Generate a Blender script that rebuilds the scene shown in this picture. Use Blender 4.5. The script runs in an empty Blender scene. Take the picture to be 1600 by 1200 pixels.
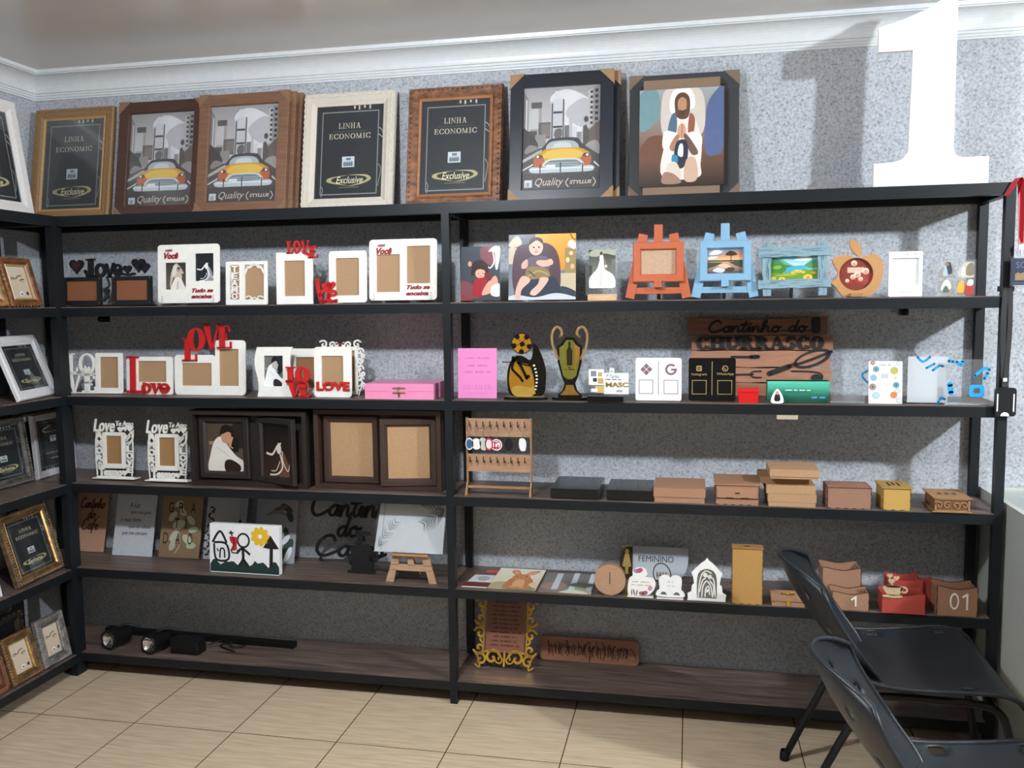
import bpy, bmesh, math, random
from mathutils import Vector, Matrix
random.seed(7)
PI = math.pi
sc = bpy.context.scene
COL = sc.collection

# ---------------------------------------------------------------- camera
cd = bpy.data.cameras.new('camera'); cam = bpy.data.objects.new('camera', cd); COL.objects.link(cam)
cd.sensor_width = 36.0; cd.lens = 1363.6 * 36.0 / 1600.0; cd.clip_start = 0.05
def aim(loc, yaw, pitch, roll):
    f = Vector((math.sin(yaw)*math.cos(pitch), math.cos(yaw)*math.cos(pitch), math.sin(pitch)))
    r = Vector((math.cos(yaw), -math.sin(yaw), 0)); u = r.cross(f)
    r2 = r*math.cos(roll) + u*math.sin(roll); u2 = -r*math.sin(roll) + u*math.cos(roll)
    m = Matrix((r2, u2, -f)).transposed().to_4x4(); m.translation = Vector(loc); return m
cam.matrix_world = aim((2.560, -3.1894, 1.5696), -0.2020, -0.0927, -0.0119)
sc.camera = cam

# ---------------------------------------------------------------- colour management, world, lamps, added fill light
sc.view_settings.view_transform = 'Standard'; sc.view_settings.look = 'None'
sc.view_settings.exposure = 1.0; sc.view_settings.gamma = 1.0
try: sc.view_settings.use_curve_mapping = False
except Exception: pass
wd = bpy.data.worlds.new('world'); sc.world = wd; wd.use_nodes = True
wd.node_tree.nodes['Background'].inputs[0].default_value = (0.75, 0.85, 1.0, 1)
wd.node_tree.nodes['Background'].inputs[1].default_value = 0.05
def area(name, loc, size, power, col, rot=(0, 0, 0), sy=None, spread=None):
    l = bpy.data.lights.new(name, 'AREA'); l.energy = power; l.color = col; l.size = size
    if sy: l.shape = 'RECTANGLE'; l.size_y = sy
    else: l.shape = 'DISK'
    if spread: l.spread = spread
    o = bpy.data.objects.new(name, l); COL.objects.link(o); o.location = loc; o.rotation_euler = rot; return o
def bulb(name, loc, r, power, col):
    l = bpy.data.lights.new(name, 'POINT'); l.energy = power; l.color = col; l.shadow_soft_size = r
    o = bpy.data.objects.new(name, l); COL.objects.link(o); o.location = loc; return o
bulb('lamp_right', (5.08, -1.80, 2.46), 0.055, 150, (0.88, 0.94, 1.0))
bulb('lamp_left', (1.55, -1.80, 2.46), 0.055, 60, (0.88, 0.94, 1.0))
area('fill_light', (3.2, -4.6, 2.55), 0.5, 6, (1.0, 0.97, 0.92))  # weak fill added behind the camera to lift the shade, no known fixture

# ---------------------------------------------------------------- materials
def lin(c):
    if isinstance(c, str):
        c = c.lstrip('#'); c = [int(c[i:i+2], 16)/255 for i in (0, 2, 4)]
        c = [x/12.92 if x <= 0.04045 else ((x+0.055)/1.055)**2.4 for x in c]
    return (c[0], c[1], c[2], 1.0)
MATS = {}
def nodes(name):
    m = bpy.data.materials.new(name); m.use_nodes = True; MATS[name] = m
    nt = m.node_tree; b = nt.nodes['Principled BSDF']; return m, nt, b
def mat_attr(name, rough=0.5, metal=0.0, spec=0.5, noise=(60, 0.06), grain=None, bump=0.0, coat=0.0):
    m, nt, b = nodes(name); N = nt.nodes.new; L = nt.links.new
    at = N('ShaderNodeAttribute'); at.attribute_name = 'col'
    tc = N('ShaderNodeTexCoord'); mp = N('ShaderNodeMapping'); L(tc.outputs['Object'], mp.inputs[0])
    if grain: mp.inputs['Scale'].default_value = grain
    nz = N('ShaderNodeTexNoise'); nz.inputs['Scale'].default_value = noise[0]; nz.inputs['Detail'].default_value = 4
    L(mp.outputs[0], nz.inputs['Vector'])
    mr = N('ShaderNodeMapRange'); mr.inputs['To Min'].default_value = 1-noise[1]*1.6; mr.inputs['To Max'].default_value = 1+noise[1]*1.6
    mr.inputs['From Min'].default_value = 0.3; mr.inputs['From Max'].default_value = 0.7
    L(nz.outputs['Fac'], mr.inputs['Value'])
    mx = N('ShaderNodeVectorMath'); mx.operation = 'SCALE'; L(at.outputs['Color'], mx.inputs[0]); L(mr.outputs[0], mx.inputs['Scale'])
    if name == 'mdf':
        tn = N('ShaderNodeVectorMath'); tn.operation = 'MULTIPLY'; tn.inputs[1].default_value = (0.86, 0.93, 1.08); L(mx.outputs[0], tn.inputs[0]); mx = tn
    L(mx.outputs[0], b.inputs['Base Color'])
    b.inputs['Roughness'].default_value = rough; b.inputs['Metallic'].default_value = metal
    b.inputs['Specular IOR Level'].default_value = spec
    if coat: b.inputs['Coat Weight'].default_value = coat; b.inputs['Coat Roughness'].default_value = 0.08
    if bump:
        bp = N('ShaderNodeBump'); bp.inputs['Strength'].default_value = bump; bp.inputs['Distance'].default_value = 0.002
        L(nz.outputs['Fac'], bp.inputs['Height']); L(bp.outputs[0], b.inputs['Normal'])
    return m
mat_attr('matte', 0.62, noise=(80, 0.03))
mat_attr('paper', 0.45, noise=(30, 0.02), spec=0.35)
mat_attr('satin', 0.32, noise=(40, 0.02))
mat_attr('glossy', 0.14, noise=(20, 0.01), spec=0.4)
mat_attr('mdf', 0.68, noise=(220, 0.07), spec=0.25)
mat_attr('wood', 0.55, noise=(9, 0.10), grain=(1.5, 8, 14), bump=0.3)
mat_attr('woodv', 0.55, noise=(9, 0.16), grain=(14, 8, 1.5), bump=0.3)
mat_attr('carved', 0.5, noise=(26, 0.42), grain=(1, 1, 2.2), bump=1.0)
mat_attr('embossed', 0.5, noise=(150, 0.10), bump=0.9)
mat_attr('gold', 0.30, metal=0.65, noise=(30, 0.05))
mat_attr('foil', 0.35, metal=0.75, noise=(60, 0.25), bump=0.8)
mat_attr('chrome', 0.12, metal=1.0, noise=(20, 0.02))
mat_attr('tube', 0.42, noise=(60, 0.04), spec=0.30)
mat_attr('plastic', 0.44, noise=(300, 0.05), spec=0.45, bump=0.15)

def mat_clear(name, tint, gl=0.10, rough=0.05, haze=0.0):
    m, nt, b = nodes(name); N = nt.nodes.new; L = nt.links.new
    out = nt.nodes['Material Output']; nt.nodes.remove(b)
    tr = N('ShaderNodeBsdfTransparent'); tr.inputs[0].default_value = (*tint, 1)
    gs = N('ShaderNodeBsdfGlossy'); gs.inputs['Roughness'].default_value = rough
    lw = N('ShaderNodeLayerWeight'); lw.inputs['Blend'].default_value = gl
    mx = N('ShaderNodeMixShader'); L(lw.outputs['Facing'], mx.inputs[0]); L(tr.outputs[0], mx.inputs[1]); L(gs.outputs[0], mx.inputs[2])
    last = mx
    if haze:
        df = N('ShaderNodeBsdfDiffuse'); df.inputs[0].default_value = (0.85, 0.88, 0.9, 1)
        m2 = N('ShaderNodeMixShader'); m2.inputs[0].default_value = haze; L(mx.outputs[0], m2.inputs[1]); L(df.outputs[0], m2.inputs[2]); last = m2
    L(last.outputs[0], out.inputs[0])
mat_clear('glass', (0.97, 0.98, 0.98), 0.08, 0.03)
mat_clear('wrap', (0.95, 0.95, 0.95), 0.14, 0.12, 0.02)
mat_clear('acrylic', (0.93, 0.95, 0.96), 0.16, 0.04, 0.06)
mat_clear('frosted', (0.80, 0.84, 0.87), 0.16, 0.15, 0.45)

def mat_wall():
    m, nt, b = nodes('wallpaper'); N = nt.nodes.new; L = nt.links.new
    tc = N('ShaderNodeTexCoord')
    n1 = N('ShaderNodeTexNoise'); n1.inputs['Scale'].default_value = 105; n1.inputs['Detail'].default_value = 6; n1.inputs['Roughness'].default_value = 0.7
    L(tc.outputs['Object'], n1.inputs['Vector'])
    cr = N('ShaderNodeValToRGB'); e = cr.color_ramp
    e.elements[0].position = 0.34; e.elements[0].color = (0.20, 0.21, 0.225, 1)
    e.elements[1].position = 0.56; e.elements[1].color = (0.45, 0.475, 0.51, 1)
    x = e.elements.new(0.44); x.color = (0.36, 0.38, 0.405, 1)
    x = e.elements.new(0.70); x.color = (0.54, 0.57, 0.61, 1)
    L(n1.outputs['Fac'], cr.inputs[0])
    n2 = N('ShaderNodeTexNoise'); n2.inputs['Scale'].default_value = 1.7; n2.inputs['Detail'].default_value = 3
    L(tc.outputs['Object'], n2.inputs['Vector'])
    mr = N('ShaderNodeMapRange'); mr.inputs['To Min'].default_value = 0.92; mr.inputs['To Max'].default_value = 1.08; L(n2.outputs['Fac'], mr.inputs['Value'])
    mx = N('ShaderNodeVectorMath'); mx.operation = 'SCALE'; L(cr.outputs[0], mx.inputs[0]); L(mr.outputs[0], mx.inputs['Scale'])
    L(mx.outputs[0], b.inputs['Base Color']); b.inputs['Roughness'].default_value = 0.75; b.inputs['Specular IOR Level'].default_value = 0.25
    bp = N('ShaderNodeBump'); bp.inputs['Strength'].default_value = 0.35; bp.inputs['Distance'].default_value = 0.002
    L(n1.outputs['Fac'], bp.inputs['Height']); L(bp.outputs[0], b.inputs['Normal'])
mat_wall()
def mat_floor():
    m, nt, b = nodes('floor_tile'); N = nt.nodes.new; L = nt.links.new
    tc = N('ShaderNodeTexCoord'); mp = N('ShaderNodeMapping')
    mp.inputs['Location'].default_value = (-0.097+0.4075*20, 0.366+0.4075*20, 0); L(tc.outputs['Object'], mp.inputs[0])
    br = N('ShaderNodeTexBrick'); br.offset = 0.0; br.squash = 1.0
    br.inputs['Scale'].default_value = 1.0; br.inputs['Mortar Size'].default_value = 0.0022; br.inputs['Mortar Smooth'].default_value = 0.1
    br.inputs['Brick Width'].default_value = 0.4075; br.inputs['Row Height'].default_value = 0.4075; br.inputs['Bias'].default_value = 0.0
    br.inputs['Color1'].default_value = (0.56, 0.445, 0.31, 1); br.inputs['Color2'].default_value = (0.53, 0.42, 0.295, 1)
    br.inputs['Mortar'].default_value = (0.11, 0.05, 0.025, 1)
    L(mp.outputs[0], br.inputs['Vector'])
    m2 = N('ShaderNodeMapping'); m2.inputs['Scale'].default_value = (2.2, 26, 1); L(tc.outputs['Object'], m2.inputs[0])
    nz = N('ShaderNodeTexNoise'); nz.inputs['Scale'].default_value = 3; nz.inputs['Detail'].default_value = 5; L(m2.outputs[0], nz.inputs['Vector'])
    mr = N('ShaderNodeMapRange'); mr.inputs['From Min'].default_value = 0.3; mr.inputs['From Max'].default_value = 0.7
    mr.inputs['To Min'].default_value = 0.86; mr.inputs['To Max'].default_value = 1.12; L(nz.outputs['Fac'], mr.inputs['Value'])
    mx = N('ShaderNodeVectorMath'); mx.operation = 'SCALE'; L(br.outputs['Color'], mx.inputs[0]); L(mr.outputs[0], mx.inputs['Scale'])
    L(mx.outputs[0], b.inputs['Base Color']); b.inputs['Roughness'].default_value = 0.22; b.inputs['Specular IOR Level'].default_value = 0.45
    bp = N('ShaderNodeBump'); bp.invert = True; bp.inputs['Strength'].default_value = 0.4; bp.inputs['Distance'].default_value = 0.002
    L(br.outputs['Fac'], bp.inputs['Height']); L(bp.outputs[0], b.inputs['Normal'])
mat_floor()
def mat_board():
    m, nt, b = nodes('board'); N = nt.nodes.new; L = nt.links.new
    tc = N('ShaderNodeTexCoord'); mp = N('ShaderNodeMapping'); mp.inputs['Scale'].default_value = (1.3, 22, 22); L(tc.outputs['Object'], mp.inputs[0])
    nz = N('ShaderNodeTexNoise'); nz.inputs['Scale'].default_value = 3.2; nz.inputs['Detail'].default_value = 7; nz.inputs['Distortion'].default_value = 0.6; L(mp.outputs[0], nz.inputs['Vector'])
    cr = N('ShaderNodeValToRGB'); e = cr.color_ramp
    e.elements[0].position = 0.3; e.elements[0].color = (0.045, 0.031, 0.026, 1)
    e.elements[1].position = 0.72; e.elements[1].color = (0.20, 0.148, 0.122, 1)
    x = e.elements.new(0.5); x.color = (0.11, 0.079, 0.066, 1)
    L(nz.outputs['Fac'], cr.inputs[0]); L(cr.outputs[0], b.inputs['Base Color']); b.inputs['Roughness'].default_value = 0.42
mat_board()
def mat_ceiling():
    m, nt, b = nodes('ceiling_paint'); N = nt.nodes.new; L = nt.links.new
    tc = N('ShaderNodeTexCoord'); nz = N('ShaderNodeTexNoise'); nz.inputs['Scale'].default_value = 1.4; L(tc.outputs['Object'], nz.inputs['Vector'])
    cr = N('ShaderNodeValToRGB'); cr.color_ramp.elements[0].color = (0.60, 0.575, 0.55, 1); cr.color_ramp.elements[1].color = (0.68, 0.655, 0.635, 1)
    L(nz.outputs['Fac'], cr.inputs[0]); L(cr.outputs[0], b.inputs['Base Color']); b.inputs['Roughness'].default_value = 0.22; b.inputs['Specular IOR Level'].default_value = 0.5
mat_ceiling()

# ---------------------------------------------------------------- mesh builder
def cr_closed(pts, n=6):
    out = []; k = len(pts)
    for i in range(k):
        p0, p1, p2, p3 = pts[(i-1) % k], pts[i], pts[(i+1) % k], pts[(i+2) % k]
        for j in range(n):
            t = j/n; out.append(tuple(0.5*((2*p1[a]) + (-p0[a]+p2[a])*t + (2*p0[a]-5*p1[a]+4*p2[a]-p3[a])*t*t + (-p0[a]+3*p1[a]-3*p2[a]+p3[a])*t**3) for a in range(len(p1))))
    return out
def cr_open(pts, n=6):
    if len(pts) < 3: return list(pts)
    q = [pts[0]] + list(pts) + [pts[-1]]; out = []
    for i in range(1, len(q)-2):
        p0, p1, p2, p3 = q[i-1], q[i], q[i+1], q[i+2]
        for j in range(n):
            t = j/n; out.append(tuple(0.5*((2*p1[a]) + (-p0[a]+p2[a])*t + (2*p0[a]-5*p1[a]+4*p2[a]-p3[a])*t*t + (-p0[a]+3*p1[a]-3*p2[a]+p3[a])*t**3) for a in range(len(p1))))
    out.append(tuple(pts[-1])); return out
def ell(cx, cz, rx, rz, n=24, a0=0.0, a1=2*PI, rot=0.0):
    full = abs(a1-a0) >= 2*PI-1e-6
    pts = []
    for i in range(n if full else n+1):
        a = a0+(a1-a0)*i/n; x, z = rx*math.cos(a), rz*math.sin(a)
        pts.append((cx+x*math.cos(rot)-z*math.sin(rot), cz+x*math.sin(rot)+z*math.cos(rot)))
    return pts
def rr(x0, z0, x1, z1, r=0.0, n=5):
    if r <= 0: r = 1e-5
    pts = []
    for cx, cz, a in ((x1-r, z1-r, 0), (x0+r, z1-r, PI/2), (x0+r, z0+r, PI), (x1-r, z0+r, 3*PI/2)):
        for i in range(n+1):
            t = a+PI/2*i/n; pts.append((cx+r*math.cos(t), cz+r*math.sin(t)))
    return pts
def rect(x0, z0, x1, z1): return [(x0, z0), (x1, z0), (x1, z1), (x0, z1)]
def clip(poly, x0, z0, x1, z1):
    for ax, v, s in ((0, x0, 1), (0, x1, -1), (1, z0, 1), (1, z1, -1)):
        out = []; k = len(poly)
        for i in range(k):
            a, b = poly[i], poly[(i+1) % k]; ia, ib = (a[ax]-v)*s >= 0, (b[ax]-v)*s >= 0
            if ia: out.append(a)
            if ia != ib:
                t = (v-a[ax])/(b[ax]-a[ax]); out.append(tuple(a[j]+t*(b[j]-a[j]) for j in range(len(a))))
        poly = out
        if len(poly) < 3: return []
    return poly
class G:
    def __init__(s, mat='matte', col='cccccc'):
        s.v = []; s.f = []; s.fm = []; s.fc = []; s.m = mat; s.c = lin(col); s.sm = []; s.smooth = False
    def set(s, mat=None, col=None, smooth=None):
        if mat: s.m = mat
        if col is not None: s.c = lin(col)
        if smooth is not None: s.smooth = smooth
        return s
    def raw(s, vs, fs, cols=None):
        b = len(s.v); s.v.extend(vs)
        for f in fs:
            s.f.append([b+i for i in f]); s.fm.append(s.m); s.sm.append(s.smooth)
            s.fc.append([cols[i] for i in f] if cols else s.c)
    def box(s, x0, x1, y0, y1, z0, z1):
        vs = [(x, y, z) for z in (z0, z1) for y in (y0, y1) for x in (x0, x1)]
        s.raw(vs, [(0, 2, 3, 1), (4, 5, 7, 6), (0, 1, 5, 4), (2, 6, 7, 3), (0, 4, 6, 2), (1, 3, 7, 5)]); return s
    def bbox(s, x0, x1, y0, y1, z0, z1, r=0.002):      # box with chamfered outline in plan of its front, and bevelled front edge
        s.plate(rr(x0, z0, x1, z1, r, 2), y0, y1); return s
    def plate(s, pts, y0, y1):                          # outline in x,z; front at y0, back at y1
        a = sum(pts[i][0]*pts[(i+1) % len(pts)][1]-pts[(i+1) % len(pts)][0]*pts[i][1] for i in range(len(pts)))
        if a < 0: pts = pts[::-1]
        n = len(pts); vs = [(p[0], y0, p[1]) for p in pts]+[(p[0], y1, p[1]) for p in pts]
        sm = s.smooth; s.smooth = False
        s.raw(vs, [list(range(n)), list(range(2*n-1, n-1, -1))]); s.f_side(len(s.v)-2*n, n); s.smooth = sm; return s
    def f_side(s, b, n):
        for i in range(n):
            j = (i+1) % n; s.f.append([b+i, b+n+i, b+n+j, b+j]); s.fm.append(s.m); s.sm.append(False); s.fc.append(s.c)
    def dec(s, pts, y, cols=None):                      # a printed patch on a front surface
        a = sum(pts[i][0]*pts[(i+1) % len(pts)][1]-pts[(i+1) % len(pts)][0]*pts[i][1] for i in range(len(pts)))
        if a < 0: pts = pts[::-1]; cols = cols[::-1] if cols else None
        s.raw([(p[0], y, p[1]) for p in pts], [list(range(len(pts)))], cols); return s
    def slab(s, pts, z0, z1):                           # outline in x,y, extruded in z
        a = sum(pts[i][0]*pts[(i+1) % len(pts)][1]-pts[(i+1) % len(pts)][0]*pts[i][1] for i in range(len(pts)))
        if a < 0: pts = pts[::-1]
        n = len(pts); b = len(s.v)
        s.raw([(p[0], p[1], z0) for p in pts]+[(p[0], p[1], z1) for p in pts], [list(range(n-1, -1, -1)), list(range(n, 2*n))])
        for i in range(n):
            j = (i+1) % n; s.f.append([b+i, b+j, b+n+j, b+n+i]); s.fm.append(s.m); s.sm.append(False); s.fc.append(s.c)
        return s
    def ring(s, o, i, y0, y1):                          # plate with a hole; o and i have equal counts, same start, counter-clockwise
        n = len(o); b = len(s.v)
        vs = [(p[0], y0, p[1]) for p in o]+[(p[0], y0, p[1]) for p in i]+[(p[0], y1, p[1]) for p in o]+[(p[0], y1, p[1]) for p in i]
        fs = []
        for k in range(n):
            j = (k+1) % n
            fs += [(k, j, n+j, n+k), (2*n+k, 3*n+k, 3*n+j, 2*n+j), (k, 2*n+k, 2*n+j, j), (n+k, n+j, 3*n+j, 3*n+k)]
        s.raw(vs, fs); return s
    def loops(s, x0, z0, x1, z1, prof):                 # mitred moulding: prof = [(inset, y), ...] from outside in
        vs = []
        for d, y in prof: vs += [(x0+d, y, z0+d), (x1-d, y, z0+d), (x1-d, y, z1-d), (x0+d, y, z1-d)]
        fs = []
        for k in range(len(prof)-1):
            for i in range(4):
                j = (i+1) % 4; fs.append((4*k+i, 4*k+j, 4*k+4+j, 4*k+4+i))
        s.raw(vs, fs); return s
    def stroke(s, pts, w, y0, y1=None, taper=None, n=5):   # flat ribbon along a smooth line, extruded if y1 given
        P = cr_open(pts, n); L = []; R = []; k = len(P)
        for i, p in enumerate(P):
            a = P[max(i-1, 0)]; b = P[min(i+1, k-1)]; dx, dz = b[0]-a[0], b[1]-a[1]; l = math.hypot(dx, dz) or 1e-9
            ww = w/2*(taper(i/(k-1)) if taper else 1)
            L.append((p[0]-dz/l*ww, p[1]+dx/l*ww)); R.append((p[0]+dz/l*ww, p[1]-dx/l*ww))
        if y1 is None:
            b = [(q[0], y0, q[1]) for q in L+R]; s.raw(b, [(i, k+i, k+i+1, i+1) for i in range(k-1)])
        else:
            vs = [(q[0], y0, q[1]) for q in L+R]+[(q[0], y1, q[1]) for q in L+R]; fs = []
            for i in range(k-1):
                fs += [(i, k+i, k+i+1, i+1), (2*k+i, 2*k+i+1, 3*k+i+1, 3*k+i), (i, i+1, 2*k+i+1, 2*k+i), (k+i, 3*k+i, 3*k+i+1, k+i+1)]
            fs += [(0, 2*k, 3*k, k), (k-1, 2*k-1, 4*k-1, 3*k-1)]
            s.raw(vs, fs)
            for p in (P[0], P[-1]): s.plate(ell(p[0], p[1], w/2*0.98, w/2*0.98, 8), y0, y1)
        return s
    def tube(s, pts, r, n=8, smooth=True, closed=False, m=5):
        P = [Vector(p) for p in (cr_closed(pts, m) if closed else (cr_open(pts, m) if len(pts) > 2 else pts))]; k = len(P); vs = []
        prev = None
        for i, p in enumerate(P):
            a = P[(i-1) % k] if closed else P[max(i-1, 0)]; b = P[(i+1) % k] if closed else P[min(i+1, k-1)]
            t = (b-a).normalized()
            if prev is None: u = t.orthogonal().normalized()
            else:
                u = prev-t*prev.dot(t)
                u = u.normalized() if u.length > 1e-6 else t.orthogonal().normalized()
            prev = u; v = t.cross(u); rad = r(i/(k-1)) if callable(r) else r
            vs += [tuple(p+(u*math.cos(2*PI*j/n)+v*math.sin(2*PI*j/n))*rad) for j in range(n)]
        fs = []
        for i in range(k if closed else k-1):
            for j in range(n): fs.append((i*n+j, i*n+(j+1) % n, ((i+1) % k)*n+(j+1) % n, ((i+1) % k)*n+j))
        if not closed: fs += [list(range(n-1, -1, -1)), [(k-1)*n+j for j in range(n)]]
        q = s.smooth; s.smooth = smooth; s.raw(vs, fs); s.smooth = q; return s
    def lathe(s, prof, c=(0, 0, 0), n=20, axis='z'):
        vs = []
        for r, h in prof:
            for j in range(n):
                a = 2*PI*j/n; x, y = r*math.cos(a), r*math.sin(a)
                vs.append((c[0]+x, c[1]+y, c[2]+h) if axis == 'z' else ((c[0]+x, c[1]+h, c[2]+y) if axis == 'y' else (c[0]+h, c[1]+x, c[2]+y)))
        fs = [(i*n+j, i*n+(j+1) % n, (i+1)*n+(j+1) % n, (i+1)*n+j) for i in range(len(prof)-1) for j in range(n)]
        q = s.smooth; s.smooth = True; s.raw(vs, fs); s.smooth = q; return s
    def blob(s, c, r, n=6):
        vs = []; fs = []
        for i in range(n+1):
            t = PI*i/n
            for j in range(2*n):
                a = PI*j/n; vs.append((c[0]+r[0]*math.sin(t)*math.cos(a), c[1]+r[1]*math.sin(t)*math.sin(a), c[2]+r[2]*math.cos(t)))
        for i in range(n):
            for j in range(2*n): fs.append((i*2*n+j, (i+1)*2*n+j, (i+1)*2*n+(j+1) % (2*n), i*2*n+(j+1) % (2*n)))
        q = s.smooth; s.smooth = True; s.raw(vs, fs); s.smooth = q; return s
    def build(s, name, parent=None, label=None):
        me = bpy.data.meshes.new(name); me.from_pydata(s.v, [], s.f)
        names = []
        for m in s.fm:
            if m not in names: names.append(m)
        for m in names: me.materials.append(MATS[m])
        me.polygons.foreach_set('material_index', [names.index(m) for m in s.fm])
        me.polygons.foreach_set('use_smooth', s.sm)
        ca = me.color_attributes.new('col', 'FLOAT_COLOR', 'CORNER'); data = []
        for f, c in zip(s.f, s.fc):
            if isinstance(c, list):
                for q in c: data.extend(q)
            else: data.extend(list(c)*len(f))
        ca.data.foreach_set('color', data); me.update()
        o = bpy.data.objects.new(name, me); COL.objects.link(o)
        if parent: o.parent = parent
        if label: o['label'] = label
        return o
def T(name, label, cat, loc, lean=0.0, yaw=0.0, group=None, roll=0.0):
    o = bpy.data.objects.new(name, None); o.empty_display_size = 0.05; COL.objects.link(o)
    o.location = loc; o.rotation_euler = (-lean, roll, yaw); o['label'] = label; o['category'] = cat
    if group: o['group'] = group
    ROOTS.append((o, loc[2])); return o
ROOTS = []
def tag(o, label, cat, group=None):
    o['label'] = label; o['category'] = cat
    if group: o['group'] = group
    return o
def struct(name, g):
    o = g.build(name); o['kind'] = 'structure'; return o

# ---------------------------------------------------------------- lettering
_fc = {}
def font_mesh(txt, shear=0.0, bold=0.0):
    k = (txt, shear, bold)
    if k in _fc: return _fc[k]
    cu = bpy.data.curves.new('lettering', 'FONT'); cu.body = txt; cu.size = 1; cu.shear = shear; cu.offset = bold; cu.resolution_u = 3
    o = bpy.data.objects.new('lettering', cu); COL.objects.link(o)
    bpy.context.view_layer.update()
    me = o.evaluated_get(bpy.context.evaluated_depsgraph_get()).to_mesh()
    vs = [(v.co.x, v.co.y) for v in me.vertices]; fs = [list(p.vertices) for p in me.polygons]
    bpy.data.objects.remove(o); bpy.data.curves.remove(cu)
    if bold and max(abs(v[0]) for v in vs)+max(abs(v[1]) for v in vs)*.1 > len(txt)*0.95+0.6: _fc[k] = font_mesh(txt, shear, 0.0); return _fc[k]
    _fc[k] = (vs, fs); return _fc[k]
def text(g, txt, x0, x1, z0, z1, y, th=0.0, shear=0.0, bold=0.0, up=None):
    if set(txt) <= {'~', ' '}:               # a line of print too small to read in the photograph: uneven dashes, one per word
        n = max(len(txt), 1); w = (x1-x0)/n
        for i, ch in enumerate(txt):
            if ch == '~': g.dec(rect(x0+w*i, z0+(z1-z0)*.22, x0+w*(i+1.02), z0+(z1-z0)*(.68+.12*(i*7 % 3))), y)
        return
    vs, fs = font_mesh(txt, shear, bold)
    if not vs: return
    ax, bx = min(v[0] for v in vs), max(v[0] for v in vs); az, bz = min(v[1] for v in vs), max(v[1] for v in vs)
    sx = (x1-x0)/max(bx-ax, 1e-6); sz = (z1-z0)/max(bz-az, 1e-6)
    P = [(x0+(v[0]-ax)*sx, z0+(v[1]-az)*sz) for v in vs]
    if up:   # lettering lying on a top surface: up=(x, y) origin handled by caller
        g.raw([(p[0], up(p[1]), y) for p in P], fs); return
    g.raw([(p[0], y, p[1]) for p in P], fs)
    if th:
        b = len(P); ed = {}
        for f in fs:
            for i in range(len(f)):
                e = (f[i], f[(i+1) % len(f)]); ed[e] = ed.get(e, 0)+1
        side = [(a, b2) for (a, b2) in ed if (b2, a) not in ed]
        g.raw([(p[0], y, p[1]) for p in P]+[(p[0], y+th, p[1]) for p in P], [(a, b+a, b+c, c) for a, c in side]+[[b+i for i in reversed(f)] for f in fs])
def arcp(cx, cz, rx, rz, a0, a1, t, n=12):
    """polygons of an elliptic arc whose thickness swells at the sides"""
    out = []; tv, th = t
    def pt(a, k):
        w = tv*abs(math.cos(a))+th*abs(math.sin(a)); return (cx+(rx-w*k)*math.cos(a), cz+(rz-w*k)*math.sin(a))
    for i in range(n):
        a = a0+(a1-a0)*i/n; b = a0+(a1-a0)*(i+1)/n
        out.append([pt(a, 0), pt(b, 0), pt(b, 1), pt(a, 1)])
    return out
def R4(a, b, c, d): return [(a, b), (c, b), (c, d), (a, d)]
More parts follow.
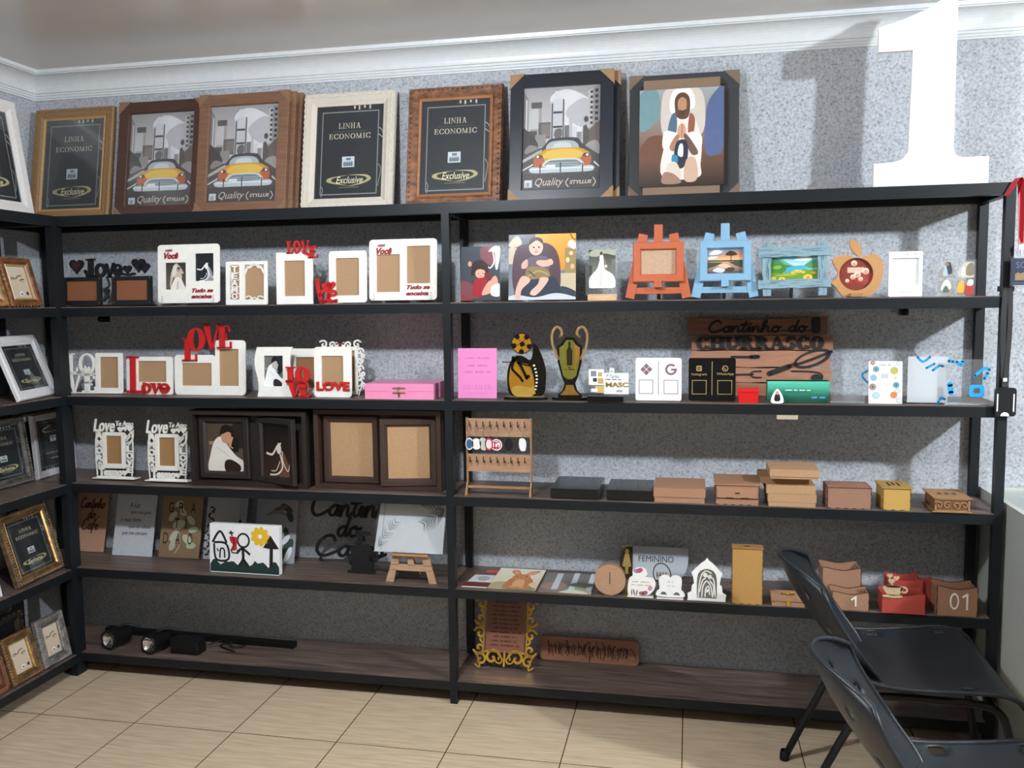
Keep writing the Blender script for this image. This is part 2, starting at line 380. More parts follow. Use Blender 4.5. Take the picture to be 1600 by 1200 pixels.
def serif(ch, B=0.20, t=0.07, s=0.05):
    S = s
    if ch == 'L': return 0.68, [R4(.12, 0, .12+B, 1), R4(.0, 1-S, .24+B, 1), R4(0, 0, .66, t), R4(.58, 0, .66, .30)]
    if ch == 'I': return 0.24+B, [R4(.12, 0, .12+B, 1), R4(0, 1-S, .24+B, 1), R4(0, 0, .24+B, S)]
    if ch == 'E': return 0.70, [R4(.12, 0, .12+B, 1), R4(0, 1-t, .62, 1), R4(0, 0, .68, t), R4(.12, .48, .48, .48+t), R4(.55, .72, .62, 1), R4(.60, 0, .68, .30), R4(.42, .38, .48, .66)]
    if ch == 'O': return 0.80, arcp(.40, .5, .40, .52, 0, 2*PI, (B, t), 20)
    if ch == 'C': return 0.76, arcp(.42, .5, .42, .52, .20*PI, 1.80*PI, (B, t), 16)+[R4(.68, .68, .75, .98), R4(.70, .06, .76, .30)]
    if ch == 'Q': return 0.80, arcp(.40, .5, .40, .52, 0, 2*PI, (B, t), 20)+[[(.4, .2), (.75, -.2), (.85, -.12), (.5, .25)]]
    if ch == 'V': return 0.84, [[(.05, 1), (.05+B*1.1, 1), (.46+.02, 0), (.36, 0)], [(.72, 1), (.72+t, 1), (.48, 0), (.40, 0)], R4(-.02, 1-S, .34, 1), R4(.60, 1-S, .88, 1)]
    if ch == 'A': return 0.86, [[(.10, 0), (.10+t, 0), (.46, 1), (.36, 1)], [(.62, 0), (.62+B*1.1, 0), (.50, 1), (.36, 1)], R4(.22, .30, .66, .30+t), R4(0, 0, .28, S), R4(.54, 0, .92, S)]
    if ch == 'N': return 0.86, [R4(.10, 0, .10+t, 1), R4(.70, 0, .70+t, 1), [(.02, 1), (.02+B*1.2, 1), (.77, 0), (.70, 0)], R4(0, 0, .26, S), R4(.58, 1-S, .86, 1)]
    if ch == 'M': return 1.0, [R4(.08, 0, .08+t, 1), R4(.74, 0, .74+B*.9, 1), [(.06, 1), (.06+B*1.1, 1), (.52, 0), (.44, 0)], [(.76, 1), (.86, 1), (.54, 0), (.46, 0)], R4(0, 0, .24, S), R4(.66, 0, 1, S)]
    if ch == 'H': return 0.88, [R4(.10, 0, .10+B, 1), R4(.60, 0, .60+B, 1), R4(.1, .47, .7, .47+t), R4(0, 0, .2+B, S), R4(0, 1-S, .2+B, 1), R4(.5, 0, .7+B, S), R4(.5, 1-S, .7+B, 1)]
    if ch == 'R': return 0.86, [R4(.10, 0, .10+B, 1), R4(0, 0, .2+B, S), R4(0, 1-t, .45, 1), R4(.2, .46, .45, .46+t), [(.36, .5), (.36+B, .5), (.84, 0), (.62, 0)], R4(.6, 0, .9, S)]+arcp(.44, .73, .30, .27, -.5*PI, .5*PI, (B, t), 8)
    if ch == 'D': return 0.84, [R4(.10, 0, .10+B, 1), R4(0, 1-t, .4, 1), R4(0, 0, .4, t)]+arcp(.38, .5, .44, .5, -.5*PI, .5*PI, (B, t), 10)
    if ch == 'U': return 0.86, [R4(.10, .3, .10+B, 1), R4(.66, .3, .66+t+B*.4, 1), R4(0, 1-S, .2+B, 1), R4(.56, 1-S, .94, 1)]+arcp(.44, .32, .34, .34, PI, 2*PI, (B, t), 10)
    if ch == 'S': return 0.64, arcp(.32, .74, .28, .28, .15*PI, 1.35*PI, (B*.8, t), 9)+arcp(.32, .27, .30, .29, -.85*PI, .5*PI, (B*.9, t), 10)+[R4(.52, .70, .60, 1), R4(.02, 0, .09, .3)]
    return 0.35, []
def serif_text(g, s, x0, x1, z0, z1, y0, y1=None, B=0.20, t=0.07, S=0.05, gap=0.08):
    L = []; x = 0
    for ch in s:
        w, P = serif(ch, B, t, S); L.append((x, P)); x += w+gap
    tot = x-gap; sx = (x1-x0)/tot; sz = z1-z0
    for ox, P in L:
        for p in P:
            q = [(x0+(a+ox)*sx, z0+b*sz) for a, b in p]
            if y1 is None: g.dec(q, y0)
            else: g.plate(q, y0, y1)
SCR = {
 'C': (1.75, [[(1.5, 1.55), (1.35, 1.95), (.95, 2.0), (.45, 1.4), (.3, .6), (.6, .02), (1.1, .05), (1.75, .5)]]),
 'L': (1.5, [[(1.1, 1.6), (1.15, 2.0), (.8, 1.9), (.5, 1.0), (.3, .1), (.1, .05), (.35, .2), (.9, 0), (1.4, .2)]]),
 'a': (1.0, [[(.8, .9), (.5, 1.0), (.15, .6), (.2, .1), (.55, .1), (.8, .8)], [(.82, 1.0), (.72, .3), (.85, .05), (1.1, .35)]]),
 'n': (1.05, [[(-.1, .3), (.15, 1.0), (.12, 0)], [(.12, .3), (.45, 1.0), (.7, .85), (.68, .2), (.85, .02), (1.15, .35)]]),
 'm': (1.5, [[(-.1, .3), (.15, 1.0), (.12, 0)], [(.12, .4), (.4, 1.0), (.58, .8), (.55, 0)], [(.55, .4), (.85, 1.0), (1.1, .85), (1.1, .2), (1.25, .02), (1.55, .35)]]),
 't': (.65, [[(.45, 1.9), (.22, .6), (.28, .05), (.5, .05), (.75, .35)], [(-.05, 1.25), (.65, 1.35)]]),
 'i': (.5, [[(.0, .4), (.22, 1.0), (.18, .2), (.3, .02), (.6, .35)], [(.26, 1.45), (.3, 1.5)]]),
 'h': (1.05, [[(-.05, .4), (.45, 1.7), (.35, 2.0), (.2, 1.5), (.12, 0)], [(.12, .3), (.45, 1.0), (.7, .85), (.68, .2), (.85, .02), (1.15, .35)]]),
 'o': (.9, [[(.5, 1.0), (.15, .7), (.15, .2), (.45, 0), (.75, .35), (.65, .9), (.5, 1.0), (.65, .8), (1.0, .85)]]),
 'd': (1.0, [[(.8, .9), (.5, 1.0), (.15, .6), (.2, .1), (.55, .1), (.8, .8)], [(1.0, 2.0), (.78, .8), (.74, .2), (.85, .05), (1.1, .35)]]),
 'e': (.8, [[(.15, .5), (.6, .65), (.6, .95), (.3, .95), (.12, .5), (.3, .05), (.6, .08), (.9, .4)]]),
 'f': (.75, [[(.75, 1.7), (.6, 2.0), (.4, 1.6), (.25, .3), (.05, -.7)], [(0, .95), (.75, 1.05)]]),
 'v': (.9, [[(-.05, .7), (.1, 1.0), (.3, .05), (.75, 1.0), (1.0, .85)]]),
 's': (.7, [[(0, .3), (.4, 1.1), (.55, .4), (.3, 0), (.05, .15)], [(.3, 0), (.8, .35)]]),
 'u': (1.0, [[(0, .9), (.12, .2), (.4, .02), (.7, .6), (.74, 1.0)], [(.74, 1.0), (.72, .2), (.85, .05), (1.1, .35)]]),
 '´': (0, [[(-.35, 1.35), (-.1, 1.8)]]), ' ': (.6, [])}
def script_text(g, s, x0, x1, z0, x_h, w, y0, y1=None, slant=0.12):
    tot = sum(SCR[c][0] for c in s); sx = (x1-x0)/tot; x = 0
    for c in s:
        a, st = SCR[c]
        for p in st: g.stroke([(x0+(x+q[0]+slant*q[1]*x_h/max(sx, 1e-6))*sx, z0+q[1]*x_h) for q in p], w, y0, y1, n=4)
        x += a
def heart(cx, cz, r, n=16):
    return [(cx+r*(16*math.sin(t)**3)/16, cz+r*(13*math.cos(t)-5*math.cos(2*t)-2*math.cos(3*t)-math.cos(4*t))/16) for t in [2*PI*i/n for i in range(n)]]

# ---------------------------------------------------------------- printed pictures: shapes in a unit square, back to front
def art(g, shapes, x0, x1, z0, z1, y, mat='paper', clipr=True):
    g.set(mat); sx, sz = x1-x0, z1-z0; yy = y; st = 0.00004
    for sh in shapes:
        k = sh[0]; yy -= st
        if k == 'g':
            _, a, b, c, d, c0, c1 = sh
            c0, c1 = lin(c0), lin(c1); g.dec([(x0+a*sx, z0+b*sz), (x0+c*sx, z0+b*sz), (x0+c*sx, z0+d*sz), (x0+a*sx, z0+d*sz)], yy, [c0, c0, c1, c1]); continue
        if k == 't':
            _, txt, a, b, c, d, col = sh[:7]; g.set(col=col); text(g, txt, x0+a*sx, x0+c*sx, z0+b*sz, z0+d*sz, yy, shear=sh[7] if len(sh) > 7 else 0, bold=sh[8] if len(sh) > 8 else 0); continue
        if k == 'f':
            _, txt, a, b, c, d, col = sh; g.set(col=col); serif_text(g, txt, x0+a*sx, x0+c*sx, z0+b*sz, z0+d*sz, yy, None, 0.13, 0.05, 0.05, 0.14); continue
        if k == 's':
            _, pts, w, col = sh; g.set(col=col); g.stroke([(x0+p[0]*sx, z0+p[1]*sz) for p in pts], w*sx, yy); continue
        if k == 'r': p = rect(*sh[1:5])
        elif k == 'e': p = ell(*sh[1:5], 18, rot=(sh[6] if len(sh) > 6 else 0))
        elif k == 'p': p = sh[1]
        elif k == 'b': p = cr_closed(sh[1], 5)
        if clipr: p = clip(p, 0, 0, 1, 1)
        if len(p) < 3: continue
        g.set(col=sh[-1] if k in 'pb' else sh[5]); g.dec([(x0+q[0]*sx, z0+q[1]*sz) for q in p], yy)
    return yy

# ---------------------------------------------------------------- picture library
def sh_taxi():
    S = [('g', 0, .38, 1, 1, 'dddbde', 'aeabae'), ('b', [(.35, .9), (.6, .97), (.95, .8), (.9, .6), (.6, .55), (.45, .7)], 'eceef2'), ('b', [(.55, .75), (.8, .88), (.98, .7), (.75, .6)], 'c9c9cf'),
         ('p', [(0, .45), (0, .97), (.06, .90), (.07, .45)], '8b8688'), ('p', [(.03, .45), (.03, .9), (.05, .88), (.05, .45)], 'dcdcde'),
         ('r', .09, .45, .24, .82, 'a9a6a8'), ('r', .09, .60, .20, .83, 'cfcfd2'), ('r', .10, .80, .24, .86, '5b5654'), ('r', .20, .5, .37, .66, '6b6260'), ('r', .24, .52, .36, .64, '857c78'),
         ('r', .02, .42, .18, .58, '4a4542'), ('r', .16, .42, .30, .54, '9a9695'),
         ('r', .36, .42, .54, .86, 'cfd0d5'), ('r', .37, .42, .385, .84, '3c3736'), ('r', .515, .42, .53, .88, '3c3736'), ('r', .39, .74, .51, .76, '3c3736'), ('r', .39, .60, .51, .62, '3c3736'),
         ('r', .40, .62, .51, .74, 'd4d5da'), ('r', .40, .77, .51, .88, 'dedfe4'), ('r', .41, .88, .50, .96, 'e9e9ed'), ('r', .40, .46, .51, .50, 'dcdce0'), ('b', [(.41, .51), (.5, .51), (.5, .59), (.42, .58)], '6e6866'),
         ('r', .54, .42, .60, .62, '7a7574'), ('r', .60, .42, .64, .68, 'c5c4c8'), ('r', .64, .42, .70, .60, 'e0e1e5'), ('r', .70, .42, .76, .55, '999596'),
         ('p', [(.84, .42), (.84, .96), (1, 1.0), (1, .42)], '9d9a9b'), ('p', [(.84, .95), (.9, .97), (.9, .60), (.84, .58)], 'c9c8ca')]
    for i in range(7):
        S.append(('r', .87, .62+i*.05, .90, .645+i*.05, '2d2928')); S.append(('r', .93, .60+i*.055, .97, .63+i*.055, '2d2928'))
    S += [('p', [(.82, .42), (.82, .54), (1, .66), (1, .42)], '6d5f57'), ('p', [(.78, .40), (.78, .60), (.82, .62), (.86, .55), (.86, .40)], '57524f'), ('e', .82, .67, .03, .03, '4a4645'),
          ('b', [(0, .36), (0, .60), (.08, .56), (.16, .50), (.2, .42), (.12, .36)], '37322f'), ('b', [(.03, .36), (.08, .44), (.2, .42), (.26, .37)], '8d8887'), ('b', [(.80, .36), (.84, .44), (.96, .46), (1, .38), (1, .33)], 'a5a1a0'),
          ('p', [(0, .10), (0, .34), (.30, .43), (.78, .43), (1, .32), (1, .10)], '4b4745'), ('p', [(.35, .42), (.2, .38), (0, .30), (0, .27), (.25, .36)], 'bdbab9'),
          ('p', [(0, .19), (.14, .245), (.14, .26), (0, .205)], 'e0dfde'), ('p', [(.92, .25), (1, .20), (1, .215), (.93, .265)], 'e0dfde'),
          ('b', [(.28, .36), (.32, .47), (.42, .50), (.66, .50), (.74, .47), (.78, .36)], '3b3a3c'), ('b', [(.33, .38), (.37, .465), (.66, .465), (.71, .38)], 'b9c3c8'), ('b', [(.40, .39), (.43, .45), (.6, .45), (.62, .39)], 'd9e0e3'),
          ('b', [(.17, .24), (.16, .33), (.24, .37), (.35, .40), (.70, .40), (.82, .37), (.88, .33), (.87, .24), (.7, .2), (.35, .2)], 'dba22b'),
          ('b', [(.26, .33), (.38, .385), (.68, .385), (.8, .33), (.7, .30), (.36, .30)], 'efc84a'), ('b', [(.16, .235), (.16, .33), (.27, .32), (.28, .23)], 'c4632f'), ('b', [(.76, .23), (.77, .32), (.88, .33), (.88, .235)], 'c4632f'),
          ('e', .215, .325, .05, .020, '514a45'), ('e', .83, .325, .05, .020, '514a45'), ('e', .20, .325, .018, .013, 'f2eee4'), ('e', .84, .325, .018, .013, 'f2eee4'),
          ('b', [(.29, .22), (.31, .285), (.42, .30), (.64, .30), (.75, .285), (.77, .22)], 'd9dfe2'), ('b', [(.32, .225), (.34, .275), (.43, .285), (.63, .285), (.72, .275), (.74, .225)], '7c8b93'),
          ('r', .33, .235, .73, .24, 'c8d0d4'), ('r', .33, .255, .73, .26, 'c8d0d4'), ('r', .31, .215, .43, .245, 'f0f2f4'),
          ('b', [(.12, .17), (.12, .225), (.3, .215), (.7, .215), (.90, .225), (.90, .17), (.6, .165), (.4, .165)], 'c9d3d9'), ('b', [(.14, .195), (.3, .20), (.7, .20), (.88, .195), (.88, .21), (.14, .21)], 'eef2f4'),
          ('r', .225, .16, .24, .25, '262424'), ('r', .49, .165, .505, .26, '262424'), ('r', .775, .16, .79, .25, '262424'),
          ('r', 0, 0, 1, .145, '373132'), ('g', 0, .10, 1, .16, '373132', '423d3c'),
          ('r', .03, .03, .13, .10, 'd8dce0'), ('r', .05, .035, .058, .075, '4b5a68'), ('r', .07, .035, .085, .075, '4b5a68'), ('r', .095, .035, .10, .075, '4b5a68'),
          ('t', 'Quality', .17, .02, .54, .115, 'd8c9ba', .35, .012), ('t', 'STYLLUS', .62, .05, .90, .085, 'd8c9ba', .2, .03)]
    for a0, a1, cx in ((.6, 1.4, .62), (-.4, .4, .90)):
        S.append(('s', [(cx+.05*math.cos(a*PI), .065+.045*math.sin(a*PI)) for a in (a0, (a0+a1)/2, a1)], .012, 'd8c9ba'))
    return S
def sh_linha(full=True):
    S = [('g', 0, 0, 1, 1, '2b2d30', '33363b')]
    for a, b, c, d in ((.08, .04, .93, .052), (.08, .93, .93, .942), (.08, .04, .094, .94), (.916, .04, .93, .94)): S.append(('r', a, b, c, d, '8d8f90'))
    for a, b in ((.55, .965), (.62, .955), (.70, .97), (.78, .96)): S.append(('r', a, b, a+.025, 1, 'cfc8b2'))
    S += [('s', [(.93, .75), (.97, .73), (1, .69)], .012, 'b3b1a8'), ('s', [(.93, .68), (1, .64)], .012, 'b3b1a8'), ('s', [(.94, .36), (.98, .30), (.96, .2), (.94, .12)], .012, '8d8f90'), ('s', [(.10, .02), (.12, .10), (.09, .14)], .010, '9b9c9c'),
          ('f', 'LINHA', .33, .755, .66, .815, 'ddd2b8'), ('r', .24, .722, .76, .726, '6d6a62'), ('f', 'ECONOMIC', .19, .645, .81, .70, 'ddd2b8'),
          ('r', .40, .335, .585, .45, 'cfd6dc'), ('r', .42, .35, .565, .385, '8a939b'), ('r', .46, .41, .53, .435, '6f7a84')]
    for i in range(5): S.append(('r', .43+i*.028, .345, .44+i*.028, .40, '3a424a'))
    S += [('b', [(.5, .25), (.22, .225), (.20, .175), (.5, .135), (.4, .155), (.26, .185), (.28, .22)], 'b9ad7c'), ('b', [(.5, .25), (.76, .25), (.84, .20), (.7, .15), (.5, .13), (.66, .16), (.78, .2), (.72, .235)], 'b9ad7c'),
          ('t', 'Exclusive', .32, .16, .72, .235, 'e2d9b2', .3, .01), ('r', .36, .115, .66, .121, '8c866c')]
    return S
def sh_pray():
    return [('g', 0, 0, 1, .45, '2f2421', '7d5b48'), ('g', 0, .45, 1, 1, '7d6152', '9aa1a4'), ('b', [(0, .6), (.0, .95), (.2, 1), (.25, .75), (.12, .6)], '6f8f93'), ('b', [(.78, .35), (.80, .8), (.95, 1), (1.0, 1), (1, .4), (.9, .3)], '56648a'),
            ('b', [(.30, .5), (.28, .95), (.45, 1.0), (.7, 1), (.78, .8), (.72, .5)], 'c9bfb5'), ('b', [(.38, .75), (.4, .98), (.6, 1), (.65, .8)], 'f0ebe4'), ('b', [(.0, .3), (.1, .5), (.3, .5), (.3, .25)], '6b4a39'),
            ('b', [(.28, .10), (.30, .42), (.36, .62), (.44, .74), (.60, .75), (.68, .64), (.74, .45), (.73, .22), (.70, .08)], 'ddd6cf'), ('b', [(.34, .55), (.38, .72), (.44, .74), (.44, .55)], '4f6b82'), ('b', [(.58, .55), (.60, .74), (.66, .68), (.64, .53)], '8f5a45'),
            ('b', [(.28, .40), (.30, .56), (.42, .55), (.50, .50), (.46, .42), (.36, .38)], 'e9e3dc'), ('b', [(.54, .50), (.64, .55), (.74, .50), (.73, .38), (.62, .40)], 'e6dfd7'),
            ('b', [(.44, .72), (.42, .88), (.47, .95), (.55, .95), (.60, .88), (.59, .72), (.52, .68)], '5c4435'), ('b', [(.465, .78), (.46, .87), (.51, .91), (.56, .87), (.555, .78), (.51, .74)], 'b58768'), ('b', [(.47, .78), (.51, .72), (.555, .78), (.51, .77)], '4e382c'),
            ('b', [(.46, .52), (.46, .60), (.51, .64), (.55, .60), (.55, .52), (.51, .48)], 'c99a7c'), ('s', [(.505, .50), (.51, .63)], .008, '7d5340'), ('b', [(.36, .40), (.44, .52), (.48, .50), (.42, .36)], 'a77a5f'), ('b', [(.53, .50), (.57, .52), (.70, .34), (.62, .32)], '6d5446'),
            ('b', [(.42, .22), (.44, .44), (.56, .46), (.58, .30), (.52, .18)], '2e3340'), ('b', [(.39, .25), (.40, .32), (.46, .30), (.45, .23)], '3b86a8'), ('b', [(.46, .32), (.48, .42), (.52, .42), (.52, .30)], 'd9dde2'),
            ('b', [(.34, .05), (.34, .22), (.44, .24), (.50, .12), (.46, .04)], 'd6c6b8'), ('b', [(.54, .06), (.56, .26), (.66, .28), (.70, .12), (.66, .04)], 'c9a790'), ('b', [(.28, .03), (.30, .14), (.42, .12), (.5, .03)], '9a7a68')]
def sh_bride_veil():
    return [('g', 0, 0, 1, 1, '5f584b', '39352c'), ('b', [(.2, .1), (.25, .6), (.45, .95), (.62, .9), (.85, .6), (.6, .6), (.4, .5)], 'b9b4a8'), ('b', [(.3, .5), (.35, .85), (.5, .92), (.56, .7), (.45, .5)], 'd4d0c6'),
            ('e', .60, .72, .09, .075, 'a99a88'), ('b', [(.52, .74), (.56, .82), (.66, .82), (.69, .74), (.6, .77)], '2e2822'), ('b', [(.42, .38), (.5, .6), (.72, .6), (.78, .45), (.66, .34)], 'c2b6a6'), ('b', [(.25, 0), (.35, .3), (.5, .46), (.7, .44), (.86, .2), (.92, 0)], 'e3e0d8'), ('b', [(.5, .0), (.55, .3), (.62, .3), (.6, 0)], 'c6c2b8')]
def sh_bride_dance(bg='1b1e24', warm=False):
    c = 'e6ddd4' if warm else 'e8e8ea'
    S = [('g', 0, 0, 1, 1, '22262c' if not warm else '3d2a20', bg), ('b', [(.55, .05), (.62, .3), (.58, .5), (.66, .55), (.86, .35), (.95, .1), (.9, 0), (.6, 0)], '8d8f93' if not warm else '6d4a34'),
         ('s', [(.08, .44), (.3, .42), (.42, .5), (.52, .6)], .06, c), ('e', .60, .66, .07, .05, c), ('b', [(.5, .48), (.52, .62), (.64, .62), (.66, .5), (.6, .44)], c), ('b', [(.52, .66), (.58, .72), (.68, .7), (.64, .66)], '141414'),
         ('s', [(.7, .5), (.72, .3), (.9, .12), (.98, .3)], .03, c), ('s', [(.62, .44), (.7, .2), (.5, .05), (.2, .02)], .05, c), ('s', [(.6, .3), (.45, .12), (.25, .1)], .025, c)]
    return S
def sh_couple(bw=True):
    if bw: bg, sk, sh, hr, dk = '606266', 'b2b0ad', 'e8e9ea', '17181a', '26272a'
    else: bg, sk, sh, hr, dk = '54443a', 'b78a6c', 'd8d3cb', '17120f', '2a1c16'
    return [('r', 0, 0, 1, 1, bg), ('b', [(.05, .6), (.0, .95), (.3, 1.0), (.4, .75)], '6a6a6a' if bw else '4c3d30'), ('b', [(.6, .6), (.7, .95), (1, 1), (1, .5)], dk), ('r', .05, .55, .22, .62, '8c8c8c' if bw else '8a7a66'),
            ('b', [(.02, 0), (.08, .35), (.20, .62), (.36, .72), (.48, .66), (.60, .50), (.80, .32), (.98, .22), (1, .05), (.9, .0), (.72, .16), (.5, .20), (.55, 0)], sh), ('b', [(.5, 0), (.48, .2), (.66, .24), (.9, .12), (.86, 0)], dk),
            ('b', [(.42, .62), (.40, .80), (.52, .88), (.66, .80), (.66, .66), (.56, .58)], sk), ('b', [(.36, .76), (.42, .93), (.58, .97), (.74, .90), (.74, .78), (.60, .82), (.46, .78)], hr), ('b', [(.60, .52), (.60, .68), (.70, .72), (.78, .62), (.72, .50)], sk), ('b', [(.66, .5), (.76, .72), (.88, .62), (.86, .42), (.74, .40)], hr), ('s', [(.62, .52), (.72, .48)], .03, sk), ('s', [(.25, .5), (.45, .4), (.62, .3)], .01, 'a9a9a9' if bw else 'a39c92')]
def sh_girl():
    return [('g', 0, 0, 1, 1, '49484e', '3f4953'), ('b', [(0, 0), (0, .35), (.25, .3), (.3, .0)], '8c3d42'), ('b', [(.05, .1), (.0, .33), (.3, .3), (.5, .05)], '7a4a50'), ('b', [(.5, .8), (.55, 1), (.98, 1), (1, .7), (.7, .66)], '7d4a54'), ('b', [(.7, .9), (.85, 1.0), (1, .97), (.95, .6), (.88, .6), (.86, .88)], 'd8d3d4'), ('s', [(.62, .66), (.75, .60), (.85, .72), (.8, .95)], .035, 'e2dedf'),
            ('b', [(.28, .45), (.30, .68), (.5, .75), (.68, .66), (.70, .5), (.5, .58)], '3a2c2c'), ('e', .5, .50, .13, .09, 'd9a893'), ('e', .23, .68, .05, .05, 'c99a86'), ('b', [(.34, .56), (.42, .66), (.6, .65), (.66, .55), (.5, .58)], '3a2c2c'), ('e', .45, .50, .012, .010, '3a2525'), ('e', .56, .50, .012, .010, '3a2525'), ('s', [(.47, .455), (.51, .445), (.55, .455)], .012, 'a04a4a'),
            ('b', [(.32, .1), (.35, .36), (.5, .42), (.66, .38), (.62, .1)], '9c3038'), ('b', [(.55, .1), (.62, .26), (.78, .4), (.9, .45), (.95, .3), (.8, .15)], 'd3a08c'), ('b', [(.78, .1), (.8, .26), (1, .3), (1, .08)], 'dcd8d9'), ('b', [(.6, .48), (.68, .52), (.8, .42), (.72, .36)], '7b2c33')]
def sh_baby():
    return [('g', 0, 0, 1, 1, '8c939b', '59606b'), ('g', .40, .45, 1, 1, 'cf8f3c', 'e0a64a'), ('r', .0, .55, .12, .8, 'c9b9a4'), ('b', [(.0, .85), (.12, .98), (.2, .86), (.06, .8)], 'c9bda8'), ('r', .84, .40, 1, .78, '9a8560'), ('e', .88, .6, .03, .04, 'd9c79a'), ('e', .95, .5, .03, .04, 'c9b482'), ('e', .93, .7, .03, .03, 'd9c79a'), ('b', [(.88, .82), (.92, .9), (1, .85), (.98, .76)], 'e8ddd8'), ('s', [(.92, 1), (.95, .93), (1, .9)], .012, '6a4a2c'),
            ('r', .74, .1, 1, .40, 'c3b69a'), ('b', [(.78, .0), (.78, .2), (1, .12), (1, 0)], '3e4a58'), ('b', [(.06, .25), (.10, .75), (.32, .86), (.62, .84), (.76, .6), (.76, .1), (.6, .02), (.2, .02)], '5a4a52'), ('b', [(.12, .0), (.2, .3), (.6, .35), (.72, .3), (.74, 0)], '3c4452'), ('b', [(.0, 0), (.1, .08), (.4, .04), (.7, .1), (.95, .05), (1, 0)], 'c9ced6'),
            ('b', [(.27, .45), (.28, .62), (.38, .66), (.56, .66), (.62, .55), (.56, .42)], '6a6272'), ('b', [(.26, .33), (.3, .5), (.55, .48), (.62, .36), (.45, .32)], '8d7a5a'), ('s', [(.3, .36), (.45, .44), (.6, .38)], .02, 'b39b70'), ('s', [(.3, .44), (.4, .36)], .02, '5d4a3a'),
            ('b', [(.30, .34), (.20, .36), (.12, .2), (.10, .04), (.17, .02), (.2, .16), (.32, .28)], 'dcb1a0'), ('b', [(.48, .34), (.60, .32), (.52, .18), (.42, .08), (.33, .08), (.34, .14), (.44, .24)], 'dfb5a4'), ('e', .38, .1, .05, .035, 'e6bfb0'), ('b', [(.56, .6), (.64, .62), (.66, .54), (.52, .5), (.42, .55), (.44, .6)], 'dcb1a0'), ('b', [(.28, .62), (.2, .56), (.2, .48), (.28, .5)], 'd9ac9a'),
            ('e', .41, .80, .105, .125, 'e3bba9'), ('b', [(.31, .84), (.33, .93), (.42, .955), (.50, .92), (.51, .85), (.42, .905)], '4a3a38'), ('e', .375, .80, .016, .012, '2a2020'), ('e', .455, .80, .016, .012, '2a2020'), ('e', .415, .765, .014, .010, 'c98f7f'), ('s', [(.39, .735), (.415, .728), (.44, .735)], .012, 'a8564f')]
def sh_gown():
    return [('g', 0, 0, 1, 1, '8f9384', '23261f'), ('b', [(0, .86), (.2, 1), (1, 1), (1, .85), (.6, .9), (.3, .82)], 'a3a694'), ('r', 0, .3, .12, .6, '3c4038'), ('r', .86, .45, 1, .75, '6d7266'), ('b', [(.0, .02), (.05, .3), (.3, .5), (.42, .75), (.5, .8), (.56, .7), (.6, .5), (.9, .35), (1, .15), (.9, .0)], 'e6e7df'), ('b', [(.4, .1), (.42, .6), (.5, .7), (.5, .1)], 'cfd0c6'), ('b', [(.12, .1), (.2, .3), (.3, .2), (.2, .06)], 'f2f2ec'), ('b', [(.62, .1), (.7, .3), (.85, .25), (.8, .08)], 'd5d6cb'),
            ('b', [(.42, .72), (.41, .84), (.52, .86), (.56, .74)], 'e9e9e2'), ('e', .46, .89, .045, .035, '7d6a55'), ('b', [(.42, .88), (.44, .94), (.5, .94), (.51, .89)], '221d18'), ('e', .64, .57, .05, .04, 'f0efe8'), ('s', [(.53, .8), (.62, .68), (.62, .6)], .03, '9a8570')]
def sh_sunset():
    return [('g', 0, .45, 1, .75, 'f0c9a0', 'd9815a'), ('g', 0, .72, 1, 1, 'c98a6a', '5d7590'), ('b', [(0, .7), (.1, .95), (.4, 1), (.5, .85), (.3, .72)], '7d8fa5'), ('b', [(.05, .78), (.2, .95), (.42, .9), (.3, .78)], 'e3e3e6'), ('b', [(.0, .6), (.1, .7), (.3, .68), (.2, .6)], 'dcd0c8'), ('g', 0, 0, 1, .5, '3c3f45', 'd0a284'), ('r', 0, .48, 1, .54, '3e4a33'), ('p', [(0, .2), (0, .46), (.45, .44), (.2, .28)], '39492f'), ('p', [(.6, .46), (1, .5), (1, .22), (.8, .3)], '3c4a30'), ('b', [(.15, .1), (.3, .24), (.5, .16), (.4, .02)], 'c9ccd2'), ('b', [(.3, .3), (.45, .40), (.6, .34), (.7, .2), (.55, .2)], 'e0b79a'), ('b', [(.5, .1), (.6, .24), (.78, .2), (.7, .06)], '4d3d35'),
            ('r', .66, .5, .68, .72, '241a14'), ('b', [(.52, .74), (.55, .84), (.66, .92), (.78, .86), (.84, .76), (.7, .72)], '30271c'), ('e', .6, .78, .06, .05, '3c3122'), ('e', .75, .79, .07, .05, '3c3122')]
def sh_lake():
    S = [('g', 0, .5, 1, 1, 'bfe0e8', '6fb4cf'), ('b', [(.5, .85), (.7, .98), (.9, .9), (.75, .8)], 'e8f2f4'), ('p', [(0, .45), (0, .95), (.1, .98), (.3, .78), (.55, .55), (.4, .45)], '3e7a5a'), ('p', [(.1, .98), (.2, .92), (.5, .58), (.3, .66)], '6aa37a'), ('p', [(.7, .6), (.85, .8), (1, .88), (1, .5), (.8, .5)], '4f8a58'), ('p', [(.3, .5), (.5, .6), (.75, .62), (.8, .4), (.5, .2), (.3, .3)], '47a4bd'), ('b', [(.0, .3), (.0, .66), (.2, .68), (.34, .5), (.25, .3)], '3f7a2e'), ('b', [(.05, .5), (.12, .62), (.24, .6), (.2, .48)], '77a23a'), ('p', [(0, 0), (0, .32), (.3, .3), (.6, .42), (1, .45), (1, 0)], '6d8f2e'), ('b', [(.1, .2), (.4, .3), (.6, .36), (.5, .2)], '9aa83a')]
    for x, z, r in ((.25, .06, .07), (.80, .12, .10), (.55, .40, .04), (.62, .37, .05), (.48, .33, .04), (.70, .33, .04), (.07, .1, .05), (.92, .3, .04)):
        S += [('e', x, z, r, r*1.2, 'e8c44a'), ('e', x, z, r*.35, r*.4, 'b8742a')]
    return S
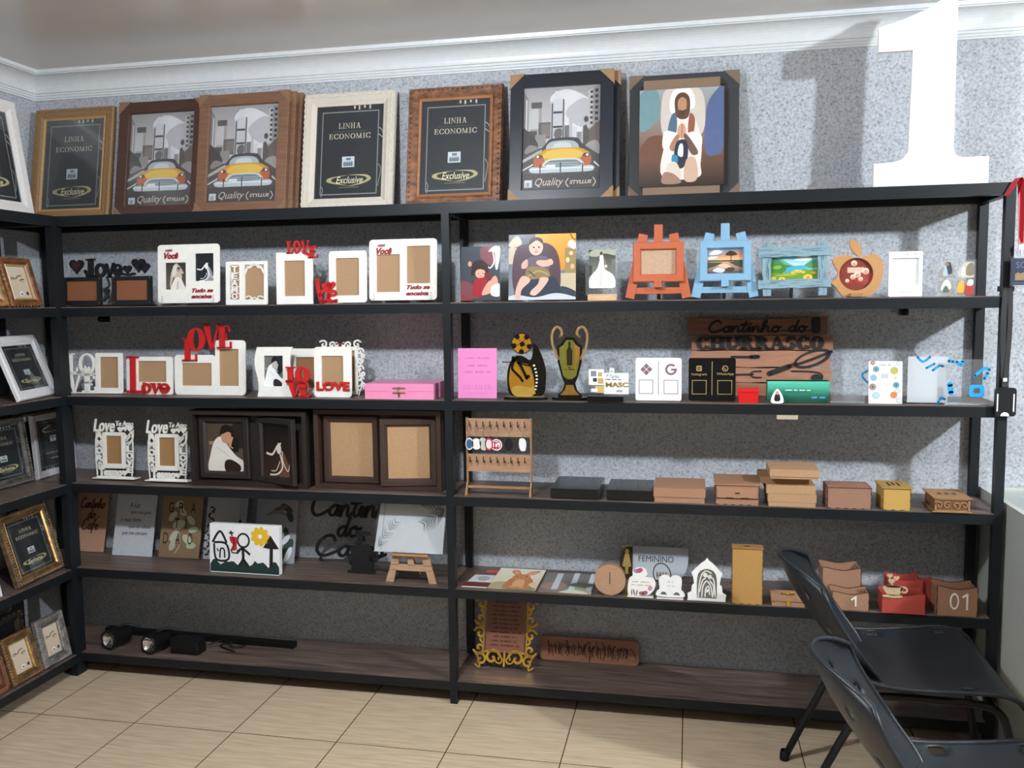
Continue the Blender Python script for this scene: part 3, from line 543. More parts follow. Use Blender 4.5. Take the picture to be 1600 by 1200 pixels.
def sh_group():
    S = [('r', 0, 0, 1, 1, '7a3328'), ('b', [(0, .5), (.1, .8), (.4, .75), (.3, .5)], 'c98a6a'), ('b', [(.5, .3), (.7, .6), (1, .5), (.9, .2)], '8f4236'), ('r', .25, .55, .75, .72, 'dcae9c')]
    for x, z, r in ((.45, .85, .09), (.8, .6, .10), (.08, .45, .08), (.25, .3, .06), (.55, .5, .10), (.42, .42, .08), (.65, .35, .07), (.3, .12, .06)): S += [('e', x, z, r, r, 'e3c8ba'), ('e', x, z-.03, r*.6, r*.6, 'c9917c')]
    for x, z in ((.1, .62), (.35, .25), (.7, .2), (.88, .42), (.5, .3)): S.append(('e', x, z, .05, .06, '9c2a22'))
    return S
def sh_rabbit():
    return [('g', 0, 0, 1, 1, 'c9c0a2', 'e9e3cf'), ('b', [(0, .02), (.02, .26), (.25, .34), (.4, .22), (.3, .04)], 'a89f7a'), ('b', [(.3, .02), (.4, .14), (.8, .16), (.98, .08), (.9, .0)], '8a8468'), ('b', [(.30, .10), (.32, .40), (.45, .62), (.65, .62), (.82, .5), (.88, .2), (.7, .06)], 'b9774c'), ('b', [(.40, .48), (.38, .62), (.48, .72), (.66, .72), (.76, .60), (.72, .48), (.56, .42)], 'c68458'),
            ('b', [(.42, .68), (.30, .82), (.32, .92), (.44, .90), (.52, .72)], 'c08055'), ('b', [(.42, .73), (.35, .83), (.38, .88), (.48, .76)], 'e0a888'), ('b', [(.62, .70), (.72, .88), (.88, .92), (.90, .86), (.76, .70)], 'c08055'), ('b', [(.66, .72), (.76, .85), (.84, .87), (.74, .72)], 'e0a888'),
            ('e', .47, .60, .018, .02, '2c1a12'), ('e', .67, .61, .018, .02, '2c1a12'), ('e', .57, .53, .02, .012, '8a4a38'), ('b', [(.46, .2), (.5, .44), (.66, .44), (.7, .2), (.58, .14)], 'd6a47c'), ('e', .5, .12, .07, .04, 'cf9468'), ('e', .68, .12, .07, .04, 'cf9468'), ('b', [(.8, .22), (.84, .34), (.95, .3), (.92, .2)], 'dcc0a2')]

# ---------------------------------------------------------------- shelf levels and room dimensions (metres)
L1, L2, L3, L4, L5, L6 = 1.946, 1.574, 1.204, 0.834, 0.468, 0.095
XM, XR, XL, YW, XW, ZC = 1.643, 3.578, -0.300, 0.3073, -0.3153, 2.60

# room shell
g = G('floor_tile'); g.box(XW-.12, 6.6, -6.2, YW+.12, -.10, 0); struct('floor', g)
g = G('ceiling_paint'); g.box(XW-.12, 6.6, -6.2, YW+.12, ZC, ZC+.1); struct('ceiling', g)
g = G('wallpaper'); g.box(XW, 6.6, YW, YW+.12, 0, ZC); struct('wall_back', g)
g = G('wallpaper'); g.box(XW-.12, XW, -6.2, YW+.12, 0, ZC); struct('wall_left', g)
g = G('matte', '8f8a82'); g.box(6.6, 6.7, -6.2, YW+.12, 0, ZC); struct('wall_right', g)
g = G('matte', '8f8a82'); g.box(XW-.12, 6.7, -6.3, -6.2, 0, ZC); struct('wall_front', g)
# crown moulding, swept along the back wall and the left wall
prof = [(0, -.110), (.006, -.110), (.006, -.103), (.010, -.101), (.010, -.093), (.014, -.091), (.014, -.083), (.019, -.081), (.019, -.074)]
for i in range(9):
    t = i/8*PI/2; prof.append((.019+.062*(1-math.cos(t)), -.074+.056*math.sin(t)))
prof += [(.081, -.014), (.090, -.014), (.092, 0)]
def crown(name, p0, p1, nrm, mit0, mit1):
    g = G('satin', 'd0d4d7'); n = len(prof); vs = []; d = Vector(p1)-Vector(p0); d.normalize()
    for p, mt, sg in ((p0, mit0, 1), (p1, mit1, -1)):
        for o, z in prof:
            q = Vector(p)+Vector(nrm)*o+d*(o*mt*sg); vs.append((q.x, q.y, ZC+z))
    g.smooth = False
    g.raw(vs, [(i, i+1, n+i+1, n+i) for i in range(n-1)]); return struct(name, g)
crown('trim_1', (XW, YW, 0), (6.6, YW, 0), (0, -1, 0), 1, 0)
crown('trim_2', (XW, -6.2, 0), (XW, YW, 0), (1, 0, 0), 0, 1)

# ---------------------------------------------------------------- shelving units
P = 0.030; BH = 0.036; DK = '15191d'
def post(root, x, y, h): g = G('tube', DK); g.slab(rect(x, y, x+P, y+P), 0, h); g.build('post', root)
def beam(root, a, b, z):                    # square tube between two plan corners
    g = G('tube', DK); x0, x1 = sorted((a[0], b[0])); y0, y1 = sorted((a[1], b[1])); g.box(x0, x1, y0, y1, z-BH, z); g.build('beam', root)
RY = 0.268
unit = T('shelving_unit', 'long black steel shelving unit with two bays against the back wall', 'shelving unit', (0, 0, 0))
for x in (-P, XM, XR):
    post(unit, x, 0, L1-.004)
for x in (XL, XM, XR): post(unit, x, RY, L1-.004)
for z in (L1, L2, L3, L4, L5, L6):
    zb = z-.004
    for xa, xb in ((0, XM), (XM+P, XR)):
        beam(unit, (xa, 0), (xb, P), zb)
    for xa, xb in ((XL+P, XM), (XM+P, XR)): beam(unit, (xa, RY), (xb, RY+P), zb)
    for x in (XM, XR): beam(unit, (x, P), (x+P, RY), zb)
    beam(unit, (XL, P), (XL+P, RY), zb)
    for xa, xb in ((XL+P, XM+.013), (XM+.016, XR+P)):
        g = G('board' if z < L1 else 'tube', DK); g.box(xa, xb, .001, RY+P, z-.004, z); g.build('shelf_board', unit)
lu = T('shelving_unit', 'black steel shelving unit full of ornate frames along the left wall', 'shelving unit', (0, 0, 0))
for y in (-P-.0005, -1.25, -2.5): post(lu, -P, y, L1-.004)
for y in (-P-.0005, -1.25, -2.5): post(lu, XL, y, L1-.004)
for z in (L1, L2, L3, L4, L5, L6):
    zb = z-.004
    for ya, yb in ((-1.25+P, -P-.0005), (-2.5+P, -1.25)):
        beam(lu, (-P, ya), (0, yb), zb); beam(lu, (XL, ya), (XL+P, yb), zb)
    for y in (-P-.0005, -1.25, -2.5): beam(lu, (XL+P, y), (-P, y+P), zb)
    g = G('board' if z < L1 else 'tube', DK); g.box(XL, -.001, -2.5+P, -.0008, z-.004, z); g.build('shelf_board', lu)

# ---------------------------------------------------------------- frame builders (local x right, z up, front towards -y)
def moulded(label, cat, loc, w, h, bd, t, colr, mat='wood', lean=0.0, yaw=0.0, group=None, prof=None, pic=None, corners=None, beads=None, glass='glass', name='picture_frame', piccol='2b2d30', roll=0.0, backing=True, inner=None, slats=None):
    r = T(name, label, cat, loc, lean, yaw, group, roll)
    if prof is None: prof = [(0, 0), (0, -t*.75), (.004, -t), (bd*.62, -t*.92), (bd*.80, -t*.70), (bd, -t*.55), (bd, -t*.3)]
    g = G(mat, colr); g.loops(-w/2, 0, w/2, h, prof)
    if inner: g.set(inner[1], inner[0]); g.loops(-w/2, 0, w/2, h, [(bd*.80, -t*.705), (bd*.86, -t*.80), (bd*1.02, -t*.62), (bd*1.02, -t*.3)])
    if beads:
        bc, bm, off, sp, br, yy = beads; g.set(bm, bc)
        for x0, z0, x1, z1 in ((-w/2+off, off, w/2-off, off), (w/2-off, off, w/2-off, h-off), (w/2-off, h-off, -w/2+off, h-off), (-w/2+off, h-off, -w/2+off, off)):
            n = max(int(math.hypot(x1-x0, z1-z0)/sp), 1)
            for i in range(n):
                a = (i+.5)/n; c = (x0+(x1-x0)*a, yy, z0+(z1-z0)*a)
                vs = [(c[0]-br, c[1], c[2]), (c[0], c[1], c[2]-br), (c[0]+br, c[1], c[2]), (c[0], c[1], c[2]+br), (c[0], c[1]-br, c[2])]
                g.raw(vs, [(0, 1, 4), (1, 2, 4), (2, 3, 4), (3, 0, 4)])
    if slats:
        g.set(slats[1], slats[0]); n = slats[2]; ww = bd*.36
        for (ax, L_, o) in (('x', w, 0), ('x', w, 1), ('z', h, 0), ('z', h, 1)):
            k = int(n*L_/w)
            for i in range(k):
                a = (i+.5)/k*(L_-2*ww)+ww
                for dlt in (-1, 1):
                    c0 = ww*.25 if dlt < 0 else ww*.75
                    px, pz = (-w/2+a, c0 if o == 0 else h-c0) if ax == 'x' else ((-w/2+c0 if o == 0 else w/2-c0), a)
                    s_ = ww*.42; sg = 1 if (i+(dlt > 0)) % 2 else -1
                    q = [(-s_, -s_*.45*sg), (s_, s_*.1*sg), (s_, s_*.6*sg), (-s_, s_*.1*sg)]
                    if ax == 'z': q = [(b, a2) for a2, b in q]
                    g.plate([(px+a2, pz+b) for a2, b in q], -t-.0016, -t+.0006)
    g.build('frame_moulding', r)
    if backing:
        g = G('mdf', 'a67c52'); g.box(-w/2+.004, w/2-.004, -.0005-t*.12, .0, .004, h-.004); g.build('backing_board', r)
    g = G('paper', piccol)
    y = -t*.32
    g.box(-w/2+bd*.9, w/2-bd*.9, y, y+.002, bd*.9, h-bd*.9)
    if pic: art(g, pic, -w/2+bd, w/2-bd, bd, h-bd, y-.0002)
    g.build('print', r)
    if glass:
        g = G(glass); g.box(-w/2+bd*.95, w/2-bd*.95, -t*.54, -t*.54+.0015, bd*.95, h-bd*.95); g.build('glass_pane' if glass == 'glass' else 'plastic_wrap', r)
    if corners:
        c, s_ = corners
        for sx in (-1, 1):
            for top in (0, 1):
                x = sx*w/2; z = h if top else 0; dx = -sx*s_; dz = -s_ if top else s_
                g = G('mdf', c); e = .0022
                g.plate([(x+sx*e, z+(e if top else -e*0)), (x+dx, z+(e if top else 0)), (x+sx*e, z+dz)], -t-e, .001); g.build('corner_protector', r)
    return r
LEAN = .172
taxi = sh_taxi(); linha = sh_linha()
def on_top(x0, x1, z1, y=.195): return ((x0+x1)/2, y, L1), x1-x0, (z1-L1)/math.cos(LEAN)
ps = [(0, 0), (0, -.016), (.003, -.020), (.020, -.020), (.024, -.014), (.030, -.015), (.036, -.010), (.036, -.006)]
moulded('golden oak frame with fine combed border and black insert, left end of the top row', 'picture frame', (-.083, .195, L1), .388, .498, .050, .022, '8a6a45', 'embossed', LEAN, 0, 'large frames standing on top of the shelving', pic=linha, inner=('a8875c', 'wood'), beads=('6e5030', 'embossed', .014, .012, .004, -.021), glass='wrap')
moulded('dark reddish brown frame with a yellow taxi print, third from the left on top', 'picture frame', (.345, .195, L1), .402, .503, .048, .024, '4a3027', 'wood', LEAN, 0, 'large frames standing on top of the shelving', prof=[(0, 0), (0, -.023), (.002, -.024), (.046, -.024), (.048, -.022), (.048, -.006)], pic=taxi, corners=('8c6a4c', .052), glass='wrap')
for i, (dx, dy, lb) in enumerate(((0, 0, 'light walnut frame with a yellow taxi print, front of its stack of three'), (.016, .030, 'light walnut frame in the middle of the stack behind the lighter taxi print'), (.030, .060, 'rearmost light walnut frame of the stack against the wall'))):
    moulded(lb, 'picture frame', (.746+dx, .160+dy, L1), .402, .503, .046, .024, '785641', 'wood', LEAN, 0, 'stack of light walnut taxi frames', prof=[(0, 0), (0, -.023), (.002, -.024), (.044, -.024), (.046, -.022), (.046, -.006)], pic=taxi, corners=('8f6a4b', .050), glass='wrap')
moulded('cream white frame with a woven border around a black insert, middle of the top row', 'picture frame', (1.195, .195, L1), .392, .489, .052, .024, 'c9c1b3', 'matte', LEAN, 0, 'large frames standing on top of the shelving', pic=linha, slats=('d6cfc2', 'matte', 30))
moulded('rustic carved brown oak frame around a black insert, right of the cream frame', 'picture frame', (1.641, .195, L1), .386, .485, .052, .028, '74492c', 'carved', LEAN, 0, 'large frames standing on top of the shelving', pic=linha, inner=('9a6a48', 'wood'), beads=('6a3d20', 'carved', .012, .020, .007, -.025))
for i, (dx, dy, lb) in enumerate(((0, 0, 'navy black frame with yellow taxi print and kraft corners, front of its pair'), (.022, .034, 'navy black frame mostly hidden behind the black taxi frame'))):
    moulded(lb, 'picture frame', (2.070+dx, .165+dy, L1), .398, .505, .050, .024, '20242c', 'satin', LEAN, 0, 'black taxi frames with kraft corners', prof=[(0, 0), (0, -.023), (.002, -.024), (.048, -.024), (.050, -.022), (.050, -.006)], pic=taxi, corners=('a67f58', .056), glass='wrap')
r = moulded('black frame wrapped in plastic behind the print of a praying robed figure', 'picture frame', (2.530, .205, L1), .405, .480, .046, .024, '24282f', 'satin', LEAN, 0, 'large frames standing on top of the shelving', prof=[(0, 0), (0, -.023), (.002, -.024), (.044, -.024), (.046, -.022), (.046, -.006)], pic=[('r', 0, 0, 1, 1, '8b6f56')], corners=('8f7358', .056), glass=None)
g = G('wrap'); g.box(-.214, .214, -.031, -.030, 0, .492); g.build('plastic_wrap', r)
r = T('canvas_print', 'unframed print of a praying figure in white robes against the plastic wrapped frame', 'print', (2.522, .145, L1), LEAN, 0)
g = G('paper', '8f7a66'); g.box(-.154, .154, -.006, 0, .045, .415); art(g, sh_pray(), -.154, .154, .045, .415, -.0062); g.build('print', r)
g = G('mdf', '8b6f56'); g.box(-.14, .14, .0005, .004, 0, .455); g.build('backing_board', r)
# big numeral
r = T('number_one_cutout', 'big white painted numeral one standing at the right end on top', 'decoration', (3.348, .040, L1+.001), .02)
px = [(1360, 292), (1360, 256), (1395, 254), (1410, 250), (1418, 240), (1420, 77), (1363, 80), (1363, 42), (1400, 34), (1440, 22), (1462, 12), (1486, 11), (1485, 235), (1488, 246), (1497, 249), (1538, 248), (1538, 285)]
def one(p): return ((p[0]-1449)*.359/178*(1.0), (292-p[1]-(p[0]-1360)*.045)*.612/278)
pts = [(-.180, 0), (-.180, .078), (-.120, .080), (-.088, .090), (-.071, .115), (-.064, .448), (-.173, .448), (-.173, .528), (-.100, .548), (-.020, .580), (.022, .607), (.072, .610), (.070, .120), (.076, .098), (.096, .088), (.180, .088), (.180, 0)]
g = G('satin', 'f4f6f8'); g.plate(pts, -.018, 0); g.build('numeral_plate', r)
tag(r, r['label'], 'decoration')
g = G('matte', '15171a'); g.box(XW+.001, XW+.03, .175, .19, 2.075, 2.09); g.box(XW+.026, XW+.03, .13, .19, 2.07, 2.095)
tag(g.build('wall_hook'), 'small black metal hook fixed to the left wall near the corner', 'hook')

# white laser-cut frames --------------------------------------------------
def ringfill(g, outer, inner, y0, y1): g.ring(outer, inner, y0, y1)
KR = 'b08a62'; WH = 'eceae4'
def plate_frame(label, loc, w, h, holes, r=.012, col=WH, mat='satin', lean=.08, yaw=0, group=None, back=KR, t=.006, cat='photo frame', backmat='mdf', stand=None, pics=None, name='picture_frame', outline=None):
    """thin cut plate with one or more windows (x0,z0,x1,z1,radius) and a kraft backing behind"""
    root = T(name, label, cat, loc, lean, yaw, group)
    g = G(mat, col)
    if len(holes) == 1 and not outline:
        a = holes[0]; g.ring(rr(-w/2, 0, w/2, h, r), rr(a[0], a[1], a[2], a[3], a[4] if len(a) > 4 else .001), -t, 0)
    else:
        hs = sorted(holes, key=lambda a: a[0]); xs = [-w/2]
        for a, b in zip(hs, hs[1:]): xs.append((a[2]+b[0])/2)
        xs.append(w/2)
        for i, a in enumerate(hs):
            x0, x1 = xs[i], xs[i+1]; ht = a[5] if len(a) > 5 else h
            q = []
            for (cx, cz, ang, rad) in ((x1, ht, 0, r if i == len(hs)-1 or len(a) > 5 else 0), (x0, ht, PI/2, r if i == 0 or len(a) > 5 else 0), (x0, 0, PI, r if i == 0 else 0), (x1, 0, 3*PI/2, r if i == len(hs)-1 else 0)):
                rad = max(rad, 1e-5); ccx = cx-rad if ang in (0, 3*PI/2) else cx+rad; ccz = cz-rad if ang in (0, PI/2) else cz+rad
                for k in range(6): tt = ang+PI/2*k/5; q.append((ccx+rad*math.cos(tt), ccz+rad*math.sin(tt)))
            g.ring(q, rr(a[0], a[1], a[2], a[3], a[4] if len(a) > 4 else .001), -t, 0)
    g.build('frame_plate', root)
    for i, a in enumerate(holes):
        g = G(backmat, back); g.box(a[0]-.004, a[2]+.004, .0003, .003, a[1]-.004, a[3]+.004)
        if pics and pics[i]: art(g, pics[i], a[0]-.001, a[2]+.001, a[1]-.001, a[3]+.001, .0001)
        g.build('backing_board' if not (pics and pics[i]) else 'print', root)
    if stand:
        g = G(mat if stand == 1 else 'matte', col if stand == 1 else stand); g.box(-w*.32, -w*.30, -.018, .045, 0, .016); g.box(w*.30, w*.32, -.018, .045, 0, .016); g.build('foot', root)
    return root
RED = 'b81f1f'
# B1 black double "Love" frame
b = T('picture_frame', 'black double photo frame with the word Love and hearts on top', 'photo frame', (.180, .055, L2), .06)
for i, cx in enumerate((-.117, .117)):
    g = G('satin', '16181b'); g.ring(rr(cx-.092, .004, cx+.092, .120, .002), rr(cx-.072, .022, cx+.072, .105, .001), -.010, 0)
    for a in (-.084, .084):
        for c in (.012, .113): g.set('satin', '5a3a3a'); g.lathe([(0, -.0118), (.003, -.0115), (.0035, -.010)], (cx+a, 0, c), 8, 'y'); g.set('satin', '16181b')
    g.build('frame_plate', b)
    g = G('mdf', '8a5537'); g.box(cx-.075, cx+.075, -.004, -.002, .019, .108); g.build('backing_board', b)
g = G('satin', '14161a'); serif_text(g, 'L', -.095, -.045, .12, .196, -.010, -.002, .34, .12, .1)
g.plate(ell(-.028, .145, .026, .028, 18), -.010, -.002) if False else g.ring(ell(-.028, .147, .027, .030, 20), ell(-.028, .147, .012, .016, 20), -.010, -.002)
for a in ([(0.0, .170), (.014, .12)], [(.014, .12), (.034, .172)]): g.stroke(a, .012, -.010, -.002)
g.ring(ell(.052, .146, .022, .027, 20), ell(.052, .152, .009, .009, 20), -.010, -.002); g.stroke([(.034, .146), (.074, .150)], .008, -.010, -.002)
g.stroke([(-.10, .145), (-.085, .125), (-.06, .124)], .012, -.010, -.002); g.stroke([(.072, .13), (.10, .126), (.13, .13)], .010, -.010, -.002)
g.build('lettering', b)
for cx, cz, rr_, cc in ((-.140, .168, .034, '14161a'), (.150, .168, .032, '14161a'), (.178, .155, .024, '14161a'), (.098, .150, .020, '14161a')):
    g = G('satin', cc); g.plate(heart(cx, cz, rr_), -.011, -.002)
    if cx < -.1: g.set('satin', '3a1d20'); g.plate(heart(cx, cz, rr_*.6), -.0125, -.011)
    g.build('heart', b)
g = G('satin', '16181b'); g.stroke([(-.012, .02), (.006, .04), (-.01, .065), (.012, .085), (0, .12)], .006, -.008, -.003); g.plate(heart(0, .06, .014), -.009, -.003)
g.build('hinge_ornament', b)
g = G('matte', '16181b'); g.box(-.17, .2, -.02, .05, 0, .004); g.build('base', b)

def vocetxt(root, w, h):
    g = G('satin', '8f1f24')
    text(g, 'com', -w*.37, -w*.26, h*.88, h*.92, -.0085, .002, .3, .03)
    text(g, 'Você', -w*.39, -w*.16, h*.755, h*.865, -.0085, .002, .35, .045)
    g.build('upper_lettering', root, 'dark red script lettering'); g = G('satin', '8f1f24')
    text(g, 'Tudo se', w*.06, w*.40, h*.175, h*.245, -.0085, .002, .35, .04); text(g, 'encaixa', w*.05, w*.38, h*.075, h*.14, -.0085, .002, .35, .04)
    g.build('lower_lettering', root, 'dark red script lettering')
v1 = plate_frame('white frame lettered com Você with two black and white bridal photos', (.555, .055, L2+.004), .277, .238, [(-.105, .055, -.012, .165, .003), (.030, .088, .112, .200, .003)], .014, lean=.07, pics=[sh_bride_veil(), sh_bride_dance()], group='white double frames lettered com Você Tudo se encaixa')
vocetxt(v1, .277, .238)
v2 = plate_frame('white frame lettered com Você with two empty kraft windows, beside the centre post', (1.468, .060, L2+.004), .274, .236, [(-.107, .032, -.012, .178, .002), (.016, .064, .110, .208, .002)], .014, lean=.07, group='white double frames lettered com Você Tudo se encaixa')
vocetxt(v2, .274, .236)
for v, c in ((v1, 'a9a49c'), (v2, 'a9a49c')):
    g = G('acrylic'); 
    for x in (-.115, .115): g.box(x-.002, x+.002, -.030, .045, -.003, .004); g.box(x-.002, x+.002, -.016, -.012, .004, .030); g.box(x-.002, x+.002, .004, .010, .004, .05)
    g.build('clear_stand', v)
# B3 TE AMO
b = plate_frame('small white frame with cut-out letters Te Amo beside an arched window', (.812, .055, L2), .182, .174, [(-.073, .020, -.032, .160, .001), (-.008, .020, .075, .160, .001)], .006, lean=.07)
g = G('satin', WH)
for k, (s, z0, z1) in enumerate((('T', .132, .156), ('E', .103, .128), ('A', .076, .100), ('M', .048, .073), ('O', .022, .045))): text(g, s, -.066, -.040, z0, z1, -.006, .004, 0, .03)
for z in (.158, .13, .10, .074, .046, .021): g.stroke([(-.073, z), (-.05, z-.002), (-.032, z)], .003, -.0055, -.001)
g.stroke([(-.073, .15), (-.065, .08), (-.073, .03)], .003, -.0055, -.001)
for sx in (0, 1):
    m = (lambda x: x) if not sx else (lambda x: .067-x)
    g.stroke([(m(-.008), .125), (m(.006), .150), (m(.034), .160)], .008, -.006, -.001)
    g.stroke([(m(.0), .156), (m(.010), .146), (m(.022), .152), (m(.016), .158)], .004, -.006, -.001); g.stroke([(m(-.006), .028), (m(.010), .034), (m(.022), .024), (m(.012), .020)], .005, -.006, -.001); g.stroke([(m(.024), .022), (m(.034), .030)], .005, -.006, -.001)
g.build('cut_letters', b)
# B4 white with red LOVE
b = plate_frame('white upright frame with small red LOVE letters on its top edge', (1.018, .060, L2), .156, .205, [(-.044, .032, .044, .172, .001)], .002, lean=.05)
g = G('satin', RED); serif_text(g, 'LOV', -.032, .066, .200, .250, -.0115, -.0065, .24, .10, .08, -.03); serif_text(g, 'E', .060, .104, .180, .228, -.013, -.007, .26, .12, .09); g.stroke([(.04, .205), (.075, .19)], .012, -.011, -.0065); g.build('lettering', b, 'red serif LOVE letters')
# B5 be
b = plate_frame('white rounded frame with red lettering and a heart at its lower left', (1.244, .055, L2), .157, .202, [(-.050, .028, .047, .174, .006)], .012, lean=.06)
g = G('satin', RED)
g.stroke([(-.126, .090), (-.120, .05), (-.108, .004)], .016, -.014, -.007); g.stroke([(-.114, .03), (-.095, .05), (-.080, .04), (-.086, .008), (-.108, .006)], .013, -.014, -.007)
g.stroke([(-.078, .028), (-.050, .032), (-.052, .045), (-.07, .042), (-.076, .018), (-.062, .006), (-.045, .010)], .010, -.014, -.007)
g.plate(heart(-.085, .062, .022), -.015, -.008); g.plate(heart(-.068, .068, .020), -.015, -.008)
g.stroke([(-.104, .006), (-.08, .002), (-.045, .004)], .009, -.014, -.007); g.build('lettering', b, 'red lettering with heart')

# right bay, second level ---------------------------------------------------
def photo_panel(label, loc, w, h, pic, t=.004, lean=.06, cat='photo panel', edge='b9bcc0', name='photo_print', mat='glossy'):
    r = T(name, label, cat, loc, lean)
    g = G(mat, edge); g.box(-w/2, w/2, -t, 0, 0, h); art(g, pic, -w/2, w/2, 0, h, -t-.0001, mat); g.build('print', r); return r
r = photo_panel('glossy photo panel of a small dark-haired child in red by a tree', (1.779, .045, L2), .152, .205, sh_girl(), lean=.10)
g = G('acrylic'); g.box(-.05, .05, .0, .05, 0, .006); g.build('stand', r)
r = photo_panel('large square photo panel of a baby sitting in a round armchair', (2.016, .045, L2), .254, .245, sh_baby(), lean=.08)
g = G('acrylic'); g.box(-.06, .06, .0, .06, 0, .006); g.build('stand', r)
r = T('photo_stand', 'clear acrylic photo of a bride in a wide gown on a wooden base', 'photo stand', (2.235, .045, L2), .0)
g = G('acrylic'); g.box(-.055, .060, -.004, 0, .02, .190); g.build('acrylic_plate', r)
g = G('paper'); art(g, sh_gown(), -.042, .055, .045, .185, -.0042); g.build('print', r)
g = G('wood', 'd3ad82'); g.plate(rr(-.045, 0, .060, .023, .003), -.025, .014); g.build('wooden_base', r)

def easel(label, loc, s, colr, mat, pic, back, yaw=0, group=None):
    r = T('photo_easel', label, 'photo easel', loc, .05, yaw, group)
    g = G(mat, colr); w2 = .088*s
    def bar(p0, p1, w, y0, y1):
        dx, dz = p1[0]-p0[0], p1[1]-p0[1]; l = math.hypot(dx, dz); nx, nz = -dz/l*w/2, dx/l*w/2
        g.plate([(p0[0]+nx, p0[1]+nz), (p0[0]-nx, p0[1]-nz), (p1[0]-nx, p1[1]-nz), (p1[0]+nx, p1[1]+nz)], y0, y1)
    pass
    for sx in (-1, 1):
        g = G(mat, colr); bar((sx*.100*s, 0), (sx*.052*s, .225*s), .032*s, -.003, .011); g.build('leg', r)
    g = G(mat, colr); bar((0, .05*s), (0, .258*s), .030*s, -.003, .012); g.build('mast', r)
    g = G(mat, colr); bar((-.088*s, .026*s), (.088*s, .026*s), .022*s, .0, .012); g.build('crossbar', r)
    g = G(mat, colr); bar((0, .036*s), (0, .062*s), .026*s, -.026, .0); g.build('ledge_block', r)
    g = G(mat, colr); g.tube([(0, .01, .12*s), (0, .075, .0)], .007, 6, False); g.build('rear_leg', r)
    g = G(mat, colr); g.loops(-w2, .055*s, w2, .196*s, [(0, -.004), (0, -.018), (.003, -.021), (.024*s, -.021), (.028*s, -.012), (.028*s, -.006)]); g.build('picture_border', r)
    g = G('paper' if pic else 'mdf', back); g.box(-w2+.025*s, w2-.025*s, -.0075, -.004, .08*s, .172*s)
    if pic: art(g, pic, -w2+.028*s, w2-.028*s, .083*s, .168*s, -.0077)
    g.build('print' if pic else 'backing_board', r); return r
easel('terracotta orange tabletop easel frame with an empty beige window', (2.444, .05, L2), 1.03, 'b9603f', 'satin', None, 'c4a07e')
easel('pale blue tabletop easel frame holding a lone tree at sunset', (2.680, .05, L2), 1.02, '7fa9c6', 'satin', sh_sunset(), 'c4a07e')
# rustic blue frame
r = T('picture_frame', 'rustic blue log-style frame with a mountain lake and daisies picture', 'photo frame', (2.917, .05, L2), .06)
B = '7b98a4'
def log(g, p0, p1, w, y0, y1, seed):
    rnd = random.Random(seed); n = 12; dx, dz = p1[0]-p0[0], p1[1]-p0[1]; l = math.hypot(dx, dz); ux, uz = dx/l, dz/l; A = []; Bp = []
    for i in range(n+1):
        t = i/n*l; a = w/2*(1+rnd.uniform(-.13, .13)); b_ = w/2*(1+rnd.uniform(-.13, .13))
        A.append((p0[0]+ux*t-uz*a, p0[1]+uz*t+ux*a)); Bp.append((p0[0]+ux*t+uz*b_, p0[1]+uz*t-ux*b_))
    g.plate(A+Bp[::-1], y0, y1)
    for k in range(16):
        t0 = rnd.uniform(0, l*.85); o = rnd.uniform(-.4, .4)*w; tl = rnd.uniform(.02, .06)
        pp = [(p0[0]+ux*(t0+q*tl)-uz*(o+rnd.uniform(-.04, .04)*w), p0[1]+uz*(t0+q*tl)+ux*(o+rnd.uniform(-.04, .04)*w)) for q in (0, .5, 1) if t0+q*tl < l]
        if len(pp) > 1: c = g.c; g.c = lin('56707c'); g.stroke(pp, .0018, y0-.0003); g.c = c
for nm, a, b_, w_, y0, y1, sd in (('top_log', (-.122, .152), (.122, .156), .034, -.022, -.008, 1), ('bottom_log', (-.122, .040), (.122, .044), .030, -.022, -.008, 2), ('side_log', (-.092, 0), (-.094, .190), .028, -.016, 0, 3), ('side_log', (.096, 0), (.093, .190), .030, -.016, 0, 4)):
    g = G('matte', B); log(g, a, b_, w_, y0, y1, sd); g.build(nm, r)
g = G('paper', '6fb4cf'); g.box(-.085, .085, .0005, .003, .05, .145); art(g, sh_lake(), -.080, .080, .055, .140, .0003); g.build('print', r)
g = G('matte', B); g.tube([(0, .005, .14), (0, .085, 0)], .006, 6, False); g.build('rear_leg', r)
# apple-shaped frame
r = T('picture_frame', 'kraft apple-shaped frame with a bite and a round family photo', 'photo frame', (3.122, .045, L2), .03)
out = cr_closed([(.03, .140), (.058, .146), (.082, .128), (.088, .085), (.075, .035), (.048, .002), (.02, .001), (0, .006), (-.02, .001), (-.045, .004), (-.066, .034), (-.084, .052), (-.068, .062), (-.060, .085), (-.070, .106), (-.078, .128), (-.058, .142), (-.03, .144), (0, .134)], 4)
cx, cz, ra = .0, .078, .056
n = len(out); st = math.atan2(out[0][1]-cz, out[0][0]-cx)
g = G('mdf', 'c08c56')
inner = [(cx+ra*math.cos(math.atan2(p[1]-cz, p[0]-cx)), cz+ra*math.sin(math.atan2(p[1]-cz, p[0]-cx))) for p in out]
g.ring(out, inner, -.014, 0); g.build('apple_plate', r)
g = G('mdf', 'c08c56'); g.plate(cr_closed([(.002, .142), (-.018, .165), (-.022, .190), (-.008, .196), (.012, .176), (.018, .152), (.014, .142)], 4), -.014, 0); g.build('leaf', r)
g = G('paper', '7a3328'); g.plate(ell(cx, cz, ra+.002, ra+.002, 28), -.003, -.001)
art(g, [('e', .5, .5, .5, .5, '7a3328')]+[s for s in sh_group()[1:] if not (s[0] == 'e' and math.hypot(s[1]-.5, s[2]-.5) > .42)][1:], cx-ra*.98, cx+ra*.98, cz-ra*.98, cz+ra*.98, -.0032)
g.build('print', r)
g = G('mdf', 'a87a4a'); g.box(-.02, .02, -.03, .05, 0, .012); g.build('foot', r)
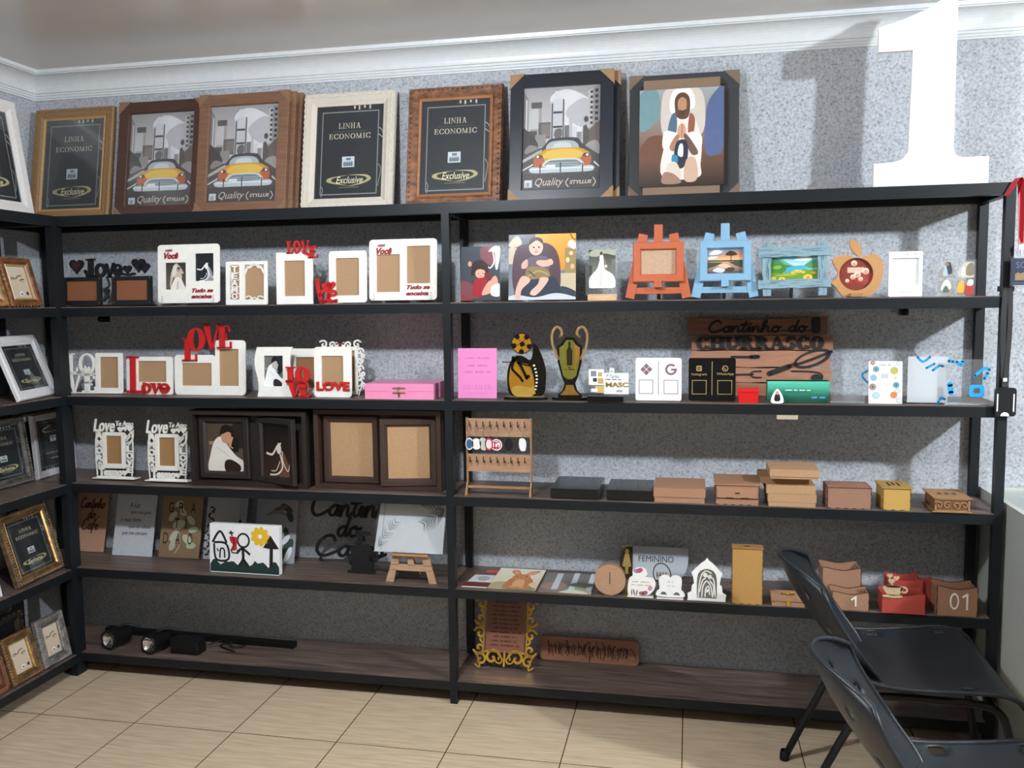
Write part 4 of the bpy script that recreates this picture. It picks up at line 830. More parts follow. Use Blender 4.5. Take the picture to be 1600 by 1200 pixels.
# white tablet-like frame
r = T('picture_frame', 'plain white frame shaped like a reading tablet with an empty window', 'photo frame', (3.281, .045, L2), .05)
g = G('satin', 'f2f4f6'); g.ring(rr(-.053, 0, .055, .154, .004), rr(-.043, .036, .045, .132, .001), -.014, 0); g.set('satin', '9a9da2'); text(g, '~~ ~~~~', .0, .042, .142, .147, -.0142); g.box(-.02, .03, -.0143, -.014, .014, .0155); g.build('frame_plate', r)
g = G('satin', 'f4f6f8'); g.box(-.050, .052, -.004, -.001, .03, .138); g.build('backing_board', r)
# acrylic with four mini photos
r = T('photo_magnet_card', 'clear acrylic sheet with four tiny cut-out photos next to the right end post', 'photo card', (3.444, .045, L2), .04)
g = G('acrylic'); g.box(-.062, .064, -.002, 0, 0, .122); g.build('acrylic_plate', r)
for a in ([('b', [(0, 0), (.1, .5), (.4, .7), (.6, .6), (.9, .8), (1, .3), (.8, 0)], '8d8c84'), ('b', [(.4, .3), (.5, .95), (.75, .95), (.85, .3)], '2d3b48'), ('b', [(.3, .2), (.45, .8), (.6, .2)], '9fb4c4'), ('e', .55, .85, .12, .12, '8a6d4a')],
          [('b', [(0, .1), (.2, .7), (.6, 1.0), (1, .9), (1, 0)], 'b8b3a4'), ('b', [(.5, .2), (.6, .8), (.95, .9), (.98, .2)], '77705e'), ('b', [(.2, .2), (.35, .7), (.5, .2)], 'dad6ca')],
          [('e', .5, .5, .5, .5, '8e8d85'), ('b', [(.2, .3), (.4, .9), (.7, .9), (.8, .4)], 'c9c7bf'), ('b', [(.3, .2), (.5, .6), (.7, .2)], '5c6158')],
          [('r', 0, 0, 1, .9, '8f7a5a'), ('b', [(0, .2), (.1, .8), (.35, .8), (.4, .2)], 'd2a53c'), ('b', [(.45, .0), (.5, .6), (.95, .6), (1, 0)], 'a2382f'), ('e', .3, .8, .12, .12, 'c39a7a'), ('b', [(.6, .6), (.7, .95), (.95, .9), (.9, .6)], 'e6e2da')]),:
    for k, s in enumerate(a):
        g = G('paper'); x0 = -.056+(k % 2)*.062; z0 = .062 if k < 2 else .004; art(g, s, x0, x0+.052, z0, z0+.054, -.0022); g.build('mini_photo', r)

# ================================================================ third level
# C1 LOVE wood letters + frame
r = plate_frame('white frame with tall cut-out LOVE letters and a tiny couple at its left', (.145, .085, L3), .130, .172, [(-.044, .024, .044, .155, .003)], .008, lean=.06)
g = G('satin', WH); serif_text(g, 'L', -.205, -.150, .084, .170, -.007, 0, .22, .10, .07); g.ring(ell(-.105, .125, .040, .046, 24), ell(-.105, .125, .027, .038, 24), -.007, 0)
serif_text(g, 'V', -.205, -.135, .004, .084, -.007, 0, .22, .10, .08); serif_text(g, 'E', -.130, -.062, .004, .084, -.007, 0, .24, .11, .08, 0)
g.box(-.21, -.06, -.007, 0, .080, .086); g.box(-.21, .06, -.012, .03, 0, .004)
g.plate(cr_closed([(-.128, .090), (-.126, .100), (-.120, .108), (-.115, .118), (-.111, .108), (-.107, .100), (-.102, .108), (-.097, .114), (-.093, .106), (-.086, .098), (-.084, .090)], 3), -.007, 0)
g.build('cut_letters', r)
# C2
r = plate_frame('small white frame with a tall red capital L spelling Love along its base', (.337, .085, L3), .216, .158, [(-.055, .052, .078, .140, .001)], .010, lean=.06)
g = G('satin', RED); serif_text(g, 'L', -.104, -.015, .004, .160, -.013, -.0065, .20, .08, .05)
g.ring(ell(-.013, .026, .023, .022, 20), ell(-.013, .026, .010, .012, 20), -.0125, -.0065)
serif_text(g, 'V', .006, .052, .004, .048, -.0125, -.0065, .34, .18, .14)
g.ring(ell(.072, .026, .024, .022, 20), ell(.072, .032, .010, .007, 20), -.0125, -.0065); g.stroke([(.05, .026), (.095, .028)], .007, -.0125, -.0065); g.build('lettering', r, 'red serif lettering')
# C3
r = plate_frame('large white double frame under big stepped red LOVE letters', (.615, .085, L3), .322, .226, [(-.128, .038, .008, .132, .001, .166), (.042, .038, .130, .190, .001)], .016, lean=.06)
for ch, x0, x1, z0, z1, y in (('L', -.122, -.052, .140, .236, -.014), ('O', -.094, -.012, .182, .276, -.020), ('V', -.030, .056, .186, .296, -.014), ('E', .040, .108, .192, .286, -.020)):
    g = G('satin', RED); serif_text(g, ch, x0, x1, z0, z1, y, y+.006, .25, .07, .06); g.build('letter', r, 'red serif letter')
# C4 wavy
r = T('picture_frame', 'white frame with wavy sides around a black and white photo of a couple', 'photo frame', (.920, .045, L3), .06)
h = .200; out = []; N_ = 12
def wv(z): return .010*math.sin(z/h*2*PI+.3)
for i in range(N_+1): out.append((.084+wv(i/N_*h)*.9-.004, i/N_*h))
for i in range(N_, -1, -1): out.append((-.074+wv(i/N_*h)*.9, i/N_*h))
inn = [(.040, .042+(.165-.042)*i/N_) for i in range(N_+1)]+[(-.042, .165-(.165-.042)*i/N_) for i in range(N_+1)]
g = G('satin', WH); g.ring(out, inn, -.006, 0); g.build('frame_plate', r)
g = G('paper', '3a3a3a'); g.box(-.045, .043, .0004, .003, .039, .168); art(g, sh_couple(True), -.043, .041, .041, .166, .0002); g.build('print', r)
# C5
r = plate_frame('white frame half hidden behind red LO VE letters and the next frame', (1.035, .115, L3), .150, .190, [(-.052, .03, .052, .155, .001)], .008, lean=.06, back='9c7048')
r = T('love_letter_sign', 'red free-standing stacked LO over VE letters beside the couple photo', 'letter sign', (1.043, .030, L3), .04)
g = G('satin', RED); serif_text(g, 'L', -.062, -.012, .062, .122, -.010, 0, .30, .12, .10); serif_text(g, 'O', -.022, .042, .060, .122, -.010, 0, .28, .12, .08)
serif_text(g, 'V', -.060, .006, .0, .066, -.010, 0, .34, .16, .12); serif_text(g, 'E', -.008, .044, .0, .062, -.010, 0, .30, .14, .10); g.build('cut_letters', r)
# C6 + C7
r = plate_frame('white upright frame with red LOVE across its bottom edge', (1.172, .050, L3), .158, .200, [(-.048, .042, .044, .164, .002)], .014, lean=.05)
g = G('satin', RED); text(g, 'LOVE', -.068, .072, .026, .062, -.013, .006, 0, .05); g.build('lettering', r, 'bold rounded red LOVE letters')
r = T('picture_frame', 'white ornate scroll and flower frame standing behind the red LOVE frame', 'photo frame', (1.172, .125, L3), .05)
g = G('satin', WH); W2, H2 = .098, .228
def scroll(g, cx, cz, s, fx=1, fz=1, rot=0, w=.006, y0=-.006, y1=0):
    pts = []
    for i in range(11):
        a = i/10*3.4*PI/1.6; rr_ = s*(1-.085*i); pts.append((cx+fx*(rr_*math.cos(a+rot)), cz+fz*(rr_*math.sin(a+rot))))
    g.stroke(pts, w, y0, y1, n=3)
def flower(g, cx, cz, s, y0=-.007, y1=0):
    for k in range(5): g.plate(ell(cx+s*.62*math.cos(k*2*PI/5+.3), cz+s*.62*math.sin(k*2*PI/5+.3), s*.42, s*.42, 8), y0, y1)
g.ring(rr(-.075, .012, .075, .205, .004), rr(-.062, .025, .062, .19, .002), -.006, 0)
for sx in (-1, 1):
    for zc, s in ((.035, .016), (.075, .015), (.115, .016), (.150, .014), (.185, .016)): scroll(g, sx*.084, zc, s, sx, 1 if int(zc*1000) % 2 else -1)
    for zc in (.052, .095, .168): flower(g, sx*.097, zc, .010)
    scroll(g, sx*.072, .214, .018, sx, 1, .6); scroll(g, sx*.035, .212, .014, -sx, 1); flower(g, sx*.015, .213, .010)
    g.stroke([(sx*.078, .01), (sx*.092, .06), (sx*.08, .11), (sx*.094, .16), (sx*.078, .205)], .004, -.005, 0)
g.build('scroll_border', r)
g = G('satin', 'a32a2a'); text(g, '~~ ~~', -.02, .02, .212, .222, -.008, .002, .2, .03); g.build('lettering', r, 'red lettering')
g = G('mdf', KR); g.box(-.066, .066, .0006, .003, .02, .195); g.build('backing_board', r)
# C8 pink box
r = T('jewellery_box', 'flat bright pink lidded box with a small metal clasp at the centre post', 'box', (1.462, -.0, L3))
def hinged_box(r, w, d, h1, h2, colr, mat='satin', lidcol=None, inset=0.0):
    g = G(mat, colr); g.box(-w/2+inset, w/2-inset, inset, d-inset, 0, h1); g.build('body', r)
    g = G(mat, lidcol or colr); g.box(-w/2, w/2, 0, d, h1+.0012, h1+h2); g.build('lid', r)
hinged_box(r, .278, .20, .030, .030, 'e58bb4')
g = G('satin', 'b0527c'); g.box(.1392, .1398, .055, .06, .002, .058); g.box(-.1399, .1399, .0002, .199, .0302, .031)
g.build('seam', r, 'darker pink seam')
g = G('gold', 'a38a68')
for z in (.042, .024):
    for x in (-.016, .016): g.plate(ell(x, z, .012, .004, 12), -.0015, 0)
    g.plate(ell(0, z, .008, .006, 12), -.002, 0)
g.plate(ell(0, .014, .005, .008, 10), -.002, 0); g.blob((0, -.003, .030), (.005, .003, .005), 5); g.build('clasp', r)
# C9
r = T('acrylic_sign', 'upright pink acrylic sheet engraved with DINAMAR beside the centre post', 'sign', (1.762, .045, L3), .05)
g = G('glossy', 'e08ac0'); g.box(-.076, .076, -.003, 0, 0, .192)
g.set('glossy', 'cf6fae')
for s, a, z0, z1 in (('~~~~ ~~~~~', -.05, .150, .158), ('~~~ ~~~~', -.04, .120, .130), ('~~~~ ~~~~ ~~', -.052, .096, .106)): text(g, s, a, -a, z0, z1, -.0032)
serif_text(g, 'DINAMAR', -.055, .055, .034, .052, -.0032, None, .12, .05); g.box(-.03, .04, -.0033, -.003, .018, .020); g.build('engraved_sheet', r)
g = G('acrylic'); g.box(-.05, .05, .0, .04, 0, .008); g.build('stand', r)
# C10 soccer trophy
r = T('soccer_trophy', 'gold and black acrylic trophy with a kicking figure and a soccer ball', 'trophy', (1.950, .045, L3))
GB = 'c8922e'
g = G('glossy', '14120f'); g.slab(ell(0, 0, .085, .030, 28), 0, .010); g.set('gold', 'a98a4c'); g.slab(ell(0, 0, .070, .022, 28), .010, .013); g.build('base', r)
g = G('glossy', '16130f'); g.plate(cr_closed([(-.050, .012), (-.070, .06), (-.066, .12), (-.045, .160), (-.015, .166), (.02, .150), (.030, .19), (.03, .212), (.05, .195), (.075, .13), (.078, .07), (.060, .012)], 4), -.002, .004); g.build('black_plate', r)
g = G('gold', GB); g.plate(cr_closed([(-.042, .015), (-.062, .06), (-.059, .11), (-.05, .135), (-.03, .152), (-.02, .140), (.015, .130), (.030, .09), (.035, .05), (.028, .015)], 4), -.005, -.002)
g.set('gold', 'd9b45c'); g.plate(cr_closed([(-.042, .015), (-.05, .045), (-.02, .052), (.02, .046), (.033, .05), (.028, .015)], 4), -.0055, -.005)
g.build('gold_plate', r)
g = G('glossy', '14120f'); g.stroke([(-.030, .160), (-.024, .14), (-.012, .12), (.0, .095), (.006, .08)], .010, -.009, -.005); g.stroke([(-.035, .148), (-.055, .142), (-.085, .142)], .005, -.009, -.005, taper=lambda t: 1.3-t*.9); g.stroke([(-.040, .152), (-.050, .12), (-.035, .10), (-.02, .085), (-.01, .07)], .009, -.009, -.005); g.stroke([(-.03, .14), (-.01, .135), (.015, .128)], .005, -.009, -.005); g.plate(ell(-.045, .156, .007, .009, 10), -.009, -.005); g.plate(ell(.012, .088, .007, .007, 10), -.009, -.005); g.build('player_figure', r)
g = G('satin', 'dcd6c4')
for i in range(9): z = .022+i*.013; g.plate(rect(.040-.0008*(i-4)**2*.8, z, .048-.0008*(i-4)**2*.8, z+.006), -.0035, -.002)
g.build('film_strip', r, 'pale film strip squares')
g = G('gold', GB); g.plate(ell(-.012, .212, .038, .038, 28), -.006, -.002); g.build('ball', r)
g = G('glossy', '17140f'); c0 = (-.012, .212)
g.plate(ell(c0[0]+.002, c0[1]-.002, .011, .011, 5, .3, .3+2*PI), -.0068, -.006)
for k in range(5):
    a = .9+k*2*PI/5; g.plate(clip(ell(c0[0]+.031*math.cos(a), c0[1]+.031*math.sin(a), .011, .011, 5, a, a+2*PI), -1, -1, 1, 1), -.0068, -.006); g.stroke([(c0[0]+.01*math.cos(a), c0[1]+.01*math.sin(a)), (c0[0]+.024*math.cos(a), c0[1]+.024*math.sin(a))], .0018, -.0068, -.006)
g.ring(ell(*c0, .040, .040, 28), ell(*c0, .037, .037, 28), -.0065, -.002); g.build('ball_pattern', r, 'black soccer ball pattern')
# C11 cup trophy
r = T('cup_trophy', 'tall gold and black flat cup trophy with two curled handles', 'trophy', (2.119, .045, L3))
g = G('glossy', '14120f'); g.slab(ell(0, 0, .068, .028, 28), 0, .010); g.slab(ell(0, 0, .045, .02, 24), .010, .016); g.build('base', r)
cup = [(-.048, .016), (-.028, .035), (-.020, .062), (-.03, .085), (-.045, .14), (-.048, .20), (-.030, .215), (-.015, .235), (.015, .235), (.030, .215), (.048, .20), (.045, .14), (.03, .085), (.020, .062), (.028, .035), (.048, .016)]
g = G('glossy', '16140f'); g.plate(cup, -.002, .004); g.build('black_plate', r)
g = G('gold', '8f8a3e'); g.plate([(p[0]*.80, .075+(p[1]-.075)*.94) for p in cup if p[1] > .08]+[(.012, .078), (-.012, .078)] if False else [(-.008, .078), (-.024, .09), (-.037, .145), (-.039, .196), (-.024, .206), (-.012, .224), (.012, .224), (.024, .206), (.039, .196), (.037, .145), (.024, .09), (.008, .078)], -.005, -.002)
g.set('gold', 'c08a3a'); g.plate([(.012, .09), (.034, .16), (.039, .196), (.024, .206), (.018, .214), (.02, .14)], -.0055, -.005); g.set('gold', 'a8803a'); g.plate([(-.038, .018), (-.02, .036), (-.013, .056), (.013, .056), (.02, .036), (.038, .018)], -.005, -.002); g.build('gold_plate', r)
g = G('glossy', '2b2a14'); g.plate([(-.010, .13), (-.011, .185), (-.004, .20), (-.004, .218), (.004, .218), (.004, .20), (.011, .185), (.010, .13)], -.0062, -.005); text(g, '~ ~~~', -.018, .018, .112, .118, -.0056); g.box(-.006, .006, -.0056, -.005, .121, .124); g.build('bottle_motif', r, 'dark bottle silhouette')
for sx in (-1, 1):
    g = G('gold', 'bd9a6a'); g.stroke([(sx*.042, .155), (sx*.062, .20), (sx*.066, .245), (sx*.052, .272), (sx*.035, .268), (sx*.028, .250), (sx*.036, .238)], .009, -.004, .003, n=6); g.build('handle', r)
# C12
r = T('place_card_stand', 'white and gold name plaque lettered Turma on a black block', 'plaque', (2.262, .020, L3))
g = G('glossy', '101113'); g.box(-.072, .060, -.030, .012, 0, .020); g.build('base', r)
g = G('satin', 'f2f2f0'); g.plate(rr(-.068, .060, -.012, .118, .003), -.010, -.006)
for x, z, s, c in ((-.060, .092, .020, '7f8794'), (-.034, .092, .015, 'c0a060'), (-.052, .072, .014, '3c3c34'), (-.034, .065, .020, 'c0a060')): g.set('satin', c); g.plate(rect(x, z, x+s, z+s), -.0112, -.010)
g.build('logo_tile', r)
g = G('satin', 'e4e6e8'); g.plate(rr(-.012, .026, .078, .104, .001), -.008, -.004); g.plate(rr(.008, .100, .026, .122, .001), -.009, -.005); g.set('satin', 'cfae6a'); g.plate(rect(-.045, .030, -.012, .056), -.006, -.003)
g.set('satin', '2f343c'); text(g, '7ª Turma', -.004, .042, .086, .098, -.0083); text(g, '~~~~ ~~~ ~~', -.008, .05, .078, .083, -.0083); text(g, 'ADSI', .034, .054, .034, .042, -.0083, bold=.02); text(g, 'MT', .012, .022, .107, .113, -.0093)
g.set('gold', 'c9a658'); text(g, 'MASC', -.006, .078, .052, .070, -.0088, bold=.04); g.set('satin', 'e8e8e6'); g.plate(rect(-.06, .034, -.036, .046), -.0085, -.006); g.build('plaque', r)
# C13 / C14
def two_icon(label, loc, w, h, col, mat, ink, inkm, black):
    r = T('payment_sign', label, 'sign', loc, .05); g = G(mat, col); g.plate(rr(-w/2, 0, w/2, h, .008), -.005, 0); g.build('plate', r)
    y = -.0056; g = G(inkm, ink)
    g.box(-.0012, .0012, y, -.005, h*.14, h*.92)
    for x in (-.045, .045): g.ring(rr(x-.026, .024, x+.026, .076, .001), rr(x-.0235, .0265, x+.0235, .0735, .001), y, -.005)
    if not black:
        for dx, dz in ((0, .012), (0, -.012), (.012, 0), (-.012, 0)): g.plate([(-.044+dx*.98+a, .114+dz*.98+b) for a, b in ((.0105, 0), (0, .0105), (-.0105, 0), (0, -.0105))], y, -.005)
        P = ell(.045, .114, .021, .021, 26, .10*PI-.1, 1.80*PI); Q = ell(.045, .114, .014, .014, 26, .10*PI-.1, 1.80*PI)
        P = ell(.045, .114, .021, .021, 26, .25*PI, 2.0*PI); Q = ell(.045, .114, .013, .013, 26, .25*PI, 2.0*PI)
        for i in range(26): g.dec([P[i], P[i+1], Q[i+1], Q[i]], y)
        g.box(.045, .066, y, -.005, .110, .117)
    else:
        g.ring(rr(-.056, .108, -.036, .128, .004), rr(-.051, .113, -.041, .123, .002), y, -.005); g.plate(ell(-.046, .118, .003, .003, 8), y, -.005)
        g.ring(ell(.046, .118, .011, .011, 20), ell(.046, .118, .008, .008, 20), y, -.005); g.stroke([(.042, .122), (.044, .116), (.050, .114)], .003, y, -.005)
        text(g, 'Instagram', -.072, -.018, .090, .102, y, bold=.01); text(g, 'WhatsApp', .016, .076, .092, .103, y, bold=.01)
    g.build('icons', r, 'printed icons and boxes'); g = G('acrylic'); g.box(-.03, .03, 0, .045, 0, .006); g.build('foot', r); return r
two_icon('white square sign with a diamond icon, a letter G and two empty boxes', (2.447, .035, L3), .166, .156, 'f3f4f6', 'satin', '7d6672', 'satin', False)
two_icon('black square sign lettered Instagram and WhatsApp in gold with two boxes', (2.638, .035, L3), .166, .156, '0d0d0f', 'glossy', 'cdb27c', 'gold', True)
# C15 churrasco sign
r = T('barbecue_sign', 'brown plank sign reading Cantinho do Churrasco with black barbecue tools', 'sign', (2.815, .235, L3), .10)
W_ = .252
for i, (x0, x1, z0, z1, c, cv) in enumerate(((-.262, .248, .232, .300, '7a4e36', .010), (-.250, .268, .175, .228, '8f6045', 0), (-.250, .258, .110, .171, 'a07056', 0), (-.248, .262, .052, .106, 'a07056', 0), (-.245, .252, .0, .048, '9a6a50', 0))):
    g = G('wood', c); n = 10; q = [(x0+(x1-x0)*k/n, z0+.0015*math.sin(k*2.1+i)) for k in range(n+1)]; q += [(x1-(x1-x0)*k/n, z1-cv*math.sin(PI*k/n)+.0015*math.sin(k*1.7+i)) for k in range(n+1)]
    g.plate(q, -.010, 0); g.build('plank', r)
g = G('matte', '0c0a09'); script_text(g, 'Cantinho', -.195, .075, .243, .021, .0085, -.014, -.010); script_text(g, 'do', .105, .170, .243, .021, .0085, -.014, -.010); g.stroke([(.05, .243), (.10, .248), (.20, .246)], .004, -.014, -.010); g.build('script_lettering', r, 'black script lettering')
g = G('matte', '0c0a09'); serif_text(g, 'CHURRASCO', -.232, .236, .176, .226, -.015, -.010, .28, .13, .16, .02); g.build('block_lettering', r, 'black slab lettering')
g = G('matte', '0e0c0b')
g.plate(rr(.190, .236, .222, .298, .012), -.015, -.010); g.build('shaker_motif', r)
g = G('matte', '0e0c0b'); g.stroke([(.04, .085), (.075, .098), (.11, .112)], .020, -.014, -.010); g.stroke([(.11, .112), (.135, .124)], .012, -.014, -.010)
P = ell(.195, .142, .07, .030, 24, rot=.35); Q = ell(.192, .142, .058, .021, 24, rot=.35); g.ring(P, Q, -.014, -.010); g.stroke([(.135, .118), (.19, .138), (.262, .168)], .010, -.014, -.010); g.build('tongs_motif', r)
g = G('matte', '0e0c0b'); g.stroke([(-.10, .148), (-.02, .148), (.0, .150)], .009, -.014, -.010); g.stroke([(-.03, .148), (-.002, .149)], .014, -.014, -.010); g.stroke([(-.10, .08), (-.02, .082)], .007, -.014, -.010)
for dz in (-.010, .010): g.stroke([(-.03, .082), (-.02, .082+dz), (.01, .082+dz*1.2)], .005, -.014, -.010)
g.stroke([(.12, .095), (.2, .092), (.23, .08), (.225, .055)], .005, -.014, -.010); g.plate(ell(.21, .07, .02, .014, 14), -.014, -.010); g.build('fork_motif', r)
# C16
r = T('napkin_clip_box', 'small bright red plastic box at the foot of the barbecue sign', 'box', (2.764, -.0, L3))
g = G('satin', 'c4161a'); g.box(-.034, .034, .0, .035, 0, .050); g.build('body', r)
g = G('satin', 'd01a1d'); g.box(-.038, .038, -.003, .038, .040, .051); g.build('lid', r)
# C17 green roll
r = T('led_lamp_box', 'curved glossy green display panel lying in front of the barbecue sign', 'display panel', (2.935, .030, L3))
g = G('glossy', '3a9a76'); n = 14; vs = []
for i in range(n+1):
    a = i/n*PI*.95; y = .03-.05*math.sin(a*.62); z = .078*i/n
    for x in (-.105, .105): vs.append((x, y, z))
g.smooth = True
g.set('glossy', '52b59c')
g.raw(vs, [(2*i, 2*i+1, 2*i+3, 2*i+2) for i in range(n)]); g.smooth = False
for x in (-.1055, .1055): g.set('satin', '2a7a4c'); g.raw([(x, v[1], v[2]) for v in vs[::2]]+[(x, .045, .078), (x, .045, 0)], [list(range(n+3))])
g.set('satin', '2a7a4c'); g.raw([(-.105, .045, 0), (.105, .045, 0), (.105, .045, .078), (-.105, .045, .078)], [(0, 3, 2, 1)]); g.raw([(-.105, .03, .078), (.105, .03, .078), (.105, .045, .078), (-.105, .045, .078)], [(0, 1, 2, 3)])
g.build('curved_panel', r)
g = G('satin', 'dff2ee'); text(g, '~~~~ ~~ ~~~ ~~', -.045, .04, .044, .049, -.0205); g.set('satin', '4f9ad0'); text(g, '~~ ~~', .045, .09, .016, .026, -.016); g.build('lettering', r)
r = T('penguin_tag', 'tiny white and black rounded tag standing before the green panel', 'tag', (2.862, -.004, L3))
g = G('satin', 'eef2f0'); g.plate(cr_closed([(-.018, 0), (-.020, .018), (-.010, .040), (0, .050), (.010, .040), (.020, .018), (.018, 0)], 4), -.003, 0); g.set('satin', '20262a'); g.plate(cr_closed([(-.010, .010), (-.008, .028), (0, .036), (.008, .028), (.010, .010), (0, .006)], 4), -.0036, -.003); g.set('satin', 'c9a08a'); g.plate(ell(0, .036, .006, .007, 12), -.004, -.003); g.build('tag_plate', r)
# C20 clear L stand, C18 card, C19 acrylic boxes
r = T('acrylic_stand', 'low clear acrylic holder right of the green panel', 'stand', (3.103, .02, L3))
g = G('acrylic'); g.box(-.056, .056, 0, .003, 0, .048); g.box(-.056, .056, 0, .05, 0, .003); g.box(-.01, .056, .047, .050, .0, .15); g.build('acrylic_plate', r)
r = T('folded_card', 'white card printed with coloured round icons leaning on a clear holder', 'card', (3.226, .03, L3), .10)
g = G('satin', 'ebe9df'); g.plate(rr(-.054, 0, .056, .148, .002), -.002, 0)
for x, z, s, c, c2 in ((-.03, .120, .011, '6f9aa8', '2b3f49'), (.030, .115, .013, 'b3b04a', 'b3b04a'), (-.038, .090, .011, '7fb4cf', '7fb4cf'), (-.042, .058, .012, '9a8a80', '2b2b2b'), (.036, .065, .011, '5a8fae', '27455a'), (-.03, .028, .012, 'a9cde0', 'a9cde0'), (.028, .030, .012, 'd0823c', 'd0823c'), (-.05, .142, .008, 'a0907c', 'cfc2b0'), (.052, .14, .008, 'c5cdd0', 'c5cdd0'), (.050, .045, .009, 'c5cdd0', 'e5e5e0'), (.046, .012, .010, 'c5cdd0', 'e5e5e0')):
    x = max(min(x, .055-s), -.053+s) if abs(x) < .05 else x*.82; g.set('satin', '8c9498'); g.plate(ell(x, z, s, s, 18), -.0023, -.002); g.set('satin', c); g.plate(ell(x, z, s*.86, s*.86, 18), -.0026, -.002); g.set('satin', c2); g.plate([(x+a*s*.5, z+b*s*.5) for a, b in ((1, 0), (.2, .2), (0, 1), (-.2, .2), (-1, 0), (-.2, -.2), (0, -1), (.2, -.2))], -.0029, -.002)
g.set('satin', 'bdbfc0'); g.plate(rect(-.014, .088, .010, .104), -.0024, -.002); g.ring(rr(-.016, .042, .018, .072, .001), rr(-.0145, .0435, .0165, .0705, .001), -.0024, -.002); g.set('satin', 'cdbf62'); g.plate([(.034+a*.006, .09+b*.006) for a, b in ((1, 0), (0, 1), (-1, 0), (0, -1))], -.0024, -.002)
g.set('satin', '8e9294'); text(g, '~~~~ ~~', -.02, .02, .132, .137, -.0022); g.build('printed_card', r)
g = G('satin', '2a96cc'); g.stroke([(-.048, .118), (-.072, .100), (-.06, .08), (-.05, .072)], .007, .018, .0185); g.build('blue_film_mark', r)
for k, (x0, x1, z1, lb, y) in enumerate(((3.300, 3.430, .160, 'frosted clear acrylic sheet with blue film marks, left one of the pair', .04), (3.418, 3.555, .156, 'clear acrylic sheet with blue film marks beside the right end post', .015))):
    r = T('acrylic_sheet', lb, 'acrylic sheet', ((x0+x1)/2, y, L3)); w = (x1-x0)/2
    g = G('frosted' if k == 0 else 'acrylic'); g.box(-w, w, 0, .003, 0, z1); g.build('acrylic_plate', r)
    g = G('frosted'); g.box(-w, w, .003, .055, 0, .003); g.build('foot', r)
    y0, y1 = -.0006, -.0001
    if k == 0:
        for p in ([(-w+.03, .158), (-w+.048, .142), (-w+.07, .158)], [(-w+.06, .12), (-w+.085, .135)], [(-w+.08, .112), (-w+.10, .128), (-w+.112, .126)], [(w-.03, .0), (w-.02, .016), (w-.008, .012)]): g = G('satin', '2a96cc'); g.stroke(p, .008, y0, y1); g.build('film_mark', r)
    else:
        g = G('satin', '2a96cc'); g.stroke([(-w+.012, .07), (-w+.016, .04)], .018, y0, y1); g.build('film_mark', r)
        for p in ([(-w+.005, .150), (-w+.02, .148)], [(-w+.03, .148), (-w+.045, .135), (-w+.05, .15)], [(.02, .10), (.05, .125), (.066, .12)], [(.05, .09), (.06, .11)]): g = G('satin', '2a96cc'); g.stroke(p, .010, y0, y1); g.build('film_mark', r)
        g = G('satin', '2a96cc'); g.ring(rr(.004, .028, .052, .070, .010), rr(.018, .040, .038, .058, .005), y0, y1); g.build('film_mark', r)
# paper label stuck below shelf
g = G('paper', 'b3a68c'); g.box(2.862, 2.934, .001, .0025, L3-.056, L3-.0405)
tag(g.build('paper_label'), 'small beige paper label hanging under the third shelf edge', 'label')

# ================================================================ fourth level
# D1, D2 word lattice frames
def lattice(label, loc, group):
    r = T('picture_frame', label, 'photo frame', loc, .05, 0, group); g = G('satin', WH)
    g.ring(rr(-.058, .040, .052, .195, .008), rr(-.040, .060, .034, .180, .001), -.006, 0); g.build('frame_plate', r)
    g = G('satin', WH); text(g, 'Love', -.100, .002, .196, .252, -.006, .006, .25, .02); text(g, 'Te Amo', .008, .090, .222, .244, -.006, .006, .15, .01)
    for cx, cz, s in ((.03, .208, .014), (.054, .212, .012), (.075, .214, .016), (.062, .175, .015), (.07, .150, .010), (.06, .05, .012), (-.075, .05, .012)): g.plate(heart(cx, cz, s), -.006, 0)
    for k, (c, z0, z1) in enumerate((('A', .165, .198), ('M', .132, .163), ('O', .100, .130), ('R', .070, .098), ('A', .042, .068))): text(g, c, -.092, -.056, z0, z1, -.006, .006, 0, .05)
    for k, (c, z0, z1) in enumerate((('L', .112, .140), ('O', .082, .110), ('V', .054, .080), ('E', .022, .050))): text(g, c, .056, .086, z0, z1, -.006, .006, 0, .04)
    text(g, 'Teamo', -.078, .034, .006, .042, -.006, .006, 0, .05); g.plate(heart(.046, .022, .014), -.006, 0); g.box(-.088, .088, -.006, 0, 0, .006)
    g.stroke([(.055, .16), (.075, .19), (.088, .2)], .006, -.006, 0); g.stroke([(.055, .145), (.085, .165), (.09, .205)], .005, -.006, 0); g.stroke([(-.086, .01), (-.092, .1), (-.086, .2)], .004, -.005, 0); g.stroke([(.08, .01), (.088, .1), (.084, .2)], .004, -.005, 0)
    g.build('word_border', r); g = G('mdf', 'a37a4c'); g.box(-.044, .038, .0004, .003, .056, .184); g.build('backing_board', r)
    g = G('satin', WH); g.box(-.10, .10, -.02, .03, -.004, 0); g.build('base', r); return r
lattice('white word-lattice frame reading Love and Amor, nearer the corner', (.150, .085, L4+.004), 'white word-lattice frames')
lattice('white word-lattice frame reading Love and Amor, against the dark double frame', (.412, .070, L4+.004), 'white word-lattice frames')
